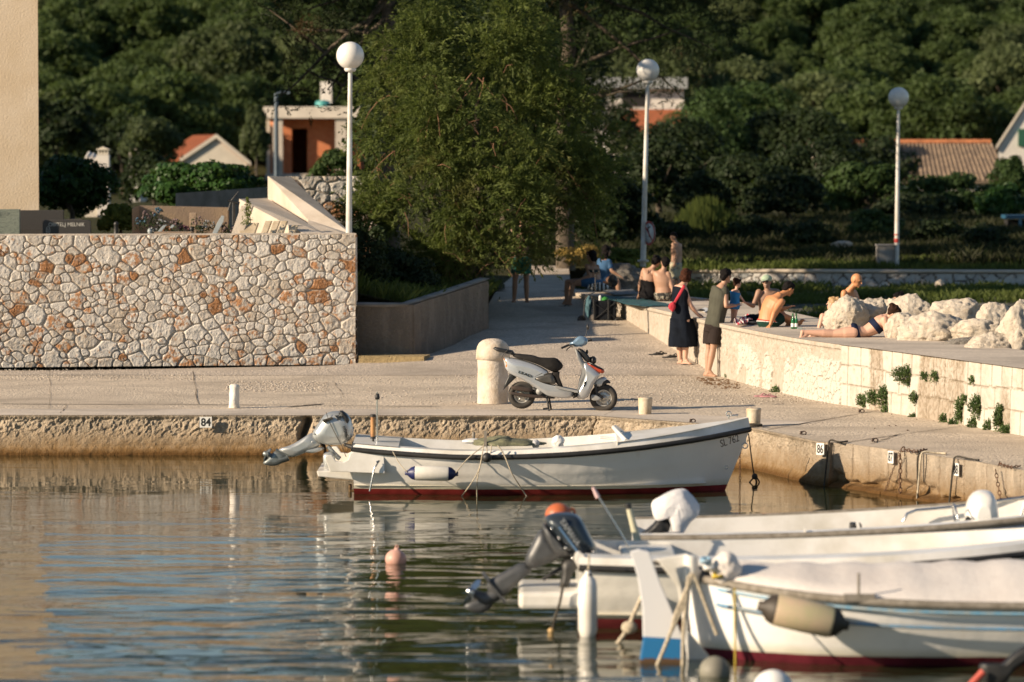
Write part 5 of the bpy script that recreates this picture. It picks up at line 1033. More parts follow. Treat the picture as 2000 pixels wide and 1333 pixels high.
# the things aboard and alongside
tp = thing('tarpaulin', 'olive green crumpled tarpaulin heaped in the white boat', 'tarpaulin', P(985, 868, 48.7)); bm = bmesh.new(); bmesh.ops.create_icosphere(bm, subdivisions=5, radius=1)
for v in bm.verts:
    p = v.co.copy(); k = 1+.16*mn.noise(p*2.2)+.06*mn.noise(p*5); v.co = Vector((p.x*.46*k*(1.1 if p.x > 0 else .85), p.y*.30*k, max(-.05, p.z)*.085*k*(1.25 if p.x < .1 else 1.0-.35*p.x)))
me = bpy.data.meshes.new('tarpaulin'); bm.to_mesh(me); bm.free(); me.materials.append(pbr('olive canvas', (.17, .17, .10), .9, 0, .15, 6, (.11, .11, .07), .01, 25)); me.polygons.foreach_set('use_smooth', [True]*len(me.polygons)); o = bpy.data.objects.new('sheet', me); C.objects.link(o); o.parent = tp
def bag(name, label, cat, c, r, mat, seed=1, parent=None, sub=4, pinch=0, amp=.2):
    t = thing(name, label, cat, c); bm = bmesh.new(); bmesh.ops.create_icosphere(bm, subdivisions=sub, radius=1)
    for v in bm.verts:
        p = v.co.copy(); q = p+Vector((seed*2.3, seed, 0)); k = 1+amp*mn.noise(q*1.8)+amp*.5*mn.noise(q*4.2); k *= 1-pinch*max(0, p.z)**2*.6; v.co = Vector((p.x*r[0]*k, p.y*r[1]*k, p.z*r[2]*(1+.1*mn.noise(q*3))))
    me = bpy.data.meshes.new(name); bm.to_mesh(me); bm.free(); me.materials.append(mat); me.polygons.foreach_set('use_smooth', [True]*len(me.polygons)); o = bpy.data.objects.new('cloth', me); C.objects.link(o); o.parent = t; return t
bag('plastic_bag', 'white plastic bag standing in the white boat ahead of the tarpaulin', 'bag', P(1090, 864, 48.6), (.08, .07, .09), M_WHITE, 5)
bag('plastic_bag', 'small grey-white bundle beside the tarpaulin in the white boat', 'bag', P(1046, 868, 48.6), (.05, .05, .06), pbr('grey plastic', (.42, .42, .44), .5), 8)
bag('seat_cushion', 'white cushion lying on the stern thwart behind the oar pin', 'cushion', P(924, 862, 49.2), (.15, .12, .035), M_WHITE, 3, amp=.08)
fender('white fender with blue tips hanging along the near side of the boat', P(793, 924, 48.02), P(893, 926, 48.02), .092, pbr('white fender vinyl', (.70, .67, .60), .45, 0, .06, 6), pbr('navy fender tip', (.012, .018, .09), .45))
rp = thing('rope', 'thin pale lines holding the blue-tipped fender to the rub rail', 'rope', P(793, 924, 48.0)); rope([P(767, 882, 48.1), P(780, 905, 48.05), P(795, 923, 47.98)], .006, M_ROPE, 'line', rp); rope([P(945, 871, 48.1), P(915, 895, 48.05), P(890, 924, 47.98)], .007, M_ROPE, 'line', rp)
rp = thing('mooring_lines', 'pale mooring lines draped over the side amidships into the water', 'rope', P(945, 870, 48.1))
for pl in ([(945, 868), (939, 905), (932, 940), (932, 985)], [(945, 868), (936, 915), (920, 945), (902, 969)], [(972, 870), (985, 890), (1000, 925), (1022, 960), (1030, 972)], [(960, 868), (958, 885), (950, 892)]):
    rope([P(x, y, 48.05-.03*i+(.3 if y > 950 else 0)) for i, (x, y) in enumerate(pl)], .008, M_ROPE, 'line', rp)
bs = thing('black_ball_fender', 'small black ball fender tied at the rub rail amidships', 'fender', P(951, 894, 48.02)); mb = MB(); mb.ell((0, 0, 0), .062, None, 20, 14); mb.build('ball', M_RUBB, bs); mb = MB(); mb.tube([(0, .02, .055), (0, .05, .14)], .008, 6); mb.build('loop', M_ROPE, bs)
# ---------------------------------------------------------------- outboard motors
M_SILV = pbr('silver motor paint', (.46, .47, .46), .38, .55, .12, 4, (.34, .37, .38), .0005, 30, .3); M_SILVD = pbr('dull grey casting', (.20, .22, .22), .42, .6, .2, 8)
def prop(parent, c, r, axis, mat, Mr):
    mb = MB(); mb.lathe([(0, -.05), (.03, -.045), (.036, 0), (.03, .05), (0, .06)], c, 14, Mr)
    for k in range(3):
        a = k*2.094+.4; q = Mr @ Rz(a); pts = [(.02, -.02), (.5*r, -.42*r), (.95*r, -.25*r), (r, .1*r), (.6*r, .34*r), (.02, .03)]; V = []
        for x, y in pts: V.append(q @ Vector((x, y, y*.55+.006))+Vector(c))
        for x, y in pts: V.append(q @ Vector((x, y, y*.55-.006))+Vector(c))
        n = len(pts); mb.add(V, [tuple(range(n)), tuple(range(n, 2*n))[::-1]]+[(i, (i+1) % n, (i+1) % n+n, i+n) for i in range(n)], False)
    return mb.build('propeller', mat, parent)
om = thing('outboard_motor', 'tilted silver outboard motor on the stern of the white boat', 'outboard motor', P(660, 880, 49.1)); Yo = 49.05
w_ = WB(); pillow(w_, rnd_poly([(622, 826), (637, 805), (668, 802), (683, 811), (691, 840), (688, 856), (672, 869), (648, 870), (622, 867), (606, 852)], 2), Yo, .165); w_.build('cowl', M_SILV, om)
w_ = WB(); pillow(w_, rnd_poly([(612, 842), (632, 868), (606, 880), (577, 893), (562, 893), (538, 878), (567, 871), (592, 856)], 2), Yo, .10); w_.build('leg', M_SILV, om)
w_ = WB(); pillow(w_, rnd_poly([(541, 877), (566, 886), (560, 900), (537, 912), (510, 907), (522, 897)], 1), Yo, .05); w_.tube([P(524, 890, Yo), P(545, 899, Yo), P(563, 893, Yo)], [.03, .055, .05], 12); w_.box(P(553, 884, Yo), (.20, .16, .015), Ry(R(22))); w_.build('gearcase', M_SILVD, om)
prop(om, P(522, 888, Yo)-om.location, .105, None, M_SILVD, Ry(R(-70)) @ Rz(.5))
w_ = WB(); pillow(w_, rnd_poly([(661, 802), (671, 802), (684, 818), (680, 831), (671, 815)], 1), Yo-.06, .115); w_.build('intake_grille', M_BLK, om)
w_ = WB(); pillow(w_, rnd_poly([(630, 890), (634, 884), (652, 880), (656, 890), (652, 905), (646, 916), (632, 914)], 1), Yo, .12); pillow(w_, rnd_poly([(588, 880), (630, 872), (634, 878), (612, 886), (597, 884)], 1), Yo-.03, .06); w_.tube([P(640, 872, Yo), P(652, 886, Yo), P(664, 897, Yo)], .03, 8); w_.build('clamp_bracket', M_SILV, om)
w_ = WB(); w_.tube([P(672, 868, Yo-.1), P(682, 872, Yo-.12), P(700, 876, Yo-.2)], [.02, .028, .02], 8); w_.build('tiller_arm', M_RUBB, om)
w_ = WB(); w_.tube([P(637, 806, Yo-.165), P(642, 822, Yo-.185), P(655, 848, Yo-.18), P(668, 872, Yo-.15), P(676, 893, Yo-.1)], .0045, 5); w_.box(P(640, 819, Yo-.178), (.13, .03, .022), Ry(R(-16))); w_.box(P(635, 822, Yo-.17), (.05, .03, .035), Ry(R(-16))); w_.build('tie_cord', M_ROPED, om)
Mt = Rz(0) @ Ry(R(55)) @ Rx(math.pi/2)
text_mesh('motor_lettering', 'HONDA', .062, M_RUBB, om, P(676, 847, Yo-.168)-om.location, Ry(R(72)) @ Rx(math.pi/2), .012, .85); text_mesh('motor_lettering', '20', .10, M_RUBB, om, P(661, 814, Yo-.168)-om.location, Ry(R(55)) @ Rx(math.pi/2), .012, .8)
for px, py in ((614, 848), (632, 852), (610, 864)):
    w_ = WB(); w_.ell(P(px, py, Yo-.14 if px > 612 else Yo-.1), .013, None, 8, 6); w_.build('bolt', M_STEEL, om)
# ---------------------------------------------------------------- foreground boats, out of focus
# boat with the dark outboard
Yc = 35.2; b2 = thing('motor_boat', 'white motor boat with black rub rail carrying the big dark outboard, partly behind the rudder', 'boat', (0, Yc, 0)); s2 = FOC/Yc
M_H2 = gel_mat('second boat gelcoat', (.80, .78, .72), (.20, .035, .04), .10)
x2 = (1128-1000)/s2; sh2 = lambda t: .60-.16*t+.42*t*t
sl2 = hull('hull', b2, M_H2, 5.4, .95, sh2, lambda t: -.2+.5*max(0, (t-.72)/.28)**2.6, x2, rake=.6, strakes=4, pw=.4, transom=.86)
for sgn in (-1, 1): mb = MB(); mb.tube(side(sl2, sgn, .012, -.02), .032, 8); mb.build('rub_rail', M_RUBB, b2)
mb = MB()
for sgn in (-1, 1):
    A = side(sl2, sgn, 0, .0); B_ = [p+Vector((0, -sgn*.02, .075)) for p in A]; Cc = [Vector((p.x, p.y-sgn*min(.2, abs(p.y)*.9), p.z+.015)) for p in B_]; D_ = [p+Vector((0, 0, -.32)) for p in Cc]; bandloft(mb, A, B_); bandloft(mb, B_, Cc); bandloft(mb, Cc, D_)
mb.build('coaming', M_GEL, b2)
mb = MB(); bandloft(mb, [Vector((p.x, -p.y*.8, .14)) for p in sl2[:40]], [Vector((p.x, p.y*.8, .14)) for p in sl2[:40]]); mb.build('floor', M_GEL, b2)
mb = MB(); mb.tube([Vector((x2+.02, -.80, .64)), Vector((x2+.0, 0, .60)), Vector((x2+.02, .80, .64))], .07, 10, flat=.6); mb.build('transom_cap', M_GEL, b2)
w_ = WB(); a, b_ = P(1013, 1156, 34.6), P(1150, 1190, 34.6); w_.box(((a.x+b_.x)/2, 35.1, (a.z+b_.z)/2), (b_.x-a.x, 1.1, a.z-b_.z)); w_.build('swim_platform', M_GEL, b2, .04)
w_ = WB(); w_.box((P(1270, 1100, 34.6).x, 35.2, .62), (.5, 1.4, .05)); w_.build('thwart', M_GEL, b2, .02)
ob = thing('outboard_motor', 'big dark grey outboard motor tilted up in the foreground', 'outboard motor', P(1110, 1100, 35.1)); Yo = 35.05
M_DK = pbr('dark blue grey cowl', (.028, .038, .050), .3, .3, .15, 5, (.04, .05, .06), 0, 60, .4); M_MG = pbr('grey motor leg', (.085, .088, .092), .45, .3, .15, 6)
w_ = WB(); pillow(w_, rnd_poly([(1058, 1012), (1080, 1001), (1118, 1001), (1135, 1010), (1150, 1038), (1172, 1082), (1145, 1089), (1118, 1078), (1085, 1050)], 2), Yo, .20); w_.build('cowl', M_DK, ob)
w_ = WB(); pillow(w_, rnd_poly([(1057, 1018), (1075, 1030), (1115, 1078), (1108, 1088), (1085, 1086), (1062, 1045)], 2), Yo, .185); w_.build('cowl_band', M_MG, ob)
w_ = WB(); pillow(w_, rnd_poly([(1055, 1030), (1070, 1040), (1108, 1085), (1090, 1092), (1035, 1115), (1022, 1095), (1040, 1060)], 2), Yo, .13); w_.build('midsection', M_MG, ob)
w_ = WB(); pillow(w_, rnd_poly([(1024, 1094), (1045, 1112), (1010, 1140), (988, 1165), (965, 1170), (945, 1140), (975, 1122)], 1), Yo, .075); w_.build('leg', M_MG, ob)
w_ = WB(); w_.box(P(965, 1148, Yo), (.34, .20, .02), Ry(R(52))); w_.tube([P(925, 1160, Yo), P(948, 1172, Yo), P(975, 1158, Yo)], [.04, .07, .06], 12); pillow(w_, rnd_poly([(955, 1165), (965, 1185), (935, 1202), (902, 1186), (918, 1175)], 1), Yo, .045); w_.build('gearcase', M_MG, ob)
prop(ob, P(922, 1158, Yo)-ob.location, .15, None, M_STEEL, Ry(R(-62)) @ Rz(.2))
w_ = WB(); pillow(w_, rnd_poly([(1095, 1092), (1130, 1080), (1140, 1100), (1118, 1118), (1105, 1165), (1088, 1160), (1098, 1120)], 1), Yo-.02, .12); w_.tube([P(1060, 1132, Yo), P(1100, 1108, Yo)], .02, 8); w_.tube([P(1095, 1085, Yo-.1), P(1150, 1076, Yo-.1)], .03, 8); w_.build('clamp_bracket', M_BLK, ob)
w_ = WB()
for px, py in ((1078, 1032), (1092, 1052), (1105, 1070), (1160, 1079), (1118, 1090)): w_ = WB(); w_.ell(P(px, py, Yo-.19), .014, None, 8, 6); w_.build('bolt', M_STEEL, ob)
text_mesh('motor_lettering', 'YAMAHA', .075, pbr('silver decal', (.40, .42, .44), .4, .3), ob, P(1113, 1040, Yo-.212)-ob.location, Ry(R(56)) @ Rx(math.pi/2), .012, .9, 0)
w_ = WB(); w_.tube([P(1092, 1030, Yo-.2), P(1118, 1064, Yo-.2), P(1130, 1080, Yo-.19)], .010, 5); w_.build('decal_stripe', pbr('blue decal', (.10, .20, .36), .4), ob)
ob = thing('buoy', 'orange ball buoy resting behind the dark outboard cowl', 'buoy', P(1091, 1007, 35.6)); M_ORG = pbr('orange vinyl', (.46, .12, .045), .45, 0, .08, 6); mb = MB(); mb.ell((0, 0, 0), (.125, .125, .115), None, 24, 16); mb.build('ball', M_ORG, ob); mb = MB(); mb.torus((.12, 0, .03), .03, .013, Rx(math.pi/2)); mb.build('eye', M_ORG, ob)
fender('white cylindrical fender hanging vertically from the boat with the dark outboard', P(1148, 1118, 34.1), P(1148, 1258, 34.1), .085, M_GEL, M_GEL)
w_ = thing('fender_eye', 'black eye and short line above the white vertical fender', 'fender fitting', P(1149, 1130, 34.1)); mb = MB(); mb.lathe([(.06, -.03), (.045, .01), (.022, .05), (.018, .075), (0, .075)], n=16); mb.build('cap', M_BLK, w_); mb = MB(); mb.tube([(0, 0, .06), (.01, .05, .2)], .01, 6); mb.build('line', M_ROPE, w_)
pl_ = thing('fishing_rod', 'thin dark rod with a pink tip leaning out over the stern', 'rod', P(1232, 1080, 35.6)); w_ = WB(); w_.tube([P(1232, 1075, 35.6), P(1168, 970, 35.4)], [.012, .010], 6); w_.build('shaft', M_STEEL, pl_); w_ = WB(); w_.tube([P(1168, 972, 35.4), P(1158, 952, 35.4)], [.024, .014], 8); w_.build('tip', pbr('pink cloth tip', (.60, .42, .42), .7), pl_)
pl_ = thing('oar_handle', 'cream painted oar handle sticking up from the stern', 'oar', P(1243, 1055, 36)); w_ = WB(); w_.tube([P(1246, 1060, 36), P(1228, 992, 36)], [.04, .028], 10); w_.build('handle', pbr('cream paint', (.52, .50, .36), .6), pl_); w_ = WB(); w_.tube([P(1228.5, 994, 36), P(1226, 984, 36)], .03, 10); w_.build('cap', M_BLK, pl_)
mk = thing('stern_line', 'dark wet mooring line with a small float hanging by the bracket', 'rope', P(1100, 1160, 34.6)); rope([P(1100, 1140, 34.5), P(1094, 1175, 34.5), P(1082, 1215, 34.5), P(1076, 1245, 34.5)], .014, M_ROPED, 'line', mk); w_ = WB(); w_.ell(P(1076, 1233, 34.45), .03, None, 10, 8); w_.build('float', pbr('tan float', (.50, .33, .14), .6), mk)
# centre console boat farthest of the three
Yd = 38.6; b3 = thing('motor_boat', 'white centre-console boat with a grey wooden rail, behind the canvas covered boat', 'boat', (0, Yd, 0)); s3 = FOC/Yd
M_H3 = gel_mat('third boat gelcoat', (.80, .78, .74), (.16, .03, .04), .08, dirt=.15); x3 = (1240-1000)/s3; sh3 = lambda t: .50+.02*t+.42*t*t
sl3 = hull('hull', b3, M_H3, 6.0, 1.05, sh3, lambda t: -.2+.5*max(0, (t-.72)/.28)**2.6, x3, rake=.7, strakes=3, pw=.4, transom=.9)
for sgn in (-1, 1): mb = MB(); mb.tube(side(sl3, sgn, .01, .02), .036, 8, flat=1); mb.build('wooden_rail', M_GREYW, b3); mb = MB(); mb.tube(side(sl3, sgn, .03, -.035), .014, 6); mb.build('trim_strip', M_STEEL, b3)
mb = MB()
for sgn in (-1, 1):
    A = side(sl3, sgn, 0, .03); Cc = [Vector((p.x, p.y-sgn*min(.22, abs(p.y)*.9), p.z+.02)) for p in A]; D_ = [p+Vector((0, 0, -.36)) for p in Cc]; bandloft(mb, A, Cc); bandloft(mb, Cc, D_)
mb.build('coaming', M_GEL, b3); mb = MB(); bandloft(mb, [Vector((p.x, -p.y*.8, .12)) for p in sl3[:40]], [Vector((p.x, p.y*.8, .12)) for p in sl3[:40]]); mb.build('floor', M_GEL, b3)
def cloth_drape(name, parent, mat, pts_, Y, th, amp=.02, seed=2):
    w_ = WB(); pillow(w_, rnd_poly(pts_, 2), Y, th); w_.v = [tuple(Vector(v)+Vector((mn.noise(Vector(v)*6+Vector((seed, 0, 0))), mn.noise(Vector(v)*6+Vector((0, seed, 0)))*.7, mn.noise(Vector(v)*5)))*amp) for v in w_.v]; return w_.build(name, mat, parent)
w_ = WB(); pillow(w_, rnd_poly([(1885, 1000), (1893, 972), (1908, 957), (1935, 958), (1945, 975), (1950, 1005), (1952, 1066), (1900, 1070), (1895, 1020), (1884, 1010)], 2), 38.2, .28); w_.build('console', M_GEL, b3)
w_ = WB(); w_.torus(P(1869, 1022, 38.0), .19, .011, Ry(R(80)) @ Rz(0), 30, 6)
w_.tube([P(1869, 1022, 38.0), P(1888, 1024, 38.1)], .02, 8)
for a in (0, 2.1, 4.2): q = Ry(R(80)) @ Vector((.19*math.cos(a), .19*math.sin(a), 0)); w_.tube([P(1869, 1022, 38.0)+q, P(1869, 1022, 38.0)], .008, 5)
w_.build('steering_wheel', M_STEEL, b3)
w_ = WB(); w_.tube([P(1885, 1021, 38.0), P(1896, 1024, 38.0)], .07, 12); w_.build('wheel_hub', M_BLK, b3); w_ = WB(); w_.tube([P(1931, 1055, 37.9), P(1930, 1032, 37.9)], [.05, .03], 10); w_.build('throttle', M_BLK, b3); w_ = WB(); w_.ell(P(1931, 1028, 37.9), .022, None, 10, 8); w_.build('throttle_knob', M_STEEL, b3)
w_ = WB(); w_.tube([P(1764, 1019, 39.3), P(1772, 1004, 39.3), P(1790, 997, 39.3), P(1870, 990, 39.3), P(2010, 970, 39.3), P(2080, 960, 39.3)], .016, 8); w_.tube([P(2005, 972, 39.3), P(1992, 1014, 39.3)], .014, 8); w_.build('far_grab_rail', M_STEEL, b3)
w_ = WB(); w_.tube([P(1860, 1080, 37.6), P(1870, 1052, 37.6), P(1885, 1044, 37.6), P(1960, 1036, 37.6), P(2080, 1020, 37.6)], .014, 8); w_.build('near_grab_rail', M_STEEL, b3)
w_ = WB(); w_.box(P(1671, 1033, 38.0), (.11, .2, .12)); w_.build('black_cover', M_BLK, b3, .02); w_ = WB(); w_.box(P(1677, 1033, 37.85), (.03, .04, .14), Ry(R(-12))); w_.box(P(1573, 1041, 37.7), (.02, .04, .09), Ry(R(-12))); w_.build('tie_strap', M_GEL, b3)
w_ = WB(); w_.box(P(1793, 1063, 37.7), (.035, .05, .19), Ry(R(-4))); w_.build('red_strap', pbr('red strap', (.42, .02, .03), .6), b3); w_ = WB(); w_.ell(P(1797, 1081, 37.68), (.13, .05, .02), None, 12, 8); w_.build('cleat', M_BLK, b3)
om3 = thing('outboard_motor', 'outboard motor wrapped in a white cloth on the console boat', 'outboard motor', P(1320, 1020, 38.6)); cloth_drape('cloth_cover', om3, pbr('white cotton cloth', (.66, .65, .66), .9, 0, .06, 5, None, .01, 18), [(1272, 980), (1300, 962), (1332, 955), (1352, 968), (1368, 1000), (1350, 1020), (1335, 1046), (1318, 1045), (1308, 1012), (1298, 1002), (1285, 1020), (1274, 1005)], 38.4, .18, .035)
w_ = WB(); pillow(w_, rnd_poly([(1292, 1003), (1312, 1020), (1305, 1045), (1262, 1054), (1242, 1048), (1270, 1030)], 1), 38.4, .12); w_.build('lower_unit', M_BLK, om3); w_ = WB(); w_.tube([P(1285, 1048, 38.0), P(1330, 1044, 38.0)], .03, 8); w_.build('bracket', M_STEEL, om3)
# canvas covered boat, nearest
Ye = 32.7; b4 = thing('wooden_boat', 'nearest white boat with blue stripes, grey gunwale and red bottom, under a cream canvas', 'boat', (0, Ye, 0)); s4 = FOC/Ye
x4 = (1338-1000)/s4; M_H4 = gel_mat('fourth boat gelcoat', (.81, .80, .78), (.15, .022, .035), .085, dirt=.2)
def sh4(t): return .70-.62*t+.62*t*t if t < .5 else .545+.5*(t-.5)**2
sl4 = hull('hull', b4, M_H4, 5.8, .98, sh4, lambda t: -.25+.45*max(0, (t-.75)/.25)**2.4+.22*max(0, (.2-t)/.2)**2, x4, rake=.4, strakes=0, pw=.46, pz=1.2, stern_pt=True)
for sgn in (-1, 1):
    mb = MB(); mb.tube(side(sl4, sgn, .012, 0), .036, 8, flat=1); mb.build('gunwale', M_GREYW, b4)
    mb = MB(); A = side(sl4, sgn, .015, -.062, 2); mb.tube([p for p in A], .012, 6); mb.build('upper_stripe', pbr('sky blue paint', (.14, .36, .55), .5, 0, .3, 10, (.4, .42, .4)), b4)
    mb = MB(); A = [Vector((p.x, p.y*.995, p.z-.195)) for p in side(sl4, sgn, -.012, 0, 2)]; mb.tube(A, .016, 6); mb.build('lower_stripe', pbr('worn blue strake', (.10, .24, .40), .6, 0, .5, 9, (.20, .22, .22)), b4)
w_ = WB(); top = []
for i in range(2, 42):    # canvas tent over a ridge pole
    p = sl4[i]; t = i/44; hr = .13+.18*math.sin(min(1, t*1.4)*math.pi/2)+.012*math.sin(i*1.9); y = p.y; sag = .035*math.sin(i*.8)
    top.append([Vector((p.x, Ye-y-.012, p.z-.01+.004*math.sin(i*2.3))), Vector((p.x, Ye-y*.93, p.z+.06)), Vector((p.x, Ye-y*.6, p.z+hr*.55-sag*.5)), Vector((p.x, Ye-y*.25, p.z+hr*.9)), Vector((p.x, Ye, p.z+hr)), Vector((p.x, Ye+y*.6, p.z+hr*.55)), Vector((p.x, Ye+y+.012, p.z-.01))])
w_.loft(top, False, True, closed=False); w_.build('canvas_cover', pbr('cream canvas', (.66, .62, .58), .9, 0, .06, 1.5, (.60, .55, .51), .006, 16), b4)

w_ = WB(); ro = [(1231, 1078), (1248, 1073), (1268, 1078), (1290, 1140), (1320, 1210), (1339, 1260), (1338, 1322), (1244, 1322), (1256, 1250), (1255, 1190), (1246, 1130)]; Q = [P(x, y, 32.3) for x, y in ro]; w_.prism([(q.x, q.z) for q in Q], 32.28, 32.33)
def rud_mat():
    m, nt, b, vec = newmat('rudder paint'); sx = _n(nt, 'ShaderNodeSeparateXYZ'); nt.links.new(vec, sx.inputs[0]); c = _mix(nt, _math(nt, 'LESS_THAN', _math(nt, 'ADD', sx.outputs[2], _math(nt, 'MULTIPLY', sx.outputs[0], .06)), .29), (.68, .68, .69), (.012, .15, .36)); c = _mix(nt, _math(nt, 'LESS_THAN', _math(nt, 'ADD', sx.outputs[2], _math(nt, 'MULTIPLY', _noise(nt, 14, vec), .08)), .075), c, (.09, .05, .025))
    nt.links.new(c, b.inputs['Base Color']); b.inputs['Roughness'].default_value = .6; return m
w_.build('rudder', rud_mat(), b4, .008)
w_ = WB(); Q = [P(x, y, 32.4) for x, y in [(1283, 1095), (1345, 1085), (1372, 1120), (1350, 1150), (1345, 1235), (1390, 1290), (1345, 1302), (1335, 1220), (1325, 1150)]]; w_.prism([(q.x, q.z) for q in Q], 32.5, 32.6); w_.build('stern_skeg', M_GEL, b4, .01)
w_ = WB(); w_.tube([P(1350, 1135, 32.5), P(1350, 1085, 32.5)], [.07, .06], 12); w_.build('stern_post', M_GEL, b4); w_ = WB(); w_.tube([P(1268, 1100, 32.5), P(1340, 1102, 32.6), P(1430, 1130, 32.6)], .022, 8); w_.build('tiller', M_GREYW, b4)
w_ = WB(); w_.box(P(1678, 1168, 31.75), (.26, .06, .06)); w_.tube([P(1677, 1168, 31.75), P(1677, 1120, 31.75)], .013, 6); w_.build('thole_block', M_GREYW, b4)
fender('weathered beige fender with dark ends hanging slantwise on the nearest boat', P(1484, 1184, 31.62), P(1654, 1222, 31.62), .135, pbr('dirty beige vinyl', (.50, .38, .26), .6, 0, .15, 5, (.42, .38, .22)), pbr('dark brown fender end', (.045, .035, .025), .6))
rp = thing('yellow_rope', 'yellow rope hanging straight down the side of the nearest boat', 'rope', P(1434, 1150, 31.9)); rope([P(1435, 1150, 31.8), P(1435, 1200, 31.72), P(1436, 1260, 31.74), P(1436, 1330, 31.8)], .009, M_ROPEY, 'line', rp); w_ = WB(); w_.torus(P(1434, 1325, 31.75), .035, .012, Rx(1.2)); w_.build('knot', M_ROPEY, rp)
rp = thing('stern_ropes', 'frayed beige ropes tied round the stern post of the nearest boat', 'rope', P(1345, 1110, 32.2))
for k, pl in enumerate([[(1355, 1120), (1320, 1200), (1310, 1235), (1275, 1320)], [(1350, 1120), (1335, 1180), (1312, 1232)], [(1345, 1125), (1336, 1220), (1334, 1260), (1333, 1325)], [(1254, 1165), (1236, 1205), (1224, 1232), (1182, 1290)], [(1356, 1122), (1400, 1240), (1380, 1200)][:2]]): rope([P(x, y, 32.15 if k != 3 else 33.6) for x, y in pl], .018 if k != 3 else .022, M_ROPE, 'line', rp)
w_ = WB(); w_.ell(P(1229, 1226, 33.6), (.07, .05, .06), None, 12, 8); w_.build('knot', M_ROPE, rp)
bag('canvas_fold', 'gathered end of the cream canvas tied with yellow line at the stern', 'canvas', P(1418, 1112, 32.4), (.12, .12, .15), MATS['cream canvas'], 6); 
for i, (px, py, c, lb) in enumerate([(1379, 1098, MATS['sky blue paint'], 'blue'), (1402, 1128, M_ROPEY, 'yellow'), (1385, 1112, M_WHITE, 'white')]):
    cn = thing('rope_coil', f'small {lb} coil of line on the stern deck of the nearest boat', 'rope coil', P(px, py, 32.3)); mb = MB()
    for k in range(3): mb.torus((0, 0, .012*k), .042-.004*k, .011, Rx(.3*k-.3), 18, 6)
    mb.build('coil', c, cn)
# neighbour's black outboard foot and the buoys
nb = thing('outboard_motor', 'black outboard skeg with a red tag at the bottom right corner', 'outboard motor', P(1980, 1290, 30.6)); w_ = WB(); pillow(w_, rnd_poly([(1908, 1296), (1925, 1298), (1950, 1306), (1985, 1268), (2040, 1245), (2060, 1262), (2005, 1292), (1975, 1312), (1965, 1338), (1925, 1345)], 2), 30.6, .07); w_.build('gearcase', M_BLK, nb); w_ = WB(); w_.tube([P(1921, 1312, 30.5), P(1890, 1345, 30.5)], .03, 8, flat=.5); w_.build('red_tag', pbr('coral tag', (.55, .10, .07), .5), nb)
def buoy(label, px, py, Y, r, mat, eye=True):
    t = thing('buoy', label, 'buoy', (P(px, py, Y).x, Y, r*.35)); mb = MB(); mb.ell((0, 0, 0), (r, r, r*.95), None, 24, 16); mb.build('ball', mat, t)
    if eye: mb = MB(); mb.lathe([(r*.3, 0), (r*.22, r*.25), (0, r*.25)], (r*.1, 0, r*.85), 12); mb.torus((r*.1, 0, r*1.18), r*.14, r*.05, Rx(math.pi/2), 14, 6); mb.build('eye', mat, t)
M_PINK = pbr('faded pink vinyl', (.55, .33, .27), .5, 0, .1, 6, (.46, .24, .18)); pb = G(773, 1100, 0)
buoy('faded pink ball buoy floating alone in the open water', 773, 1100, pb.y, .112, M_PINK)
wb_ = G(1510, 1350, 0); buoy('white ball buoy with a short line at the bottom edge below the nearest boat', 1510, 1350, 30.3, .16, M_WHITE, False)
gb_ = thing('buoy', 'dull grey ball buoy beside the red keel of the nearest boat', 'buoy', (P(1396, 1330, 31.5).x, 31.5, .03)); mb = MB(); mb.ell((0, 0, 0), .13, None, 24, 16); mb.build('ball', pbr('grey weedy vinyl', (.20, .19, .15), .6), gb_)
# ================================================================ the silver scooter
YS = 55.95
sc = thing('motor_scooter', 'silver motor scooter on its centre stand in front of the big domed bollard', 'scooter', G(1090, 803, ZQ+.004))
M_MATT = pbr('matt black trim', (.014, .014, .014), .9, 0, .1, 6, None, 0, 60, 0, .1); M_DPAN = pbr('dark translucent panel', (.10, .095, .085), .4, .2, .15, 6)
def Sx(x, y): return (900+x/5.882, 640+y/5.882-.5)
def sp(pts, it=1): return rnd_poly([Sx(*p) for p in pts], it) if it else [Sx(*p) for p in pts]
def SP(x, y, dy=0): return P(*Sx(x, y), YS+dy)
M_SB = pbr('silver scooter paint', (.50, .52, .54), .30, .45, .06, 3, (.44, .46, .48), 0, 60, .5); M_SBG = pbr('grey inner plastic', (.30, .30, .29), .5, 0, .08, 6)
M_SEAT = pbr('black vinyl seat', (.030, .028, .027), .5, 0, .2, 8); M_AMB = pbr('amber lens', (.75, .24, .02), .2, 0, .05, 4, None, 0, 60, .6); M_REDL = pbr('red orange lens', (.45, .06, .02), .2, 0, .05, 4, None, 0, 60, .6)
M_TYRE = pbr('tyre rubber', (.028, .026, .024), .8, 0, .2, 10, (.06, .05, .04)); M_RUST = pbr('rusty exhaust', (.06, .038, .028), .8, .2, .3, 9, (.035, .03, .028)); M_BLUE = pbr('blue grey cowl', (.17, .26, .36), .25, .2, .05, 4, None, 0, 60, .5)
LV = ((1, .0), (.985, .45), (.95, .75), (.85, .93), (.5, 1.0))
def part(name, pts, th, mat, dy=0, it=1, lv=LV): w_ = WB(); pillow(w_, sp(pts, it), YS+dy, th, lv); return w_.build(name, mat, sc)
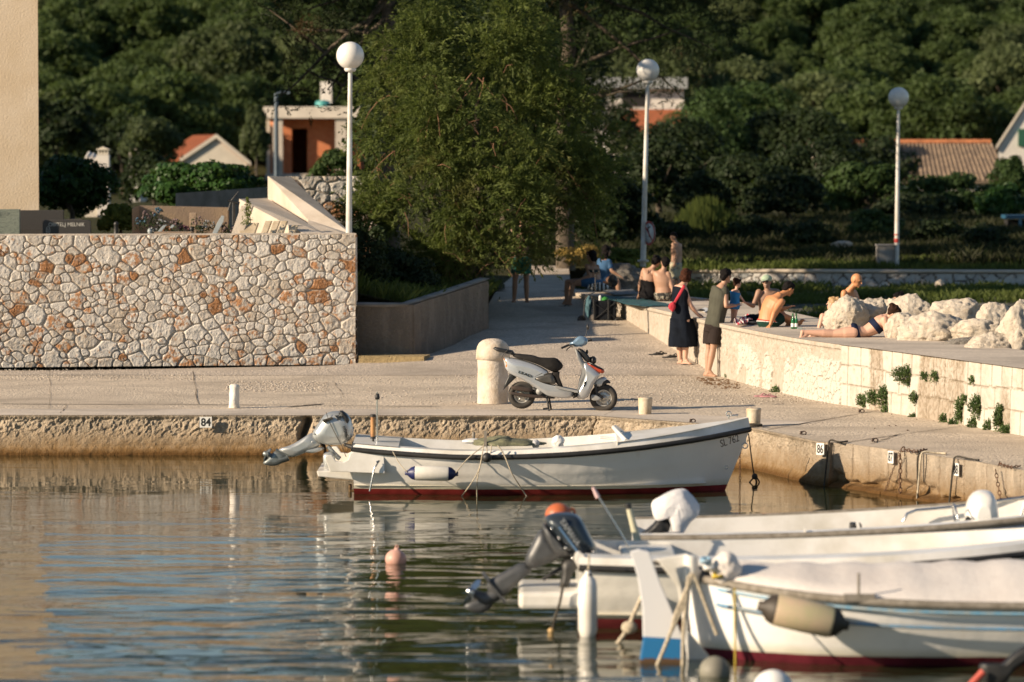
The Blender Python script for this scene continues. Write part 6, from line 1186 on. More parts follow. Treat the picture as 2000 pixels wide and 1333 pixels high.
def wheel(cx, cy, ro, wd, yaw=0):
    c = SP(cx, cy); M = Rz(yaw) @ Rx(math.pi/2); loc = c-sc.location; e = thing('wheel', None, None, loc); e.parent = sc
    mb = MB(); mb.torus((0, 0, 0), ro-.045, .045, M, 44, 12, wd); mb.torus((0, 0, 0), ro-.045, .047, M, 44, 6, .55); mb.build('tyre', M_TYRE, e)
    mb = MB(); mb.torus((0, 0, 0), ro-.085, .012, M, 36, 8, 2.4); mb.lathe([(0, -.035), (.035, -.035), (.05, -.02), (.05, .02), (0, .035)], M=M, n=20)
    for k in range(5):
        a = k*2*math.pi/5+.3; d = Vector((math.cos(a), math.sin(a), 0)); t = Vector((-math.sin(a), math.cos(a), 0)); mb.tube([M @ (d*.03), M @ (d*.06+t*.012), M @ (d*(ro-.09))], [.02, .014, .02], 6, flat=.6)
    mb.lathe([(.05, .008), (ro-.1, .006), (ro-.1, -.006), (.05, -.008)], M=M, n=28); mb.build('rim', pbr('alloy rim', (.58, .56, .52), .35, .6, .1, 8), e); return e
wheel(700, 780, .198, 1.15); wheel(1640, 812, .203, 1.1, R(-7))
part('body_fairing', [(480, 338), (600, 350), (750, 385), (900, 440), (1025, 513), (960, 530), (870, 556), (825, 592), (900, 632), (1060, 690), (1190, 715), (1325, 740), (1275, 818), (1100, 808), (1000, 790), (930, 745), (840, 680), (700, 592), (560, 532), (510, 470), (508, 455)], .145, M_SB, lv=((1, 0), (.99, .5), (.97, .8), (.9, .95), (.6, 1.)), it=1)
part('side_panel', [(832, 592), (865, 560), (1040, 518), (1075, 560), (1105, 655), (1000, 645), (920, 637)], .152, M_DPAN)
part('seat', [(590, 298), (700, 308), (830, 320), (900, 348), (1000, 352), (1100, 350), (1152, 400), (1182, 448), (1140, 500), (1060, 516), (1010, 492), (900, 432), (760, 382), (600, 346)], .135, M_SEAT)
part('under_seat', [(1035, 515), (1140, 500), (1128, 560), (1160, 640), (1178, 692), (1100, 662), (1070, 560)], .12, M_SEAT)
part('floor_board', [(1085, 662), (1180, 688), (1340, 722), (1345, 748), (1180, 712), (1085, 690)], .17, M_SBG, it=0, lv=((1, 0), (1, 1)))
part('leg_shield', [(1318, 822), (1338, 745), (1400, 640), (1440, 500), (1400, 400), (1440, 395), (1510, 440), (1612, 530), (1595, 560), (1535, 640), (1495, 720), (1450, 828)], .17, M_SB)
part('inner_shield', [(1300, 238), (1342, 250), (1410, 385), (1476, 495), (1440, 605), (1395, 700), (1350, 742), (1335, 738), (1385, 600), (1405, 480), (1390, 390), (1340, 300)], .13, M_SBG, 0, 1)
part('steering_column', [(1335, 240), (1400, 250), (1475, 330), (1500, 400), (1440, 405), (1372, 320)], .09, M_BLK)
part('front_light', [(1430, 398), (1500, 425), (1600, 478), (1660, 492), (1640, 532), (1602, 527), (1520, 465)], .15, M_REDL); part('rear_light', [(487, 350), (540, 388), (598, 456), (512, 458), (522, 420)], .135, M_AMB, 0, 0)
part('nose_panel', [(1478, 395), (1560, 440), (1650, 485), (1600, 478), (1500, 425)], .11, M_BLK, 0, 0)
part('handlebar_cowl', [(1238, 182), (1290, 160), (1330, 112), (1370, 95), (1430, 110), (1466, 150), (1452, 196), (1400, 218), (1300, 222)], .13, M_BLUE); part('cowl_underside', [(1240, 186), (1300, 215), (1400, 212), (1400, 226), (1300, 226)], .135, M_SB, 0, 0)
for dy, a, b_ in ((-.30, (1158, 240), (1238, 206)), (.28, (1462, 148), (1500, 148))): w_ = WB(); w_.tube([SP(*a, dy*1.0), SP(*b_, dy*.8)], .017, 10); w_.tube([SP(*b_, dy*.8), SP(1330, 200, dy*.2)], .012, 8); w_.build('grip', M_BLK, sc)
w_ = WB(); w_.tube([SP(1215, 268, -.26), SP(1225, 250, -.25), SP(1262, 222, -.2), SP(1285, 228, -.15)], .008, 6); w_.build('brake_lever', M_BLK, sc)
w_ = WB(); w_.tube([SP(1432, 115, .15), SP(1445, 60, .17), SP(1456, 15, .18)], .006, 6); w_.build('mirror_stalk', M_BLK, sc); w_ = WB(); w_.ell(SP(1459, -5, .18), (.022, .06, .045)); w_.build('mirror', M_BLK, sc)
part('front_mudguard', [(1520, 672), (1560, 602), (1640, 562), (1690, 598), (1640, 620), (1612, 688)], .065, M_SB); part('mudguard_tip', [(1640, 600), (1690, 598), (1732, 645), (1680, 642), (1620, 685), (1615, 640)], .06, M_BLK)
part('fork_cover', [(1490, 790), (1520, 768), (1600, 800), (1618, 826), (1580, 846), (1500, 842)], .03, M_SBG, -.09); w_ = WB(); w_.tube([SP(1545, 660, -.07), SP(1560, 760, -.08), SP(1635, 815, -.07)], .02, 8); w_.build('fork', M_BLK, sc); w_ = WB(); w_.tube([SP(1545, 660, .07), SP(1560, 760, .08), SP(1635, 815, .07)], .02, 8); w_.build('fork', M_BLK, sc)
part('rear_mudguard', [(560, 532), (642, 570), (560, 650), (487, 722), (505, 640), (545, 560)], .07, M_BLK, 0, 0)
part('luggage_rack', [(370, 246), (390, 226), (520, 252), (600, 268), (640, 330), (590, 318), (480, 290), (415, 275)], .11, M_BLK, 0, 0)
w_ = WB(); w_.tube([SP(470, 350, -.1), SP(490, 310, -.12), SP(540, 258, -.12)], .005, 5); w_.tube([SP(555, 365, -.12), SP(560, 310, -.13), SP(600, 275, -.12)], .005, 5); w_.tube([SP(600, 300, -.1), SP(650, 340, -.11), SP(700, 366, -.12)], .006, 5); w_.build('bungee_cord', M_BLK, sc)
part('exhaust', [(568, 690), (600, 672), (760, 690), (830, 712), (830, 745), (700, 735), (600, 720)], .05, M_RUST, -.10); part('swing_arm', [(555, 742), (640, 748), (800, 772), (980, 790), (960, 812), (860, 815), (700, 800), (560, 770)], .04, M_RUST, -.09)
part('engine_block', [(800, 700), (860, 680), (940, 730), (980, 790), (1060, 800), (1100, 820), (1000, 818), (850, 800)], .09, M_BLK, 0); w_ = WB(); w_.lathe([(0, -.02), (.045, -.02), (.05, .02), (0, .03)], SP(902, 738, -.10), 20, Rx(math.pi/2)); w_.build('fan_cover', M_SBG, sc)
w_ = WB(); w_.tube([SP(985, 790, -.08), SP(1000, 880, -.10), SP(1012, 962, -.12)], .016, 6); w_.tube([SP(1012, 790, .08), SP(1025, 880, .10), SP(1040, 955, .12)], .016, 6); w_.tube([SP(998, 870, -.1), SP(1018, 870, .1)], .012, 6); w_.tube([SP(945, 938, -.12), SP(1010, 930, -.12)], .012, 6); w_.build('centre_stand', M_BLK, sc)
part('black_vent', [(1290, 812), (1312, 760), (1338, 745), (1325, 800)], .185, M_MATT, 0, 0); part('black_vent', [(1396, 690), (1420, 610), (1445, 595), (1440, 640), (1418, 690)], .178, M_MATT, 0, 0)
w_ = WB(); w_.tube([SP(840, 575, -.14), SP(930, 530, -.142), SP(1025, 512, -.12)], .006, 5); w_.build('panel_seam', M_BLK, sc)
w_ = WB(); w_.ell(SP(1520, 380, 0), (.05, .08, .06)); w_.tube([SP(1480, 350), SP(1545, 345)], .01, 6); w_.ell(SP(1450, 285, 0), (.02, .03, .035)); w_.build('horn', M_BLK, sc)
text_mesh('model_lettering', 'LEAD', .055, M_MATT, sc, SP(738, 540, -.1465)-sc.location, Ry(R(20)) @ Rx(math.pi/2), .010, 1.6, 0)
# ================================================================ people
def skin(name, col): return pbr(name, col, .55, 0, .05, 7, tuple(x*.90 for x in col))
SK = {'fair': skin('fair skin', (.58, .34, .24)), 'tan': skin('tanned skin', (.50, .225, .10)), 'olive': skin('olive skin', (.40, .23, .15)), 'dark': skin('shaded olive skin', (.30, .17, .11))}  # the dark entry is olive skin darkened for people in shade
HAIR = {'brown': pbr('dark brown hair', (.035, .016, .010), .5, 0, .3, 30, None, .004, 120), 'black': pbr('black hair', (.010, .008, .008), .45, 0, .3, 30, None, .004, 120), 'blonde': pbr('blonde hair', (.42, .27, .12), .5, 0, .3, 30, (.22, .12, .05), .004, 120), 'auburn': pbr('auburn hair', (.06, .022, .012), .5, 0, .3, 30, None, .004, 120)}
def capsule(mb, a, b_, ra, rb, n=12):
    a, b_ = Vector(a), Vector(b_); d = (b_-a); L = d.length
    if L < 1e-5: mb.ell(a, ra, None, n, 8); return
    M = d.to_track_quat('Z', 'Y').to_matrix(); prof = []
    for k in range(5): t = -math.pi/2+k*math.pi/10; prof.append((max(.0006, ra*math.cos(t)), ra*math.sin(t)))
    prof.append((ra, 0)); prof.append(((ra+rb)/2*1.01, L/2)); prof.append((rb, L))
    for k in range(1, 6): t = k*math.pi/10; prof.append((max(.0006, rb*math.cos(t)), L+rb*math.sin(t)))
    mb.lathe(prof, a, n, M)
def torso(mb, J, spec, f, inflate=0, x=.0):
    """elliptical rings between neck and crotch; spec: list of (t, half width, half depth) with t along the spine"""
    sh, hp = (J['shr']-J['shl']), (J['hpr']-J['hpl']); sm, hm = (J['shl']+J['shr'])/2, (J['hpl']+J['hpr'])/2; rings = []
    mid = J.get('belly', (sm+hm)/2)
    for t, hw, hd in spec:
        c = sm.lerp(mid, t*2) if t < .5 else mid.lerp(hm, (t-.5)*2)
        if t < 0: c = sm+(J['neck']-sm)*(-t)
        if t > 1: c = hm+(hm-mid).normalized()*((t-1)*.35)
        k = min(1, max(0, t)); ax = (sh.normalized()*(1-k)+hp.normalized()*k).normalized(); up = ((J['neck']-sm).normalized()*max(0, 1-2*k)+(sm-mid).normalized()*(1-abs(2*k-1))+(mid-hm).normalized()*max(0, 2*k-1)).normalized(); ax = (ax-up*ax.dot(up)).normalized(); dp = up.cross(ax)
        rings.append([c+ax*(math.cos(a)*(hw+inflate))+dp*(math.sin(a)*(hd+inflate)) for a in np.linspace(0, 2*math.pi, 20, endpoint=False)])
    mb.loft(rings, True, True)
TS = {'m': [(-.9, .055, .055), (-.35, .10, .075), (0, .185, .095), (.12, .195, .115), (.35, .175, .118), (.6, .15, .10), (.85, .16, .108), (1.0, .17, .118), (1.22, .13, .10)],
      'f': [(-.9, .045, .045), (-.35, .085, .06), (0, .155, .08), (.12, .165, .105), (.35, .145, .108), (.6, .125, .088), (.85, .155, .105), (1.0, .172, .122), (1.22, .13, .105)]}
def fuse(mb, name, mat, parent, vox, smooth=3, fac=.5, world=True):
    o = mb.build(name, mat, None); md = o.modifiers.new('r', 'REMESH'); md.mode = 'VOXEL'; md.voxel_size = vox; md.use_smooth_shade = True
    if smooth: sm = o.modifiers.new('s', 'SMOOTH'); sm.iterations = smooth; sm.factor = fac
    dg = bpy.context.evaluated_depsgraph_get(); me = bpy.data.meshes.new_from_object(o.evaluated_get(dg)); old = o.data; o.modifiers.clear(); o.data = me; bpy.data.meshes.remove(old); me.name = name
    if not me.materials: me.materials.append(mat)
    me.polygons.foreach_set('use_smooth', [True]*len(me.polygons)); o.parent = parent
    if parent is not None: o.matrix_parent_inverse = Matrix.Translation(-Vector(parent.location))
    return o
def hand(mb, wr, tip, side, sc_=1, curl=.35, up=None):
    """palm, four unequal curled fingers and a thumb leaving the side of the palm"""
    d = (tip-wr).normalized(); u = Vector(up) if up is not None else Vector((0, 0, 1)); 
    if abs(d.dot(u)) > .9: u = Vector((0, 1, 0))
    a = d.cross(u).normalized(); n = a.cross(d).normalized(); pe = wr+d*.085*sc_
    for k in (-1.2, -.4, .4, 1.2): capsule(mb, wr+a*.012*k*sc_, pe+a*.020*k*sc_, .016*sc_, .013*sc_, 8)
    for k, L in ((-1.5, .060), (-.5, .075), (.5, .078), (1.5, .068)):
        b0 = pe+a*.0175*k*sc_; m1 = b0+(d*(1-curl*.3)-n*curl*.5)*L*.5*sc_+a*.003*k; m2 = m1+(d*(1-curl)-n*curl*1.1)*L*.5*sc_; capsule(mb, b0, m1, .0095*sc_, .0085*sc_, 8); capsule(mb, m1, m2, .0085*sc_, .007*sc_, 8)
    t0 = wr+d*.03*sc_-a*side*.02*sc_; t1 = t0+(d*.6-a*side*.8).normalized()*.035*sc_; capsule(mb, t0, t1, .012*sc_, .010*sc_, 8); capsule(mb, t1, t1+(d*.9-a*side*.3-n*.2)*.03*sc_, .010*sc_, .008*sc_, 8)
def foot(mb, an, toe, r=.036, sc_=1):
    an, toe = Vector(an), Vector(toe); d = (toe-an); h = Vector((d.x, d.y, 0)).normalized() if abs(d.z) < .2 else d.normalized(); dn = Vector((0, 0, -1)) if abs(d.z) < .2 else Vector((1, 0, 0))*0
    heel = an-h*.035*sc_+dn*.045*sc_; capsule(mb, an, heel, .036*sc_, .032*sc_, 8); capsule(mb, heel, toe-h*.03, .033*sc_, .026*sc_, 8); capsule(mb, an+h*.03, toe-h*.05, .035*sc_, .022*sc_, 8)
    sd_ = h.cross(Vector((0, 0, 1))).normalized() if abs(h.z) < .9 else Vector((1, 0, 0))
    for k, L in ((-1, .03), (-.45, .034), (.1, .03), (.6, .025), (1.1, .018)): b0 = toe-h*.035+sd_*.028*k*sc_; capsule(mb, b0, b0+h*(L+.005)*sc_, .012*sc_, .009*sc_, 6)
def person(label, Y, J, sex='m', sk='tan', face=(1, 0, 0), hair='brown', style='short', vox=.009, k=1.0, tilt=0, hands=True, grip=None, loc=None, legs=True, arms=('l', 'r'), zfoot=None, fat=1.0, headk=1.0):
    """J: joints as picture points with a depth offset (px, py, dy)"""
    W = {n: P(v[0], v[1], Y+(v[2] if len(v) > 2 else 0)) for n, v in J.items()}
    base = loc if loc is not None else Vector((W['hpl'].x, Y, zfoot if zfoot is not None else min(w_.z for w_ in W.values())))
    t = thing('person', label, 'person', base); mb = WB(); f = Vector(face).normalized()
    W.setdefault('neck', (W['shl']+W['shr'])/2+Vector((0, 0, .09))); torso(mb, W, [(a, b_*k*fat, c*k*fat) for a, b_, c in TS[sex]], f)
    hr = Vector((.076, .092, .112))*k*headk; hd = W['head']; capsule(mb, W['neck']-Vector((0, 0, .02)), hd-Vector((0, 0, .03)), .052*k, .050*k)
    # head: skull, jaw, nose, ears
    zax = (hd-W['neck']).normalized().lerp(Vector((0, 0, 1)), .5).normalized(); xa = (f-zax*f.dot(zax)).normalized(); ya = zax.cross(xa); HM = Matrix((xa, ya, zax)).transposed()
    if tilt: HM = HM @ Ry(tilt)
    mb.ell(hd+HM @ Vector((-.008, 0, .014))*k*headk, (hr.y, hr.x, hr.z*.86), HM, 18, 12); mb.ell(hd+HM @ Vector((.022, 0, -.045))*k*headk, (.062*k*headk, .056*k*headk, .062*k*headk), HM, 14, 10)
    capsule(mb, hd+HM @ Vector((.088, 0, .012))*k*headk, hd+HM @ Vector((.106, 0, -.018))*k*headk, .008*k, .013*k, 8); mb.ell(hd+HM @ Vector((.084, 0, -.052))*k*headk, (.012*k, .024*k, .008*k), HM, 10, 6); mb.ell(hd+HM @ Vector((.074, 0, -.085))*k*headk, (.018*k, .022*k, .015*k), HM, 10, 6)
    for s in (-1, 1): mb.ell(hd+HM @ Vector((-.004, s*.076, -.005))*k*headk, (.018*k, .010*k, .030*k), HM, 10, 6); mb.ell(hd+HM @ Vector((.072, s*.030, .024))*k*headk, (.014*k, .024*k, .008*k), HM, 10, 6)
    for s in arms:
        sg = -1 if s == 'l' else 1; a, b_, c = W['sh'+s], W['el'+s], W['wr'+s]; capsule(mb, a, a+(b_-a)*.25, .056*k*fat, .050*k*fat); capsule(mb, a, b_, .048*k*fat, .038*k*fat); capsule(mb, b_, b_+(c-b_)*.35, .038*k*fat, .039*k*fat); capsule(mb, b_+(c-b_)*.3, c, .038*k*fat, .024*k); 
        if hands: hand(mb, c, W.get('ha'+s, c+(c-b_)), sg, .98*k)
    if legs:
        for s in ('l', 'r'):
            a, b_, c = W['hp'+s], W['kn'+s], W['an'+s]; th = .082 if sex == 'm' else .088
            capsule(mb, a, a+(b_-a)*.4, th*k*fat, th*.93*k*fat); capsule(mb, a+(b_-a)*.3, b_, th*.93*k*fat, .054*k*fat); capsule(mb, b_, b_+(c-b_)*.35, .052*k*fat, .056*k*fat); capsule(mb, b_+(c-b_)*.3, c, .056*k*fat, .034*k)
            foot(mb, c, W.get('to'+s, c+Vector((f.x, f.y, -.2)).normalized()*.2), sc_=k)
    fuse(mb, 'body', SK[sk], t, vox, 4)
    # eyes and brows, then hair
    if style != 'cap' and style != 'shades':
        for s in (-1, 1): mb = WB(); mb.ell(hd+HM @ Vector((.080, s*.029, .010))*k*headk, (.008*k, .013*k, .007*k), HM, 8, 6); mb.build('eye', M_BLK, t)
        mb = WB(); mb.tube([hd+HM @ Vector((.088, s*.022, -.055+.003*abs(s)))*k*headk for s in (-1, 0, 1)], .004*k, 5); mb.build('mouth', pbr('lips', (.35, .12, .09), .5), t)
    H = HAIR.get(hair); hm = WB(); e = lambda c, r: hm.ell(hd+HM @ Vector(c)*k*headk, tuple(x*k*headk for x in r), HM, 18, 12)
    if style == 'short': e((-.020, 0, .034), (.093, .086, .094)); e((.030, 0, .075), (.055, .066, .045)); e((-.055, 0, -.01), (.05, .072, .065))
    if style == 'bob': e((-.018, 0, .034), (.098, .096, .098)); e((-.045, 0, -.03), (.072, .098, .085)); e((-.01, .072, -.035), (.05, .035, .075)); e((-.01, -.072, -.035), (.05, .035, .075)); e((.05, 0, .075), (.05, .07, .035))
    if style == 'long': e((-.018, 0, .034), (.098, .096, .098)); e((-.06, 0, -.07), (.06, .09, .13)); e((-.01, .075, -.06), (.05, .032, .10)); e((-.01, -.075, -.06), (.05, .032, .10)); e((.05, 0, .075), (.045, .07, .03))
    if style == 'bun': e((-.020, 0, .036), (.095, .088, .094)); e((-.055, 0, -.005), (.05, .074, .065)); e((-.085, 0, .095), (.045, .045, .042)); e((.035, 0, .08), (.05, .062, .035))
    if style == 'stubble': e((-.022, 0, .018), (.084, .078, .082))
    if style == 'cap':
        e((-.055, 0, -.01), (.05, .072, .06)); cm = WB(); cm.ell(hd+HM @ Vector((-.012, 0, .05))*k, (.102*k, .092*k, .076*k), HM, 20, 12); cm.build('cap_crown', pbr('pale green cotton cap', (.33, .42, .30), .85, 0, .08, 9), t)
        cm = WB(); cm.ell(hd+HM @ Vector((.105, 0, .045))*k, (.058*k, .066*k, .010*k), HM @ Ry(.25), 18, 8); cm.build('cap_peak', MATS['pale green cotton cap'], t)
        for s in (-1, 1): cm = WB(); cm.ell(hd+HM @ Vector((.090, s*.034, .008))*k, (.010*k, .026*k, .020*k), HM, 12, 8); cm.build('sunglass_lens', M_BLK, t)
        cm = WB(); cm.tube([hd+HM @ Vector((.088, -.055, .014)), hd+HM @ Vector((.096, 0, .016)), hd+HM @ Vector((.088, .055, .014))], .004, 5); cm.build('sunglass_bridge', M_BLK, t)
        cm = WB(); cm.tube([hd+HM @ Vector((.086, s*.024, -.052+.006*abs(s)))*k for s in (-1, 0, 1)], .006, 5); cm.build('mouth', pbr('smile', (.55, .45, .40), .5), t)
    if hm.v:
        hm.v = [tuple(Vector(v)+Vector((mn.noise(Vector(v)*34), mn.noise(Vector(v)*34+Vector((3, 0, 0))), mn.noise(Vector(v)*34+Vector((0, 3, 0)))))*.016*k) for v in hm.v]; fuse(hm, 'hair', H or HAIR['brown'], t, .008, 0)
    return t, W
def cloth(name, t, mat, caps, extra=None, vox=.009, fold=.006, fq=14):
    """caps: (a, b, ra, rb) tapered pieces fused into one garment with shallow folds"""
    mb = WB()
    for a, b_, ra, rb in caps: capsule(mb, a, b_, ra, rb, 16)
    if extra: extra(mb)
    o = fuse(mb, name, mat, t, vox, 2)
    if fold:
        me = o.data; n = len(me.vertices); co = np.zeros(n*3); me.vertices.foreach_get('co', co); nn = np.zeros(n*3); me.vertices.foreach_get('normal', nn); co = co.reshape(-1, 3); nn = nn.reshape(-1, 3)
        h = vnoise(co[:, 0]*1.0+co[:, 1]*.7+50, co[:, 2]*.35+20, fq, 5, 3)-.5; co += nn*(h*fold*2)[:, None]; me.vertices.foreach_set('co', co.ravel()); me.update()
    return o
def tors(W, k, sex, t0, t1, inf=.012, fat=1.0):
    sp_ = [(a, b_*k*fat, c*k*fat) for a, b_, c in TS[sex]]; ts = np.linspace(t0, t1, 7); A = np.array(sp_); S_ = [(float(x), float(np.interp(x, A[:, 0], A[:, 1])), float(np.interp(x, A[:, 0], A[:, 2]))) for x in ts]; return lambda mb: torso(mb, W, S_, None, inf)
def shorts(t, W, mat, frac=.7, k=1, sex='m', t0=.88, inf=.016, fat=1.0, flare=.02):
    c = []
    for s in 'lr': a, b_ = W['hp'+s], W['kn'+s]; e = a.lerp(b_, frac); c.append((a, e, (.085*fat+inf)*k, (.075*fat+flare)*k))
    tt_ = tors(W, k, sex, t0, 1.25, inf, fat)
    return cloth('shorts', t, mat, [], lambda mb: (tt_(mb), [mb.tube([a, a.lerp(e, .5), e], [ra, (ra+rb)/2, rb], 18) for a, e, ra, rb in c]))
# --- woman in the navy dress
M_NAVY = pbr('navy cotton', (.006, .009, .016), .85, 0, .15, 5); M_REDB = pbr('red canvas', (.48, .025, .045), .75, 0, .1, 9)
Yw_ = 66.7
p1, W = person('standing woman in a long navy sleeveless dress with a red shoulder bag', Yw_, dict(head=(1340.5, 539), neck=(1337, 552), shl=(1322, 563, .06), shr=(1335.5, 564, -.14), hpl=(1323, 625, .09), hpr=(1338, 625, -.07), ell=(1345, 592, .22), wrl=(1362, 612, .26), elr=(1349.5, 598, -.10), wrr=(1364, 616.5, -.02), har=(1372, 622, .02), hal=(1371, 617, .28),
    knl=(1327, 667, .07), knr=(1339, 667, -.06), anl=(1328.5, 706, .07), anr=(1338.5, 705, -.06), tol=(1336, 712, .02), tor=(1350, 711, -.14)), 'f', 'fair', (.75, .65, 0), 'auburn', 'bob', .008, 1.0, fat=1.06)
def dress(mb):
    tors(W, 1, 'f', .05, 1.1, .016, 1.12)(mb); hm = (W['hpl']+W['hpr'])/2; rings = []
    for z, hw, hd_, dx in ((0.02, .20, .165, 0), (-.12, .225, .20, .01), (-.30, .245, .21, .02), (-.42, .262, .22, .03), (-.47, .262, .22, .03)):
        rings.append([hm+Vector((dx+math.cos(a)*hw*(1+.045*math.sin(5*a+1)), math.sin(a)*hd_*(1+.05*math.sin(4*a)), z)) for a in np.linspace(0, 2*math.pi, 40, endpoint=False)])
    mb.loft(rings, True, True)
cloth('dress', p1, M_NAVY, [], dress, .010, .016, 9)
w_ = WB(); w_.tube([P(1335.5, 557, Yw_-.17), P(1336, 560, Yw_-.22), P(1328, 574, Yw_-.20), P(1319, 589, Yw_-.17), P(1315, 595, Yw_-.16)], [.02, .026, .026, .022, .02], 8, flat=.25, up=(1, 0, 0)); w_.build('bag_strap', M_REDB, p1)
sb_ = thing('shoulder_bag', 'red cloth bag hanging from the shoulder of the woman in navy', 'bag', P(1312, 600, Yw_-.16)); w_ = WB(); pillow(w_, rnd_poly([(1317, 588), (1321, 600), (1314, 611), (1310, 607), (1305, 602), (1306, 594)], 2), Yw_-.16, .05); w_.build('pouch', M_REDB, sb_)
for i, (x, y, r_, dy) in enumerate([(1330, 710.5, 6, .05), (1342, 711, 4, -.10)]): fs_ = thing('sandal', f'dark sandal worn on the {"left" if i == 0 else "right"} foot of the woman in navy', 'sandal', P(x, y, Yw_+dy)); mb = MB(); mb.ell((0, 0, -.01), (.115, .045, .014)); mb.build('sole', M_BLK, fs_)
# --- man in the sleeveless shirt
M_OLIVE = pbr('olive grey jersey', (.075, .075, .058), .9, 0, .1, 6); M_DKSH = pbr('dark brown shorts cloth', (.030, .022, .020), .85, 0, .1, 6); Ym = 64.75
p2, W = person('standing man in a grey-green sleeveless shirt and black shorts steadying the toddler', Ym, dict(head=(1418, 540), neck=(1413.5, 554), shl=(1396, 567, .12), shr=(1416.5, 568, -.12), belly=(1402, 604, 0), hpl=(1387, 640, .08), hpr=(1400, 640, -.08), elr=(1418.5, 598, -.20), wrr=(1437, 597, -.10), har=(1446, 593, -.02), ell=(1414, 600, .18), wrl=(1432, 600, .2), hal=(1442, 597, .18),
    knl=(1385, 681, .07), knr=(1393, 681, -.08), anl=(1381, 727, .05), anr=(1384, 727, -.08), tol=(1390, 735, .02), tor=(1400, 735, -.14)), 'm', 'olive', (.8, .6, 0), 'black', 'short', .008, 1.04, fat=1.0)
def shirt(mb): tors(W, 1.04, 'm', -.25, 1.18, .02, 1.03)(mb); capsule(mb, W['shr'], W['shr']+(W['elr']-W['shr'])*.16, .070, .066); capsule(mb, W['shl'], W['shl']+(W['ell']-W['shl'])*.16, .070, .066)
cloth('shirt', p2, M_OLIVE, [], shirt, .009, .012, 9); shorts(p2, W, M_DKSH, .78, 1.04, inf=.02, flare=.035)
# --- toddler
Yt = 64.95; p3, W = person('toddler in a bright blue swimsuit standing on the pier wall', Yt, dict(head=(1440, 554), neck=(1438, 565), shl=(1432, 569, .03), shr=(1441, 570, -.04), hpl=(1431.5, 596, .03), hpr=(1438, 596, -.03), elr=(1446, 580, -.05), wrr=(1453, 588.5, -.03), har=(1457, 592, 0), ell=(1429, 582, .05), wrl=(1434, 592, .08), hal=(1436, 596, .08),
    knl=(1431, 611, .02), knr=(1437, 610, -.03), anl=(1430, 626, .02), anr=(1434, 626, -.03), tol=(1435, 629.5, 0), tor=(1440, 629.5, -.06)), 'f', 'fair', (.9, .3, 0), 'brown', 'bun', .007, .56, headk=1.25)
cloth('swimsuit', p3, pbr('bright blue swimsuit', (.02, .22, .52), .7, 0, .08, 12), [(W['hpl'], W['hpl'].lerp(W['knl'], .3), .062, .056), (W['hpr'], W['hpr'].lerp(W['knr'], .3), .062, .056)], tors(W, .56, 'f', .08, 1.2, .012, 1.05), .007, .004, 20)
# --- man in the cap
Yp = 66.0; p4, W = person('seated bare-chested man in a pale green cap and sunglasses reaching to the toddler', Yp, dict(head=(1497.5, 551), neck=(1499, 565), shl=(1482, 571, -.03), shr=(1518, 571, .08), hpl=(1490, 625, .02), hpr=(1505, 625, .06), ell=(1471, 598, -.10), wrl=(1459, 593, -.25), hal=(1452, 590, -.35), elr=(1524, 600, .0), wrr=(1516, 618, -.15), har=(1510, 625, -.2),
    knl=(1476, 622, -.30), knr=(1528, 618, -.25), anl=(1500, 630, -.45), anr=(1496, 633, -.35), tol=(1510, 634, -.55), tor=(1484, 636, -.45)), 'm', 'dark', (-.35, -.9, 0), 'black', 'cap', .009, 1.0)
shorts(p4, W, M_DKSH, .6, 1.0)
# --- man seen from behind with striped waistband
Yo_ = 63.2; p5, W = person('tanned man seated on the pier, back turned, with a red and white waistband', Yo_, dict(head=(1540, 564.5, .12), neck=(1526, 573.5, .06), shl=(1501, 584, .14), shr=(1527, 590, -.10), belly=(1500, 611, .03), hpl=(1491, 630, .06), hpr=(1508, 632, -.02), elr=(1512, 612, -.22), wrr=(1504.5, 635, -.26), har=(1498, 641, -.30), ell=(1524, 604, .35), wrl=(1537, 602, .38), hal=(1548, 598, .38),
    knl=(1526, 612, .40), knr=(1530, 618, .20), anl=(1541, 632, .42), anr=(1560, 631, .25), tol=(1548, 622, .42), tor=(1571, 626, .2)), 'm', 'tan', (.85, .45, -.35), 'black', 'short', .008, 1.02, fat=1.03)
M_DGR = pbr('dark green swim cloth', (.012, .040, .028), .8, 0, .1, 6); shorts(p5, W, M_DGR, .75, 1.02, t0=.93, inf=.018)
cloth('red_waistband', p5, pbr('red elastic', (.50, .05, .03), .8), [], tors(W, 1.02, 'm', .87, .925, .012, 1.04), .008, 0); cloth('white_waistband', p5, M_WHITE, [], tors(W, 1.02, 'm', .93, .965, .021, 1.04), .008, 0)
# --- sunbather
Yl_ = 59.6; M_NB = pbr('navy bikini cloth', (.012, .018, .045), .7, 0, .1, 9)
p6, W = person('woman in a navy bikini lying face down on the pier wall reading', Yl_, dict(head=(1746, 612, -.05), neck=(1735, 617, 0), shl=(1727, 621, .18), shr=(1728, 625, -.16), belly=(1698, 648, 0), hpl=(1668, 649, .13), hpr=(1668, 650, -.11), ell=(1741, 652, .25), wrl=(1756, 653, .12), hal=(1760, 650, .02), elr=(1733, 656, -.20), wrr=(1752, 656, -.12), har=(1762, 654, -.06),
    knl=(1630, 651, .12), knr=(1628, 653, -.10), anl=(1592, 649, .10), anr=(1571, 649, -.10), tol=(1574, 661, .08), tor=(1558, 662, -.12)), 'f', 'fair', (.75, -.1, -.75), 'brown', 'bun', .008, 1.0, fat=1.08)
cloth('bikini_bottom', p6, M_NB, [], lambda mb: tors(W, 1, 'f', .84, 1.12, .012, 1.14)(mb), .008, .002); cloth('bikini_top', p6, M_NB, [], lambda mb: tors(W, 1, 'f', .20, .36, .012, 1.12)(mb), .008, .002)
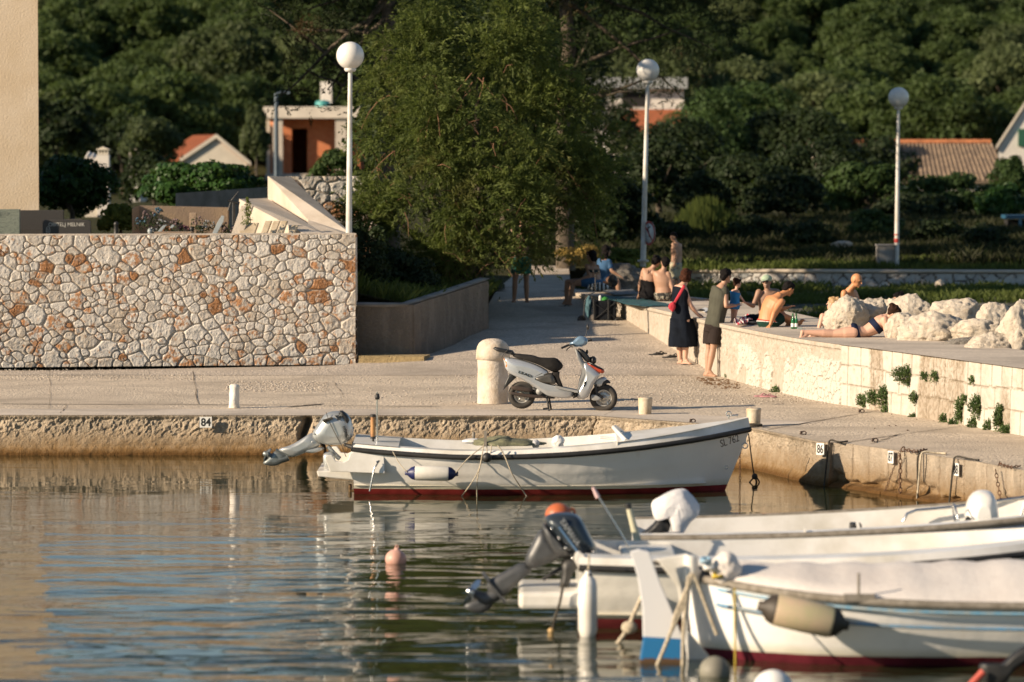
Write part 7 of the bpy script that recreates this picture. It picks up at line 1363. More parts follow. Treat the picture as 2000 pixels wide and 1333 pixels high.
# --- people beyond the rocks
Yb_ = 64.2; p7, W = person('bald tanned man standing behind the rocks looking down', Yb_, dict(head=(1673, 548, -.05), neck=(1661, 563), shl=(1649, 573, -.12), shr=(1668, 573, .22), hpl=(1655, 632, -.05), hpr=(1668, 632, .15), ell=(1645, 603, -.15), wrl=(1652, 628, -.2), hal=(1655, 638, -.2), elr=(1682, 600, .2), wrr=(1686, 622, .05), har=(1686, 632, 0),
    knl=(1657, 680, -.05), knr=(1668, 680, .12), anl=(1657, 725, -.05), anr=(1668, 725, .12)), 'm', 'tan', (.82, -.5, -.30), 'black', 'none', .009, 1.05, zfoot=.62)
shorts(p7, W, M_NB, .6, 1.05)
Yq = 62.9; p8, W = person('blonde woman sitting beside the first boulder, seen from behind', Yq, dict(head=(1626, 594), neck=(1623, 607), shl=(1607, 618, -.05), shr=(1633, 618, .12), hpl=(1610, 660, 0), hpr=(1628, 660, .1), ell=(1600, 640, -.08), wrl=(1602, 662, -.12), hal=(1603, 668, -.14), elr=(1640, 640, .1), wrr=(1645, 655, .05), har=(1648, 660, .05),
    knl=(1630, 662, .4), knr=(1642, 662, .4), anl=(1640, 690, .5), anr=(1650, 690, .5)), 'f', 'fair', (-.75, .4, -.1), 'blonde', 'bun', .009, .95, zfoot=.7)
cloth('white_top', p8, M_WHITE, [], tors(W, .95, 'f', .45, 1.2, .012), .009, .004)
p9, W = person('dark-haired woman whose head shows above the rocks, facing left', 64.0, dict(head=(1754, 585), neck=(1757, 598), shl=(1745, 609, -.12), shr=(1768, 609, .12), hpl=(1750, 660, -.1), hpr=(1764, 660, .1), ell=(1742, 635, -.12), wrl=(1735, 652, -.1), hal=(1730, 655, -.1), elr=(1772, 635, .12), wrr=(1765, 652, .1), har=(1760, 655, .1),
    knl=(1725, 655, -.1), knr=(1728, 655, .1), anl=(1720, 690, -.1), anr=(1722, 690, .1)), 'f', 'olive', (-.9, -.3, -.15), 'black', 'bun', .009, .95, zfoot=.7)
cloth('dark_top', p9, M_NB, [], tors(W, .95, 'f', .15, .6, .012), .009, .003)
# --- couple sitting at the head of the pier
Yk = 74.6; p10, W = person('seated woman in a black open-backed swimsuit beside the patterned shorts man', Yk, dict(head=(1282, 512), neck=(1273, 524), shl=(1257, 532, .05), shr=(1276, 533, -.03), hpl=(1257, 575, .05), hpr=(1272, 576, -.02), ell=(1250, 555, .12), wrl=(1249, 575, .2), hal=(1247, 582, .25), elr=(1284, 554, .2), wrr=(1290, 566, .3), har=(1296, 566, .3),
    knl=(1254, 577, .50), knr=(1285, 582, .30), anl=(1280, 582, .55), anr=(1262, 585, .45)), 'f', 'olive', (.7, .7, 0), 'black', 'bun', .010, 1.0)
cloth('swimsuit', p10, pbr('black swimsuit', (.010, .009, .010), .8), [(P(1264, 548, Yk-.09), P(1267, 527, Yk-.07), .008, .008)], tors(W, 1, 'f', .38, 1.22, .012, 1.06), .009, .003)
M_PAT = None
def pattern(name, a, b_, sc_, th=.5):
    m, nt, b, vec = newmat(name); n1 = _noise(nt, sc_, vec, 3, .6, .8); nt.links.new(_mix(nt, _ramp(nt, n1, [(th-.02, 0.), (th+.02, 1.)]), a, b_), b.inputs['Base Color']); b.inputs['Roughness'].default_value = .85; return m
p11, W = person('bare-backed man in black and white patterned shorts seated next to the woman in black', Yk-.15, dict(head=(1299, 514), neck=(1296, 526), shl=(1281, 535, .05), shr=(1305, 536, -.02), hpl=(1287, 578, .05), hpr=(1304, 579, -.03), elr=(1314, 566, -.1), wrr=(1318, 583, -.15), har=(1322, 587, -.18), ell=(1276, 560, .2), wrl=(1284, 574, .3), hal=(1290, 575, .3),
    knl=(1312, 572, .42), knr=(1330, 584, .30), anl=(1335, 586, .5), anr=(1370, 588, .28), tol=(1342, 588, .45), tor=(1386, 586, .25)), 'm', 'olive', (-.2, .9, 0), 'black', 'short', .010, 1.0)
cloth('shorts', p11, pattern('black and white print', (.012, .012, .012), (.42, .38, .30), 22, .56), [(W['hpl'], W['hpl'].lerp(W['knl'], .6), .10, .09), (W['hpr'], W['hpr'].lerp(W['knr'], .6), .10, .09)], tors(W, 1, 'm', .85, 1.2, .018), .010, .006)
Yy = 79.2; p12, W = person('thin shirtless boy in patterned swim shorts standing in the shade', Yy, dict(head=(1316, 463), neck=(1320, 473), shl=(1315, 478, -.08), shr=(1328, 480, .08), hpl=(1315, 517, -.05), hpr=(1325, 517, .05), ell=(1322, 498, -.12), wrl=(1318, 514, -.14), hal=(1316, 520, -.14), elr=(1330, 500, .1), wrr=(1329, 515, .08), har=(1328, 520, .06),
    knl=(1315, 544, -.05), knr=(1324, 544, .05), anl=(1316, 568, -.05), anr=(1325, 568, .05)), 'm', 'olive', (-.9, -.25, -.15), 'black', 'short', .010, .78)
cloth('shorts', p12, pattern('yellow and blue print', (.42, .38, .26), (.05, .09, .20), 16, .58), [(W['hpl'], W['hpl'].lerp(W['knl'], .8), .075, .085), (W['hpr'], W['hpr'].lerp(W['knr'], .8), .075, .085)], tors(W, .78, 'm', .9, 1.2, .015), .010, .004)
# --- the two women at the end of the path
Yz = 77.4; p13, W = person('dark-haired woman in bikini top and blue shorts seated at the path edge', Yz, dict(head=(1155, 501), neck=(1159, 514), shl=(1147, 521, -.06), shr=(1166, 522, .10), hpl=(1157, 551, -.08), hpr=(1168, 551, .10), ell=(1152, 540, -.10), wrl=(1134, 546, -.12), hal=(1126, 548, -.14), elr=(1170, 541, .1), wrr=(1150, 547, .05), har=(1142, 548, .0),
    knl=(1119, 554, -.10), knr=(1108, 551, .12), anl=(1112, 592, -.10), anr=(1106, 590, .10), tol=(1098, 600, -.1), tor=(1092, 598, .1)), 'f', 'dark', (-.95, -.2, 0), 'black', 'bob', .010, 1.0)
cloth('bikini_top', p13, pbr('teal black cloth', (.012, .03, .035), .8), [], tors(W, 1, 'f', .12, .35, .012), .010, .002); M_BSH = pbr('blue shirt cloth', (.03, .10, .22), .85, 0, .1, 6); cloth('shorts', p13, M_BSH, [(W['hpl'], W['hpl'].lerp(W['knl'], .45), .10, .09), (W['hpr'], W['hpr'].lerp(W['knr'], .45), .10, .09)], tors(W, 1, 'f', .9, 1.2, .016), .010, .004)
p14, W = person('long-haired woman in a blue t-shirt sitting behind the woman with the bob', 79.6, dict(head=(1184, 491), neck=(1181, 504), shl=(1172, 511, .05), shr=(1189, 512, -.08), hpl=(1170, 546, .05), hpr=(1183, 546, -.08), elr=(1195, 530, -.15), wrr=(1208, 538, -.18), har=(1217, 543, -.2), ell=(1180, 535, .15), wrl=(1195, 540, .2), hal=(1203, 543, .2),
    knl=(1200, 548, .10), knr=(1206, 550, -.12), anl=(1204, 580, .10), anr=(1210, 582, -.12)), 'f', 'dark', (.9, .2, -.1), 'black', 'long', .010, 1.0)
def tee(mb): tors(W, 1, 'f', -.2, 1.1, .016)(mb); capsule(mb, W['shr'], W['shr'].lerp(W['elr'], .55), .064, .060); capsule(mb, W['shl'], W['shl'].lerp(W['ell'], .55), .064, .060)
cloth('t_shirt', p14, M_BSH, [], tee, .010, .008)
Yg = 77.9; p15, W = person('man in green shorts standing on the path half hidden behind the tamarisk branches', Yg, dict(head=(1020, 427), neck=(1020, 441), shl=(1002, 451), shr=(1040, 451), hpl=(1010, 508), hpr=(1028, 508), ell=(996, 478), wrl=(1004, 500), hal=(1006, 508), elr=(1049, 474), wrr=(1040, 452, -.1), har=(1036, 444, -.1),
    knl=(1006, 548), knr=(1028, 548), anl=(1004, 589), anr=(1029, 589), tol=(998, 595, -.15), tor=(1036, 595, -.15)), 'm', 'dark', (-.2, -.9, 0), 'black', 'short', .010, 1.02)
shorts(p15, W, pbr('green swim shorts', (.010, .11, .075), .8), .68, 1.02, flare=.03)
# ================================================================ rocks on the pier
RK = [(1613, 1692, 586, 645, 61.6, 'big rounded pale boulder in front of the bald man', .1), (1672, 1740, 586, 642, 62.0, 'pale wedge-shaped boulder behind the sunbather\'s back', .5), (1725, 1765, 590, 625, 62.6, 'small pale rock between the wedge boulder and the dark-haired head', .2), (1746, 1818, 587, 640, 61.6, 'tan domed boulder behind the sunbather\'s head', -.2),
      (1743, 1802, 618, 668, 59.3, 'low cracked boulder right beside the sunbather\'s elbow', .3), (1778, 1884, 620, 678, 58.6, 'long smooth cream boulder sloping down to the pier top', .15), (1827, 1916, 591, 640, 60.8, 'flat-topped pale boulder at the back of the pile', -.1), (1912, 1973, 603, 655, 59.4, 'upright boulder with dark fissures right of the flat-topped one', .4),
      (1878, 1962, 625, 664, 57.9, 'grey pitted boulder over the dark hollow', -.3), (1900, 1972, 655, 695, 56.3, 'low sandy coloured boulder resting on the pier top near the right edge', .2), (1958, 2030, 607, 700, 56.5, 'tall boulder cut by the right edge of the picture', -.1), (1852, 1908, 664, 678, 57.3, 'thin dark weathered rock in the hollow between the boulders', .0)]
for i, (x0, x1, y0, y1, Y, lb, rot) in enumerate(RK):
    a, b_ = P(x0, y0, Y), P(x1, y1, Y); rx = (b_.x-a.x)/2; rz = (a.z-b_.z)/2+.05
    o = rockmesh('boulder', ((a.x+b_.x)/2, Y+.1, (a.z+b_.z)/2-.05), (rx*(1.45 if i > 3 else 1.3 if i else 1.1), max(rx*.95, rz), rz*(1.3 if i else 1.15)), 200+i*7, M_ROCK if i != 11 else M_ROCKD, rot=rot, ang=.12*math.sin(i*2.2)); tag(o, lb, 'boulder', 'boulders piled on the pier')
# ================================================================ sea plants on the pier wall
M_SAM = leaf_mat('samphire leaves', (.045, .085, .030), (.16, .24, .085), .3, (.20, .20, .06))
PEa = np.array(PE)
def pier_pt(px, py, off=.0):
    """point on the pier wall face seen at this picture position"""
    pxs = 1000+PEa[:, 0]/PEa[:, 1]*FOC*1.0; Y = float(np.interp(px, pxs, PEa[:, 1])); p = P(px, py, Y); return Vector((p.x-.02-off, p.y-.05-off, p.z)), Y
def tuft(label, px, py, wpx, hpx, n, name='sea_plant', mat=None, YY=None, seed=None):
    p, Y = pier_pt(px, py) if YY is None else (P(px, py, YY), YY); s = FOC/Y; t = thing(name, label, 'plant', p, 0, 'samphire tufts on the pier wall' if YY is None else None); rng = np.random.RandomState(int(px+py) if seed is None else seed); d = rng.normal(size=(n, 3)); d[:, 1] = -abs(d[:, 1]); d /= np.linalg.norm(d, axis=1)[:, None]
    r = np.array([wpx/s/2, min(wpx, hpx)/s/2*.8, hpx/s/2]); per = 9; L = .055; base = d*r*rng.uniform(.35, 1, n)[:, None]; out = d+np.array([0, 0, .7])+rng.normal(size=(n, 3))*.3; out /= np.linalg.norm(out, axis=1)[:, None]; tt = rng.rand(n, per); q = base[:, None]+out[:, None]*(tt*L)[..., None]+rng.normal(size=(n, per, 3))*.006; dr = out[:, None]+rng.normal(size=(n, per, 3))*.5; dr /= np.linalg.norm(dr, axis=2)[..., None]
    q = q.reshape(-1, 3); dr = dr.reshape(-1, 3); b_ = np.cross(dr, rng.normal(size=q.shape)); b_ /= np.linalg.norm(b_, axis=1)[:, None]; sz = (.014*(.6+.8*rng.rand(len(q))))[:, None]; V = np.stack([q-dr*sz, q+b_*sz*.35, q+dr*sz, q-b_*sz*.35], 1).reshape(-1, 3)
    np_mesh('leaves', V, np.arange(len(V)).reshape(-1, 4), mat or M_SAM, t, False, {'tint': ('FACE', np.repeat(rng.rand(n), per))})
    mb = MB(); rr = random.Random(int(px))
    for k in range(5): mb.tube([(0, .03, -r[2]*.6), (rr.uniform(-.5, .5)*r[0], -.01, rr.uniform(-.2, .2)*r[2]), (rr.uniform(-.8, .8)*r[0], -r[1]*.6, rr.uniform(0, .7)*r[2])], .004, 4)
    mb.build('stems', M_TWIG, t)
tf = lambda x, y: (1600+x/4.4425, 560+y/4.4425)
for x, y, wd, h, n, lb in [(765, 770, 56, 36, 420, 'largest green samphire bush at the joint between rough concrete and cut blocks'), (385, 990, 20, 22, 130, 'left tuft of the row of three below the largest samphire bush'), (470, 965, 28, 26, 200, 'middle tuft of the row of three below the largest samphire bush'), (570, 965, 26, 44, 260, 'tall right tuft of the row of three below the largest samphire bush'),
      (582, 1092, 13, 20, 70, 'yellowish small tuft at the wall foot under the row of three'), (835, 962, 15, 20, 90, 'small round tuft in the middle course of blocks'), (918, 778, 10, 11, 50, 'tiny tuft right of the largest samphire bush'), (1008, 782, 13, 16, 60, 'second tiny tuft further right of the largest samphire bush'), (1330, 815, 9, 10, 40, 'lone tiny sprig high on the block wall'),
      (822, 1140, 20, 12, 80, 'low flat tuft at the wall foot under the small round one'), (1085, 1160, 14, 20, 90, 'tuft at the wall foot under the middle of the blocks'), (1185, 1195, 26, 16, 110, 'wide low tuft at the wall foot'), (1222, 1120, 11, 32, 110, 'narrow upright tuft climbing a block joint'), (1228, 1020, 13, 18, 80, 'tuft between the climbing one and the top course'), (1266, 972, 8, 9, 40, 'tiny sprig above the climbing tuft'),
      (1380, 1040, 30, 46, 330, 'big grey-green tuft in the right half of the block wall'), (1345, 1195, 20, 24, 120, 'greyish tuft at the foot below the big grey-green one'), (1475, 1215, 13, 24, 100, 'upright tuft at the foot right of the greyish one'), (1567, 1165, 18, 40, 210, 'dark elongated tuft in a vertical joint near the right edge'), (1577, 1062, 10, 12, 50, 'small tuft on top of the dark elongated one'), (1633, 1250, 22, 18, 120, 'dark tuft at the wall foot nearest the right edge')]:
    px, py = tf(x, y); tuft(lb, px, py, wd, h, n)
tuft('small green tuft at the foot of the rough wall by the pink sandals', 1515, 766, 20, 16, 90, YY=60.4)
tuft('small green sprig on the ground by the barefoot man', 1424, 737, 14, 8, 40, YY=64.2)
wt = thing('weed_plant', 'tall yellow-green weed growing from the leaning slabs', 'weed', P(482, 440, 69.35)); rr = np.random.RandomState(4); n = 260; zz = rr.rand(n); V0 = np.stack([rr.normal(size=n)*.05*(1.2-zz)+.01, rr.normal(size=n)*.04, zz*.50], 1); nr = rr.normal(size=(n, 3)); nr /= np.linalg.norm(nr, axis=1)[:, None]; V, F = leaves(V0, nr, .035, .25, rr, .8); np_mesh('leaves', V, F, M_YG, wt, False, {'tint': ('FACE', rr.rand(n))})
# ================================================================ graveyard flowers and small monuments
rg_ = random.Random(5)
FM = [pbr('shaded blue petals', (.05, .12, .18), .7), pbr('shaded white petals', (.25, .26, .27), .7), pbr('pink petals', (.16, .05, .07), .7), pbr('orange petals', (.22, .09, .03), .7), pbr('dusty pink petals', (.15, .10, .10), .7)]  # petal colours darkened to stand in for the graveyard shade
fl_names = ['blue', 'white', 'pink', 'orange', 'dusty pink']
for i, (px, py, ci, h) in enumerate([(275, 437, 0, .2), (290, 430, 4, .25), (306, 428, 0, .3), (318, 440, 1, .2), (345, 440, 4, .2), (362, 446, 2, .15), (386, 438, 4, .22), (396, 447, 1, .15), (408, 440, 1, .18), (436, 446, 4, .2), (446, 450, 4, .15), (300, 448, 1, .12), (330, 448, 3, .15)]):
    t = thing('flower_bunch', f'{["small", "dense", "loose"][i % 3]} {fl_names[ci]} grave flower bunch, {i+1} from the left behind the rubble wall' if 0 else f'{fl_names[ci]} grave flowers behind the rubble wall, {["beside the rounded wall corner", "against the brown wall", "in the darkest corner", "left of the leaning white plaque", "under the tilted plaque", "by the small lanterns", "left of the tall white plaque", "beneath the crossed branches", "just left of the tall plaque", "right of the tall plaque", "nearest the leaning slabs", "low in front of the blue ones", "low in the middle of the row"][i]}', 'flowers', P(px, py+12, 71.5+rg_.uniform(-.5, .8)))
    mb = MB()
    for k in range(14): mb.ell((rg_.uniform(-.10, .10), rg_.uniform(-.06, .06), h*rg_.uniform(.5, 1.1)), rg_.uniform(.012, .026), None, 7, 5)
    mb.build('petals', FM[ci], t); n = 60; q = np.random.RandomState(i); V0 = np.stack([q.uniform(-.12, .12, n), q.uniform(-.07, .07, n), q.uniform(0, h, n)], 1); nr = q.normal(size=(n, 3)); nr /= np.linalg.norm(nr, axis=1)[:, None]; V, F = leaves(V0, nr, .03, .4, q); np_mesh('leaves', V, F, M_DEEP, t, False, {'tint': ('FACE', q.rand(n))})
M_PLQ = pbr('white marble plaque', (.36, .40, .42), .3, 0, .06, 6)
for pts, lb in (([(423, 458), (414, 458), (424, 436), (433, 421), (438, 423), (436, 434)], 'tall pointed white plaque leaning among the grave flowers'), ([(306, 455), (318, 441), (326, 439), (316, 452)], 'small tilted white plaque on a grave'), ([(330, 446), (337, 439), (341, 441), (337, 446)], 'tiny white card among the grave flowers')):
    t = thing('grave_plaque', lb, 'plaque', P(*pts[0], 71.0)); w_ = WB(); w_.prism([(P(x, y, 71).x, P(x, y, 71).z) for x, y in pts], 71.0, 71.05); w_.build('plaque', M_PLQ, t, .004)
for i, (px, py, lb) in enumerate([(227, 437, 'dark grave lantern behind the yellow-green shrub'), (293, 451, 'pale grave lantern low among the blue flowers'), (375, 447, 'stubby dark grave lantern beside the brown pillar')]):
    t = thing('grave_lantern', lb, 'lantern', P(px, py+20, 71.2)); mb = MB(); mb.lathe([(.05, 0), (.045, .03), (.04, .16), (.05, .18), (.03, .22), (0, .23)], n=12); mb.build('lantern', (M_BLK, M_PLQ, M_BLK)[i], t)
t = thing('grave_pillar', 'narrow brown stone pillar among the grave flowers', 'pillar', P(377, 458, 72)); w_ = WB(); a, b_ = P(370, 416, 72), P(383, 458, 72); w_.box(((a.x+b_.x)/2, 72.1, (a.z+b_.z)/2-.1), (b_.x-a.x, .15, a.z-b_.z+.2)); w_.build('pillar', M_CONCB, t, .01)
t = thing('grave_cross', 'dark branch-like metal cross above the flowers left of the parapet', 'cross', P(445, 420, 72.5)); w_ = WB(); w_.tube([P(446, 412, 72.5), P(452, 392, 72.5), P(466, 374, 72.5)], [.02, .016, .008], 6); w_.tube([P(445, 392, 72.5), P(468, 398, 72.5)], [.02, .03], 6); w_.tube([P(456, 396, 72.5), P(456, 440, 72.5)], .03, 6); w_.build('branches', M_BLK, t)
t = thing('grave_ledge', 'narrow brown concrete grave ledge just behind the rubble wall coping', 'ledge', P(335, 456, 69.6)); w_ = WB(); a, b_ = P(301, 454, 69.6), P(373, 462, 69.6); w_.box(((a.x+b_.x)/2, 69.9, (a.z+b_.z)/2), (b_.x-a.x, .5, .08)); w_.build('ledge', M_CONCB, t)
# ================================================================ belongings of the bathers
M_GLASS = pbr('green bottle glass', (.01, .12, .035), .08, 0, .1, 9, None, 0, 60, .5)
for i, px in enumerate((1548.5, 1555)):
    b0 = G(px, 642.5, ZP+.006); t = thing('beer_bottle', f'green beer bottle with white label on the pier, {"left" if i == 0 else "right"} of the pair', 'bottle', b0, 0, 'pair of green bottles'); mb = MB(); mb.lathe([(0, 0), (.030, 0), (.031, .01), (.031, .13), (.027, .155), (.014, .185), (.012, .235), (.014, .238), (.014, .25), (0, .25)], n=18); mb.build('glass', M_GLASS, t); mb = MB(); mb.lathe([(.0317, .03), (.0317, .09)], n=18); mb.build('label', M_WHITE, t)
t = thing('bottle_cap_box', 'small pale box lying right of the beer bottles', 'box', G(1562, 643, ZP+.01)); mb = MB(); mb.box((0, 0, .012), (.08, .04, .022)); mb.build('box', pbr('pale teal card', (.30, .38, .36), .6), t, .003)
def towel(label, pts, mat, z=ZP+.008, name='towel', amp=.03, seed=1, th=.012):
    c = G(*pts[0], z); t = thing(name, label, 'towel', c); Q = [G(x, y, z) for x, y in pts]; bm = bmesh.new(); vs = [bm.verts.new((q.x-c.x, q.y-c.y, 0)) for q in Q]; bm.faces.new(vs); bmesh.ops.triangulate(bm, faces=bm.faces[:]); bmesh.ops.subdivide_edges(bm, edges=bm.edges[:], cuts=5, use_grid_fill=True)
    for v in bm.verts: v.co.z = th+amp*abs(mn.noise(Vector((v.co.x*4+seed, v.co.y*4, 0))))+amp*.6*abs(mn.noise(Vector((v.co.x*11, v.co.y*11, seed))))
    me = bpy.data.meshes.new(name); bm.to_mesh(me); bm.free(); me.materials.append(mat); o = bpy.data.objects.new('cloth', me); C.objects.link(o); o.parent = t; md = o.modifiers.new('s', 'SOLIDIFY'); md.thickness = .008; md.offset = -1; return t
def stripes(name, a, b_, sc_, ax=0):
    m, nt, b, vec = newmat(name); wv = _n(nt, 'ShaderNodeTexWave'); wv.bands_direction = 'XYZ'[ax]; wv.inputs['Scale'].default_value = sc_; wv.inputs['Distortion'].default_value = 2; nt.links.new(vec, wv.inputs['Vector']); nt.links.new(_mix(nt, _ramp(nt, wv.outputs['Fac'], [(.45, 0.), (.55, 1.)]), a, b_), b.inputs['Base Color']); b.inputs['Roughness'].default_value = .9; return m
towel('turquoise patterned towel spread at the head of the pier under the couple', [(1172, 580), (1240, 582), (1300, 594), (1318, 599), (1262, 600), (1222, 596)], pattern('turquoise print', (.015, .12, .12), (.015, .04, .07), 16, .5), ZP+.008, amp=.018, th=.004)
towel('grey towel laid behind the turquoise one', [(1165, 568), (1230, 566), (1248, 576), (1200, 578)], pbr('grey terry', (.20, .21, .22), .95), ZP+.02, seed=4)
towel('red and white crumpled towel by the toddler\'s feet', [(1433, 634), (1452, 626), (1462, 622), (1470, 630), (1455, 637), (1440, 639)], stripes('red white stripes', (.62, .55, .52), (.45, .03, .05), 5), ZP+.01, amp=.12, seed=6)
bag('dark_clothes', 'heap of dark clothes left of the striped waistband man', 'clothes', P(1477, 633, 64.0), (.17, .12, .05), pattern('dark cloth print', (.012, .012, .014), (.10, .11, .12), 14, .6), 7, amp=.5)
bag('navy_clothes', 'navy bundle between the toddler and the seated men', 'clothes', P(1470, 622, 65.2), (.14, .12, .07), M_NAVY, 9, amp=.4)
towel('white magazine lying open on the pier beside the navy dress', [(1366, 608), (1378, 603), (1386, 607), (1376, 612)], M_WHITE, ZP+.01, 'magazine', .01)
bag('dark_pouch', 'flat black pouch on the magazine', 'pouch', P(1369, 606, 67.6), (.07, .04, .02), M_BLK, 3)
bag('book_bag', 'dark red bag propped against the rock in front of the sunbather\'s face', 'bag', P(1752, 636, 60.0), (.15, .12, .17), pbr('dark maroon cloth', (.045, .008, .018), .8), 4, amp=.3)
bag('pink_cup', 'small pink cup held near the sunbather\'s face', 'cup', P(1753, 626, 59.7), (.03, .03, .035), pbr('pink plastic', (.55, .06, .12), .5), 2, amp=.05)
bag('striped_bag', 'black and white striped beach bag behind the wagon', 'bag', P(1168, 561, 77.0), (.21, .15, .09), stripes('black white stripes', (.02, .02, .02), (.50, .52, .54), 4, 0), 6, amp=.3)
bag('backpack', 'round black backpack beside the woman in the blue t-shirt', 'backpack', P(1197, 549, 78.6), (.10, .10, .13), M_BLK, 3, amp=.2)
# folding wagon
Yg_ = 74.2; wg_ = thing('beach_wagon', 'black folding beach wagon parked beside the head of the pier', 'wagon', P(1170, 640, Yg_)); w_ = WB(); a, b_ = P(1157, 588, Yg_), P(1205, 626, Yg_); w_.prism([(a.x, a.z), (b_.x, a.z), (b_.x-.02, b_.z), (a.x+.03, b_.z)], Yg_, Yg_+.5); M_WAG = pbr('black wagon fabric', (.012, .014, .018), .85, 0, .2, 7); w_.build('fabric_body', M_WAG, wg_, .02)
for x, dy in ((1160, 0), (1188, 0), (1203, .1)): w_ = WB(); w_.tube([P(x, 585, Yg_-.03+dy), P(x, 638, Yg_-.03+dy)], .012, 6); w_.build('frame_leg', M_BLK, wg_)
for i, (x, y, dy, r) in enumerate([(1136, 625, 0, .085), (1163, 637, -.02, .07), (1209, 630, 0, .10)]):
    w_ = WB(); w_.torus(P(x, y, Yg_+dy), r-.02, .022, Rz(.3 if i != 1 else 1.2) @ Rx(math.pi/2), 22, 8); w_.lathe([(0, -.015), (r-.03, -.012), (r-.03, .012), (0, .015)], P(x, y, Yg_+dy), 18, Rz(.3 if i != 1 else 1.2) @ Rx(math.pi/2)); w_.build('wheel', M_BLK, wg_)
w_ = WB(); w_.tube([P(1140, 622, Yg_), P(1142, 588, Yg_), P(1150, 575, Yg_), P(1163, 571, Yg_), P(1163, 535, Yg_)], .012, 6); w_.build('pull_bar', M_BLK, wg_); w_ = WB(); w_.torus(P(1165, 530, Yg_), .048, .012, Matrix.Diagonal((1.25, 1, .8)) @ Rx(math.pi/2), 20, 6); w_.build('handle', M_BLK, wg_)
w_ = WB(); w_.tube([P(1160, 625, Yg_-.02), P(1203, 590, Yg_-.02)], .007, 5); w_.tube([P(1160, 592, Yg_-.02), P(1203, 622, Yg_-.02)], .007, 5); w_.build('cross_brace', M_BLK, wg_)
bag('green_bag', 'bright green bag on top of the beach wagon', 'bag', P(1181, 586, Yg_+.25), (.09, .1, .06), pbr('green bag', (.04, .25, .04), .6), 3); bag('teal_cloth', 'pale teal cloth hanging over the left of the wagon', 'cloth', P(1150, 600, Yg_+.2), (.06, .08, .22), pbr('teal cloth', (.05, .12, .15), .85), 4, amp=.4); bag('white_bottle', 'white bottle standing in the wagon beside the green bag', 'bottle', P(1172, 584, Yg_+.2), (.03, .03, .07), M_WHITE, 2, amp=.05)
w_ = WB()
for k in range(9): x = 1168+k*4.2; w_.tube([P(x, 622, Yg_+.1), P(x+rg_.uniform(-2, 2), 622+rg_.uniform(10, 19), Yg_+.1)], [.02, .006], 5)
w_.build('hanging_fringe', M_WAG, wg_)
# flip-flops
def flop(label, px, py, z, rz, mat, grp=None):
    t = thing('flip_flop', label, 'sandal', G(px, py, z), rz, grp); mb = MB(); mb.prism(rnd_poly([(-.13, -.035), (-.13, .03), (.02, .045), (.13, .035), (.14, -.02), (.06, -.045)], 2), 0, .02, 'z'); mb.build('sole', mat, t); mb = MB(); mb.tube([(-.02, -.035, .02), (.02, -.01, .05), (.08, .0, .02)], .008, 5); mb.tube([(-.02, .035, .02), (.02, .01, .05), (.08, .0, .02)], .008, 5); mb.build('strap', mat, t)
zr = lambda px, py: float(zramp(70))
for px, py, rz, lb in ((1281, 694, .1, 'left black flip-flop of the left pair by the wall foot'), (1289, 692, .4, 'right black flip-flop of the left pair by the wall foot'), (1307, 699, .1, 'left dark flip-flop beside the feet of the woman in navy'), (1317, 697, .3, 'right dark flip-flop beside the feet of the woman in navy')): flop(lb, px, py, .80 if px < 1300 else .76, rz, M_BLK, 'black flip-flops at the wall foot')
for px, py, rz, lb in ((1489, 775, .2, 'left pink flip-flop on the gravel'), (1500, 776, -.2, 'right pink flip-flop on the gravel')): flop(lb, px, py, ZQ+.008, rz, pbr('dusty pink rubber', (.42, .20, .22), .7), 'pink flip-flops')
for px, py, lb in ((1104, 600, 'dark flip-flop on the path near the seated woman, nearer one'), (1124, 598, 'dark flip-flop on the path under the seated woman\'s legs')): flop(lb, px, py, 1.26, .1, M_BLK)
# stones and dry seaweed on the deck: uncountable litter
def scatter(name, label, boxes, n, r, mat, seed, zf, flat=.5, kind='stuff'):
    rng = np.random.RandomState(seed); bm = bmesh.new(); V, F = [], []; ico = bmesh.new(); bmesh.ops.create_icosphere(ico, subdivisions=1, radius=1); iv = np.array([v.co[:] for v in ico.verts]); jf = np.array([[v.index for v in f.verts] for f in ico.faces]); ico.free(); bm.free()
    for k in range(n):
        bx = boxes[rng.randint(len(boxes))]; px, py = rng.uniform(bx[0], bx[2]), rng.uniform(bx[1], bx[3]); p = G(px, py, zf); s_ = r*(.4+1.2*rng.rand()**2); V.append(iv*np.array([s_*rng.uniform(.7, 1.3), s_*rng.uniform(.7, 1.3), s_*flat])+np.array([p.x, p.y, (zf if zf < 1 else zf)+s_*.1])); F.append(jf+k*len(iv))
    o = np_mesh(name, np.concatenate(V), np.concatenate(F), mat); return tag(o, label, name.replace('_', ' '), None, kind)
M_GRV = pbr('loose limestone gravel', (.52, .46, .39), .9, 0, .3, 14, (.30, .25, .20))
scatter('loose_gravel', 'loose pale gravel strewn over the open quay behind the scooter', [(700, 722, 1400, 792), (1150, 705, 1380, 790), (850, 700, 1250, 740), (0, 722, 400, 742), (440, 745, 640, 765), (1300, 740, 1620, 790)], 9000, .013, M_GRV, 3, ZQ+.004)
scatter('beach_pebbles', 'pale pebbles on the shaded beach behind the seated men', [(1540, 596, 1615, 612), (1560, 610, 1625, 640), (1850, 590, 2000, 606), (1500, 604, 1580, 640)], 2600, .03, pbr('pale pebbles', (.42, .43, .44), .8, 0, .2, 9), 5, .80)
scatter('dry_seaweed', 'dry brown seaweed scattered on the ground at the wall foot', [(1375, 741, 1425, 752), (1395, 748, 1445, 760), (1360, 738, 1400, 745)], 420, .016, pbr('dry seaweed', (.16, .085, .035), .9), 7, ZQ+.006, .35)
rr_ = np.random.RandomState(3)
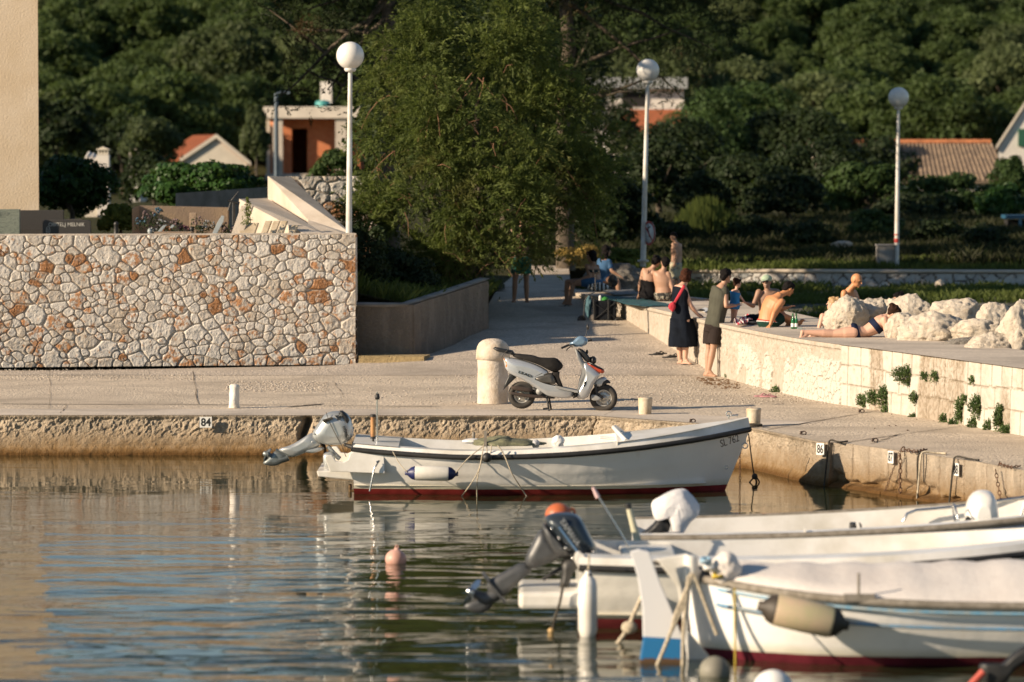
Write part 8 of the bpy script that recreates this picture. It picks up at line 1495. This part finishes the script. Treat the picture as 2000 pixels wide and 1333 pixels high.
scatter('deck_crumbs', 'dark crumbs and debris along the wall foot of the pier', [(1600, 790, 2000, 850), (1450, 760, 1600, 790)], 90, .010, pbr('dark debris', (.08, .045, .025), .9), 8, ZQ+.006, .5)
# ================================================================ mooring gear on the quay edge
EG = np.array([(-14, 54.95), (-7.3, 54.95), (1.15, 54.85), (3.29, 52.5), (4.0, 49.9), (4.28, 49.6), (4.9, 48.3), (5.68, 46.5), (6.04, 45.3), (7.3, 40.5)]); EPX = 1000+EG[:, 0]/EG[:, 1]*FOC
def quayY(px): return float(np.interp(px, EPX, EG[:, 1]))
def face_dir(px):
    i = int(np.clip(np.searchsorted(EPX, px)-1, 0, len(EG)-2)); d = EG[i+1]-EG[i]; return math.atan2(d[1], d[0])
M_PLT = pbr('white number plate', (.72, .71, .67), .6, 0, .06, 20)
for px, py, txt, lb in ((403, 824.5, '84', 'white mooring number plate 84 on the quay face'), (1610, 877, '86', 'white mooring number plate 86 above the boat\'s shadow'), (1750, 893, '87', 'white mooring number plate 87 on the block face'), (1878, 917, '88', 'white mooring number plate 88 half hidden by a rope')):
    Y = quayY(px); a = face_dir(px); c = P(px, py, Y)+Vector((math.sin(a), -math.cos(a), 0))*.075; t = thing('number_plate', lb, 'number plate', c, a); mb = MB(); wk = 1 if txt == '84' else .76; mb.box((0, 0, 0), (.175*wk, .012, .155)); mb.build('plate', M_PLT, t, .002)
    text_mesh('number', txt, .155, M_BLK, t, (0, -.007, -.004), Rx(math.pi/2), .001, .92*wk, .004)
def chain(label, pts, r=.012, name='chain', mat=None):
    t = thing(name, label, 'chain', pts[0]); w_ = WB(); Q = [Vector(p) for p in pts]; L = sum((b_-a).length for a, b_ in zip(Q[:-1], Q[1:])); n = int(L/(r*3.6)); acc = []
    for a, b_ in zip(Q[:-1], Q[1:]):
        m = max(1, int(n*(b_-a).length/L))
        for k in range(m): acc.append((a.lerp(b_, k/m), (b_-a).normalized()))
    for k, (p, d) in enumerate(acc): M = d.to_track_quat('X', 'Z').to_matrix() @ Rx(math.pi/2*(k % 2)+.4); w_.torus(p, r*1.3, r*.42, M @ Matrix.Diagonal((1.5, 1, 1)), 10, 5)
    w_.build('links', mat or pbr('rusty chain', (.13, .065, .035), .8, .3, .3, 20, (.05, .03, .02)), t); return t
def over(px, ptop, pbot, off=.10, inl=None, shift=0):
    """a line that comes over the quay lip and hangs down its face to the water"""
    Y = quayY(px); a = face_dir(px); o_ = Vector((math.sin(a), -math.cos(a), 0)); L = P(px, ptop, Y); res = []
    if inl: res += [Vector((*G(x, y, ZQ+.02).xy, ZQ+.02)) for x, y in inl]
    res += [Vector((L.x, L.y, ZQ+.03))+o_*.06, Vector((L.x, L.y, ZQ-.06))+o_*off]; Yb_ = quayY(px+shift); B_ = P(px+shift, pbot, Yb_)+o_*off; res += [(res[-1]+B_)/2, B_]; return res
chain('rusty chain over the quay edge between numbers 87 and 88', over(1772, 882, 985, inl=[(1808, 879), (1790, 883)]), .016)
chain('thin chain hanging slantwise left of the rusty one', over(1768, 890, 975, shift=-32), .009)
chain('grey chain over the quay edge nearest the right', over(1960, 920, 1005, inl=[(1990, 911), (1975, 913)], shift=14), .014)
chain('rusty chain hanging behind the bow of the white boat', [P(1445, 878, 50.6), P(1445, 920, 50.6), P(1446, 955, 50.6)], .011); 
for pts, r, m, lb in ((over(1628, 872, 948, inl=[(1655, 862), (1640, 864)], shift=-8), .012, M_ROPED, 'dark rope over the quay edge right of number 86'), (over(1812, 892, 985, inl=[(1848, 886), (1830, 885)], shift=-8), .014, M_ROPE, 'thick pale rope over the quay edge right of the rusty chain'), (over(1806, 905, 990), .014, M_ROPED, 'dark rope tail beside the thick pale rope'),
      (over(1876, 905, 1000, inl=[(1912, 899), (1895, 897)], shift=-10), .012, M_ROPED, 'dark rope hanging across number plate 88')):
    t = thing('mooring_rope', lb, 'rope', pts[0]); rope(pts, r, m, 'line', t)
t = thing('bow_line', 'dark bow line with a knotted bunch hanging into the water before the white boat', 'rope', P(1463, 850, 50.2)); rope([P(1462, 848, 49.9), P(1466, 880, 50.1), P(1471, 918, 50.3), P(1474, 932, 50.3)], .009, M_ROPED, 'line', t)
for pl in ([(1474, 930), (1477, 945), (1476, 975)], [(1475, 930), (1483, 942), (1486, 968)], [(1473, 932), (1462, 945), (1454, 956)], [(1475, 930), (1480, 950), (1481, 972)]): rope([P(x, y, 50.3) for x, y in pl], .010, M_ROPED, 'strand', t)
w_ = WB(); w_.ell(P(1474, 931, 50.28), (.04, .035, .04)); w_.build('knot', M_ROPED, t)
for px, py, lb in ((1352, 824, 'small rusty mooring iron on the quay between the two small bollards'), (1568, 848, 'rusty mooring iron on the quay left of number 86'), (1682, 805, 'dark rusty iron stub at the foot of the block wall'), (1708, 862, 'small rusty ring on the quay above number 87')):
    t = thing('mooring_iron', lb, 'mooring ring', G(px, py+1, ZQ+.004)); mb = MB(); mb.tube([(-.03, 0, 0), (-.02, 0, .045)], .014, 8); mb.torus((.015, 0, .02), .028, .009, Rx(.9), 14, 6); mb.build('iron', M_RUST, t)
t = thing('rope_wrap', 'dark rope wound round the foot of the bollard by the bow', 'rope', G(1472, 832, ZQ+.02)); mb = MB(); mb.torus((0, 0, .0), .112, .012, None, 28, 6); mb.torus((0, 0, .018), .112, .010, None, 28, 6); mb.build('coil', M_ROPED, t)
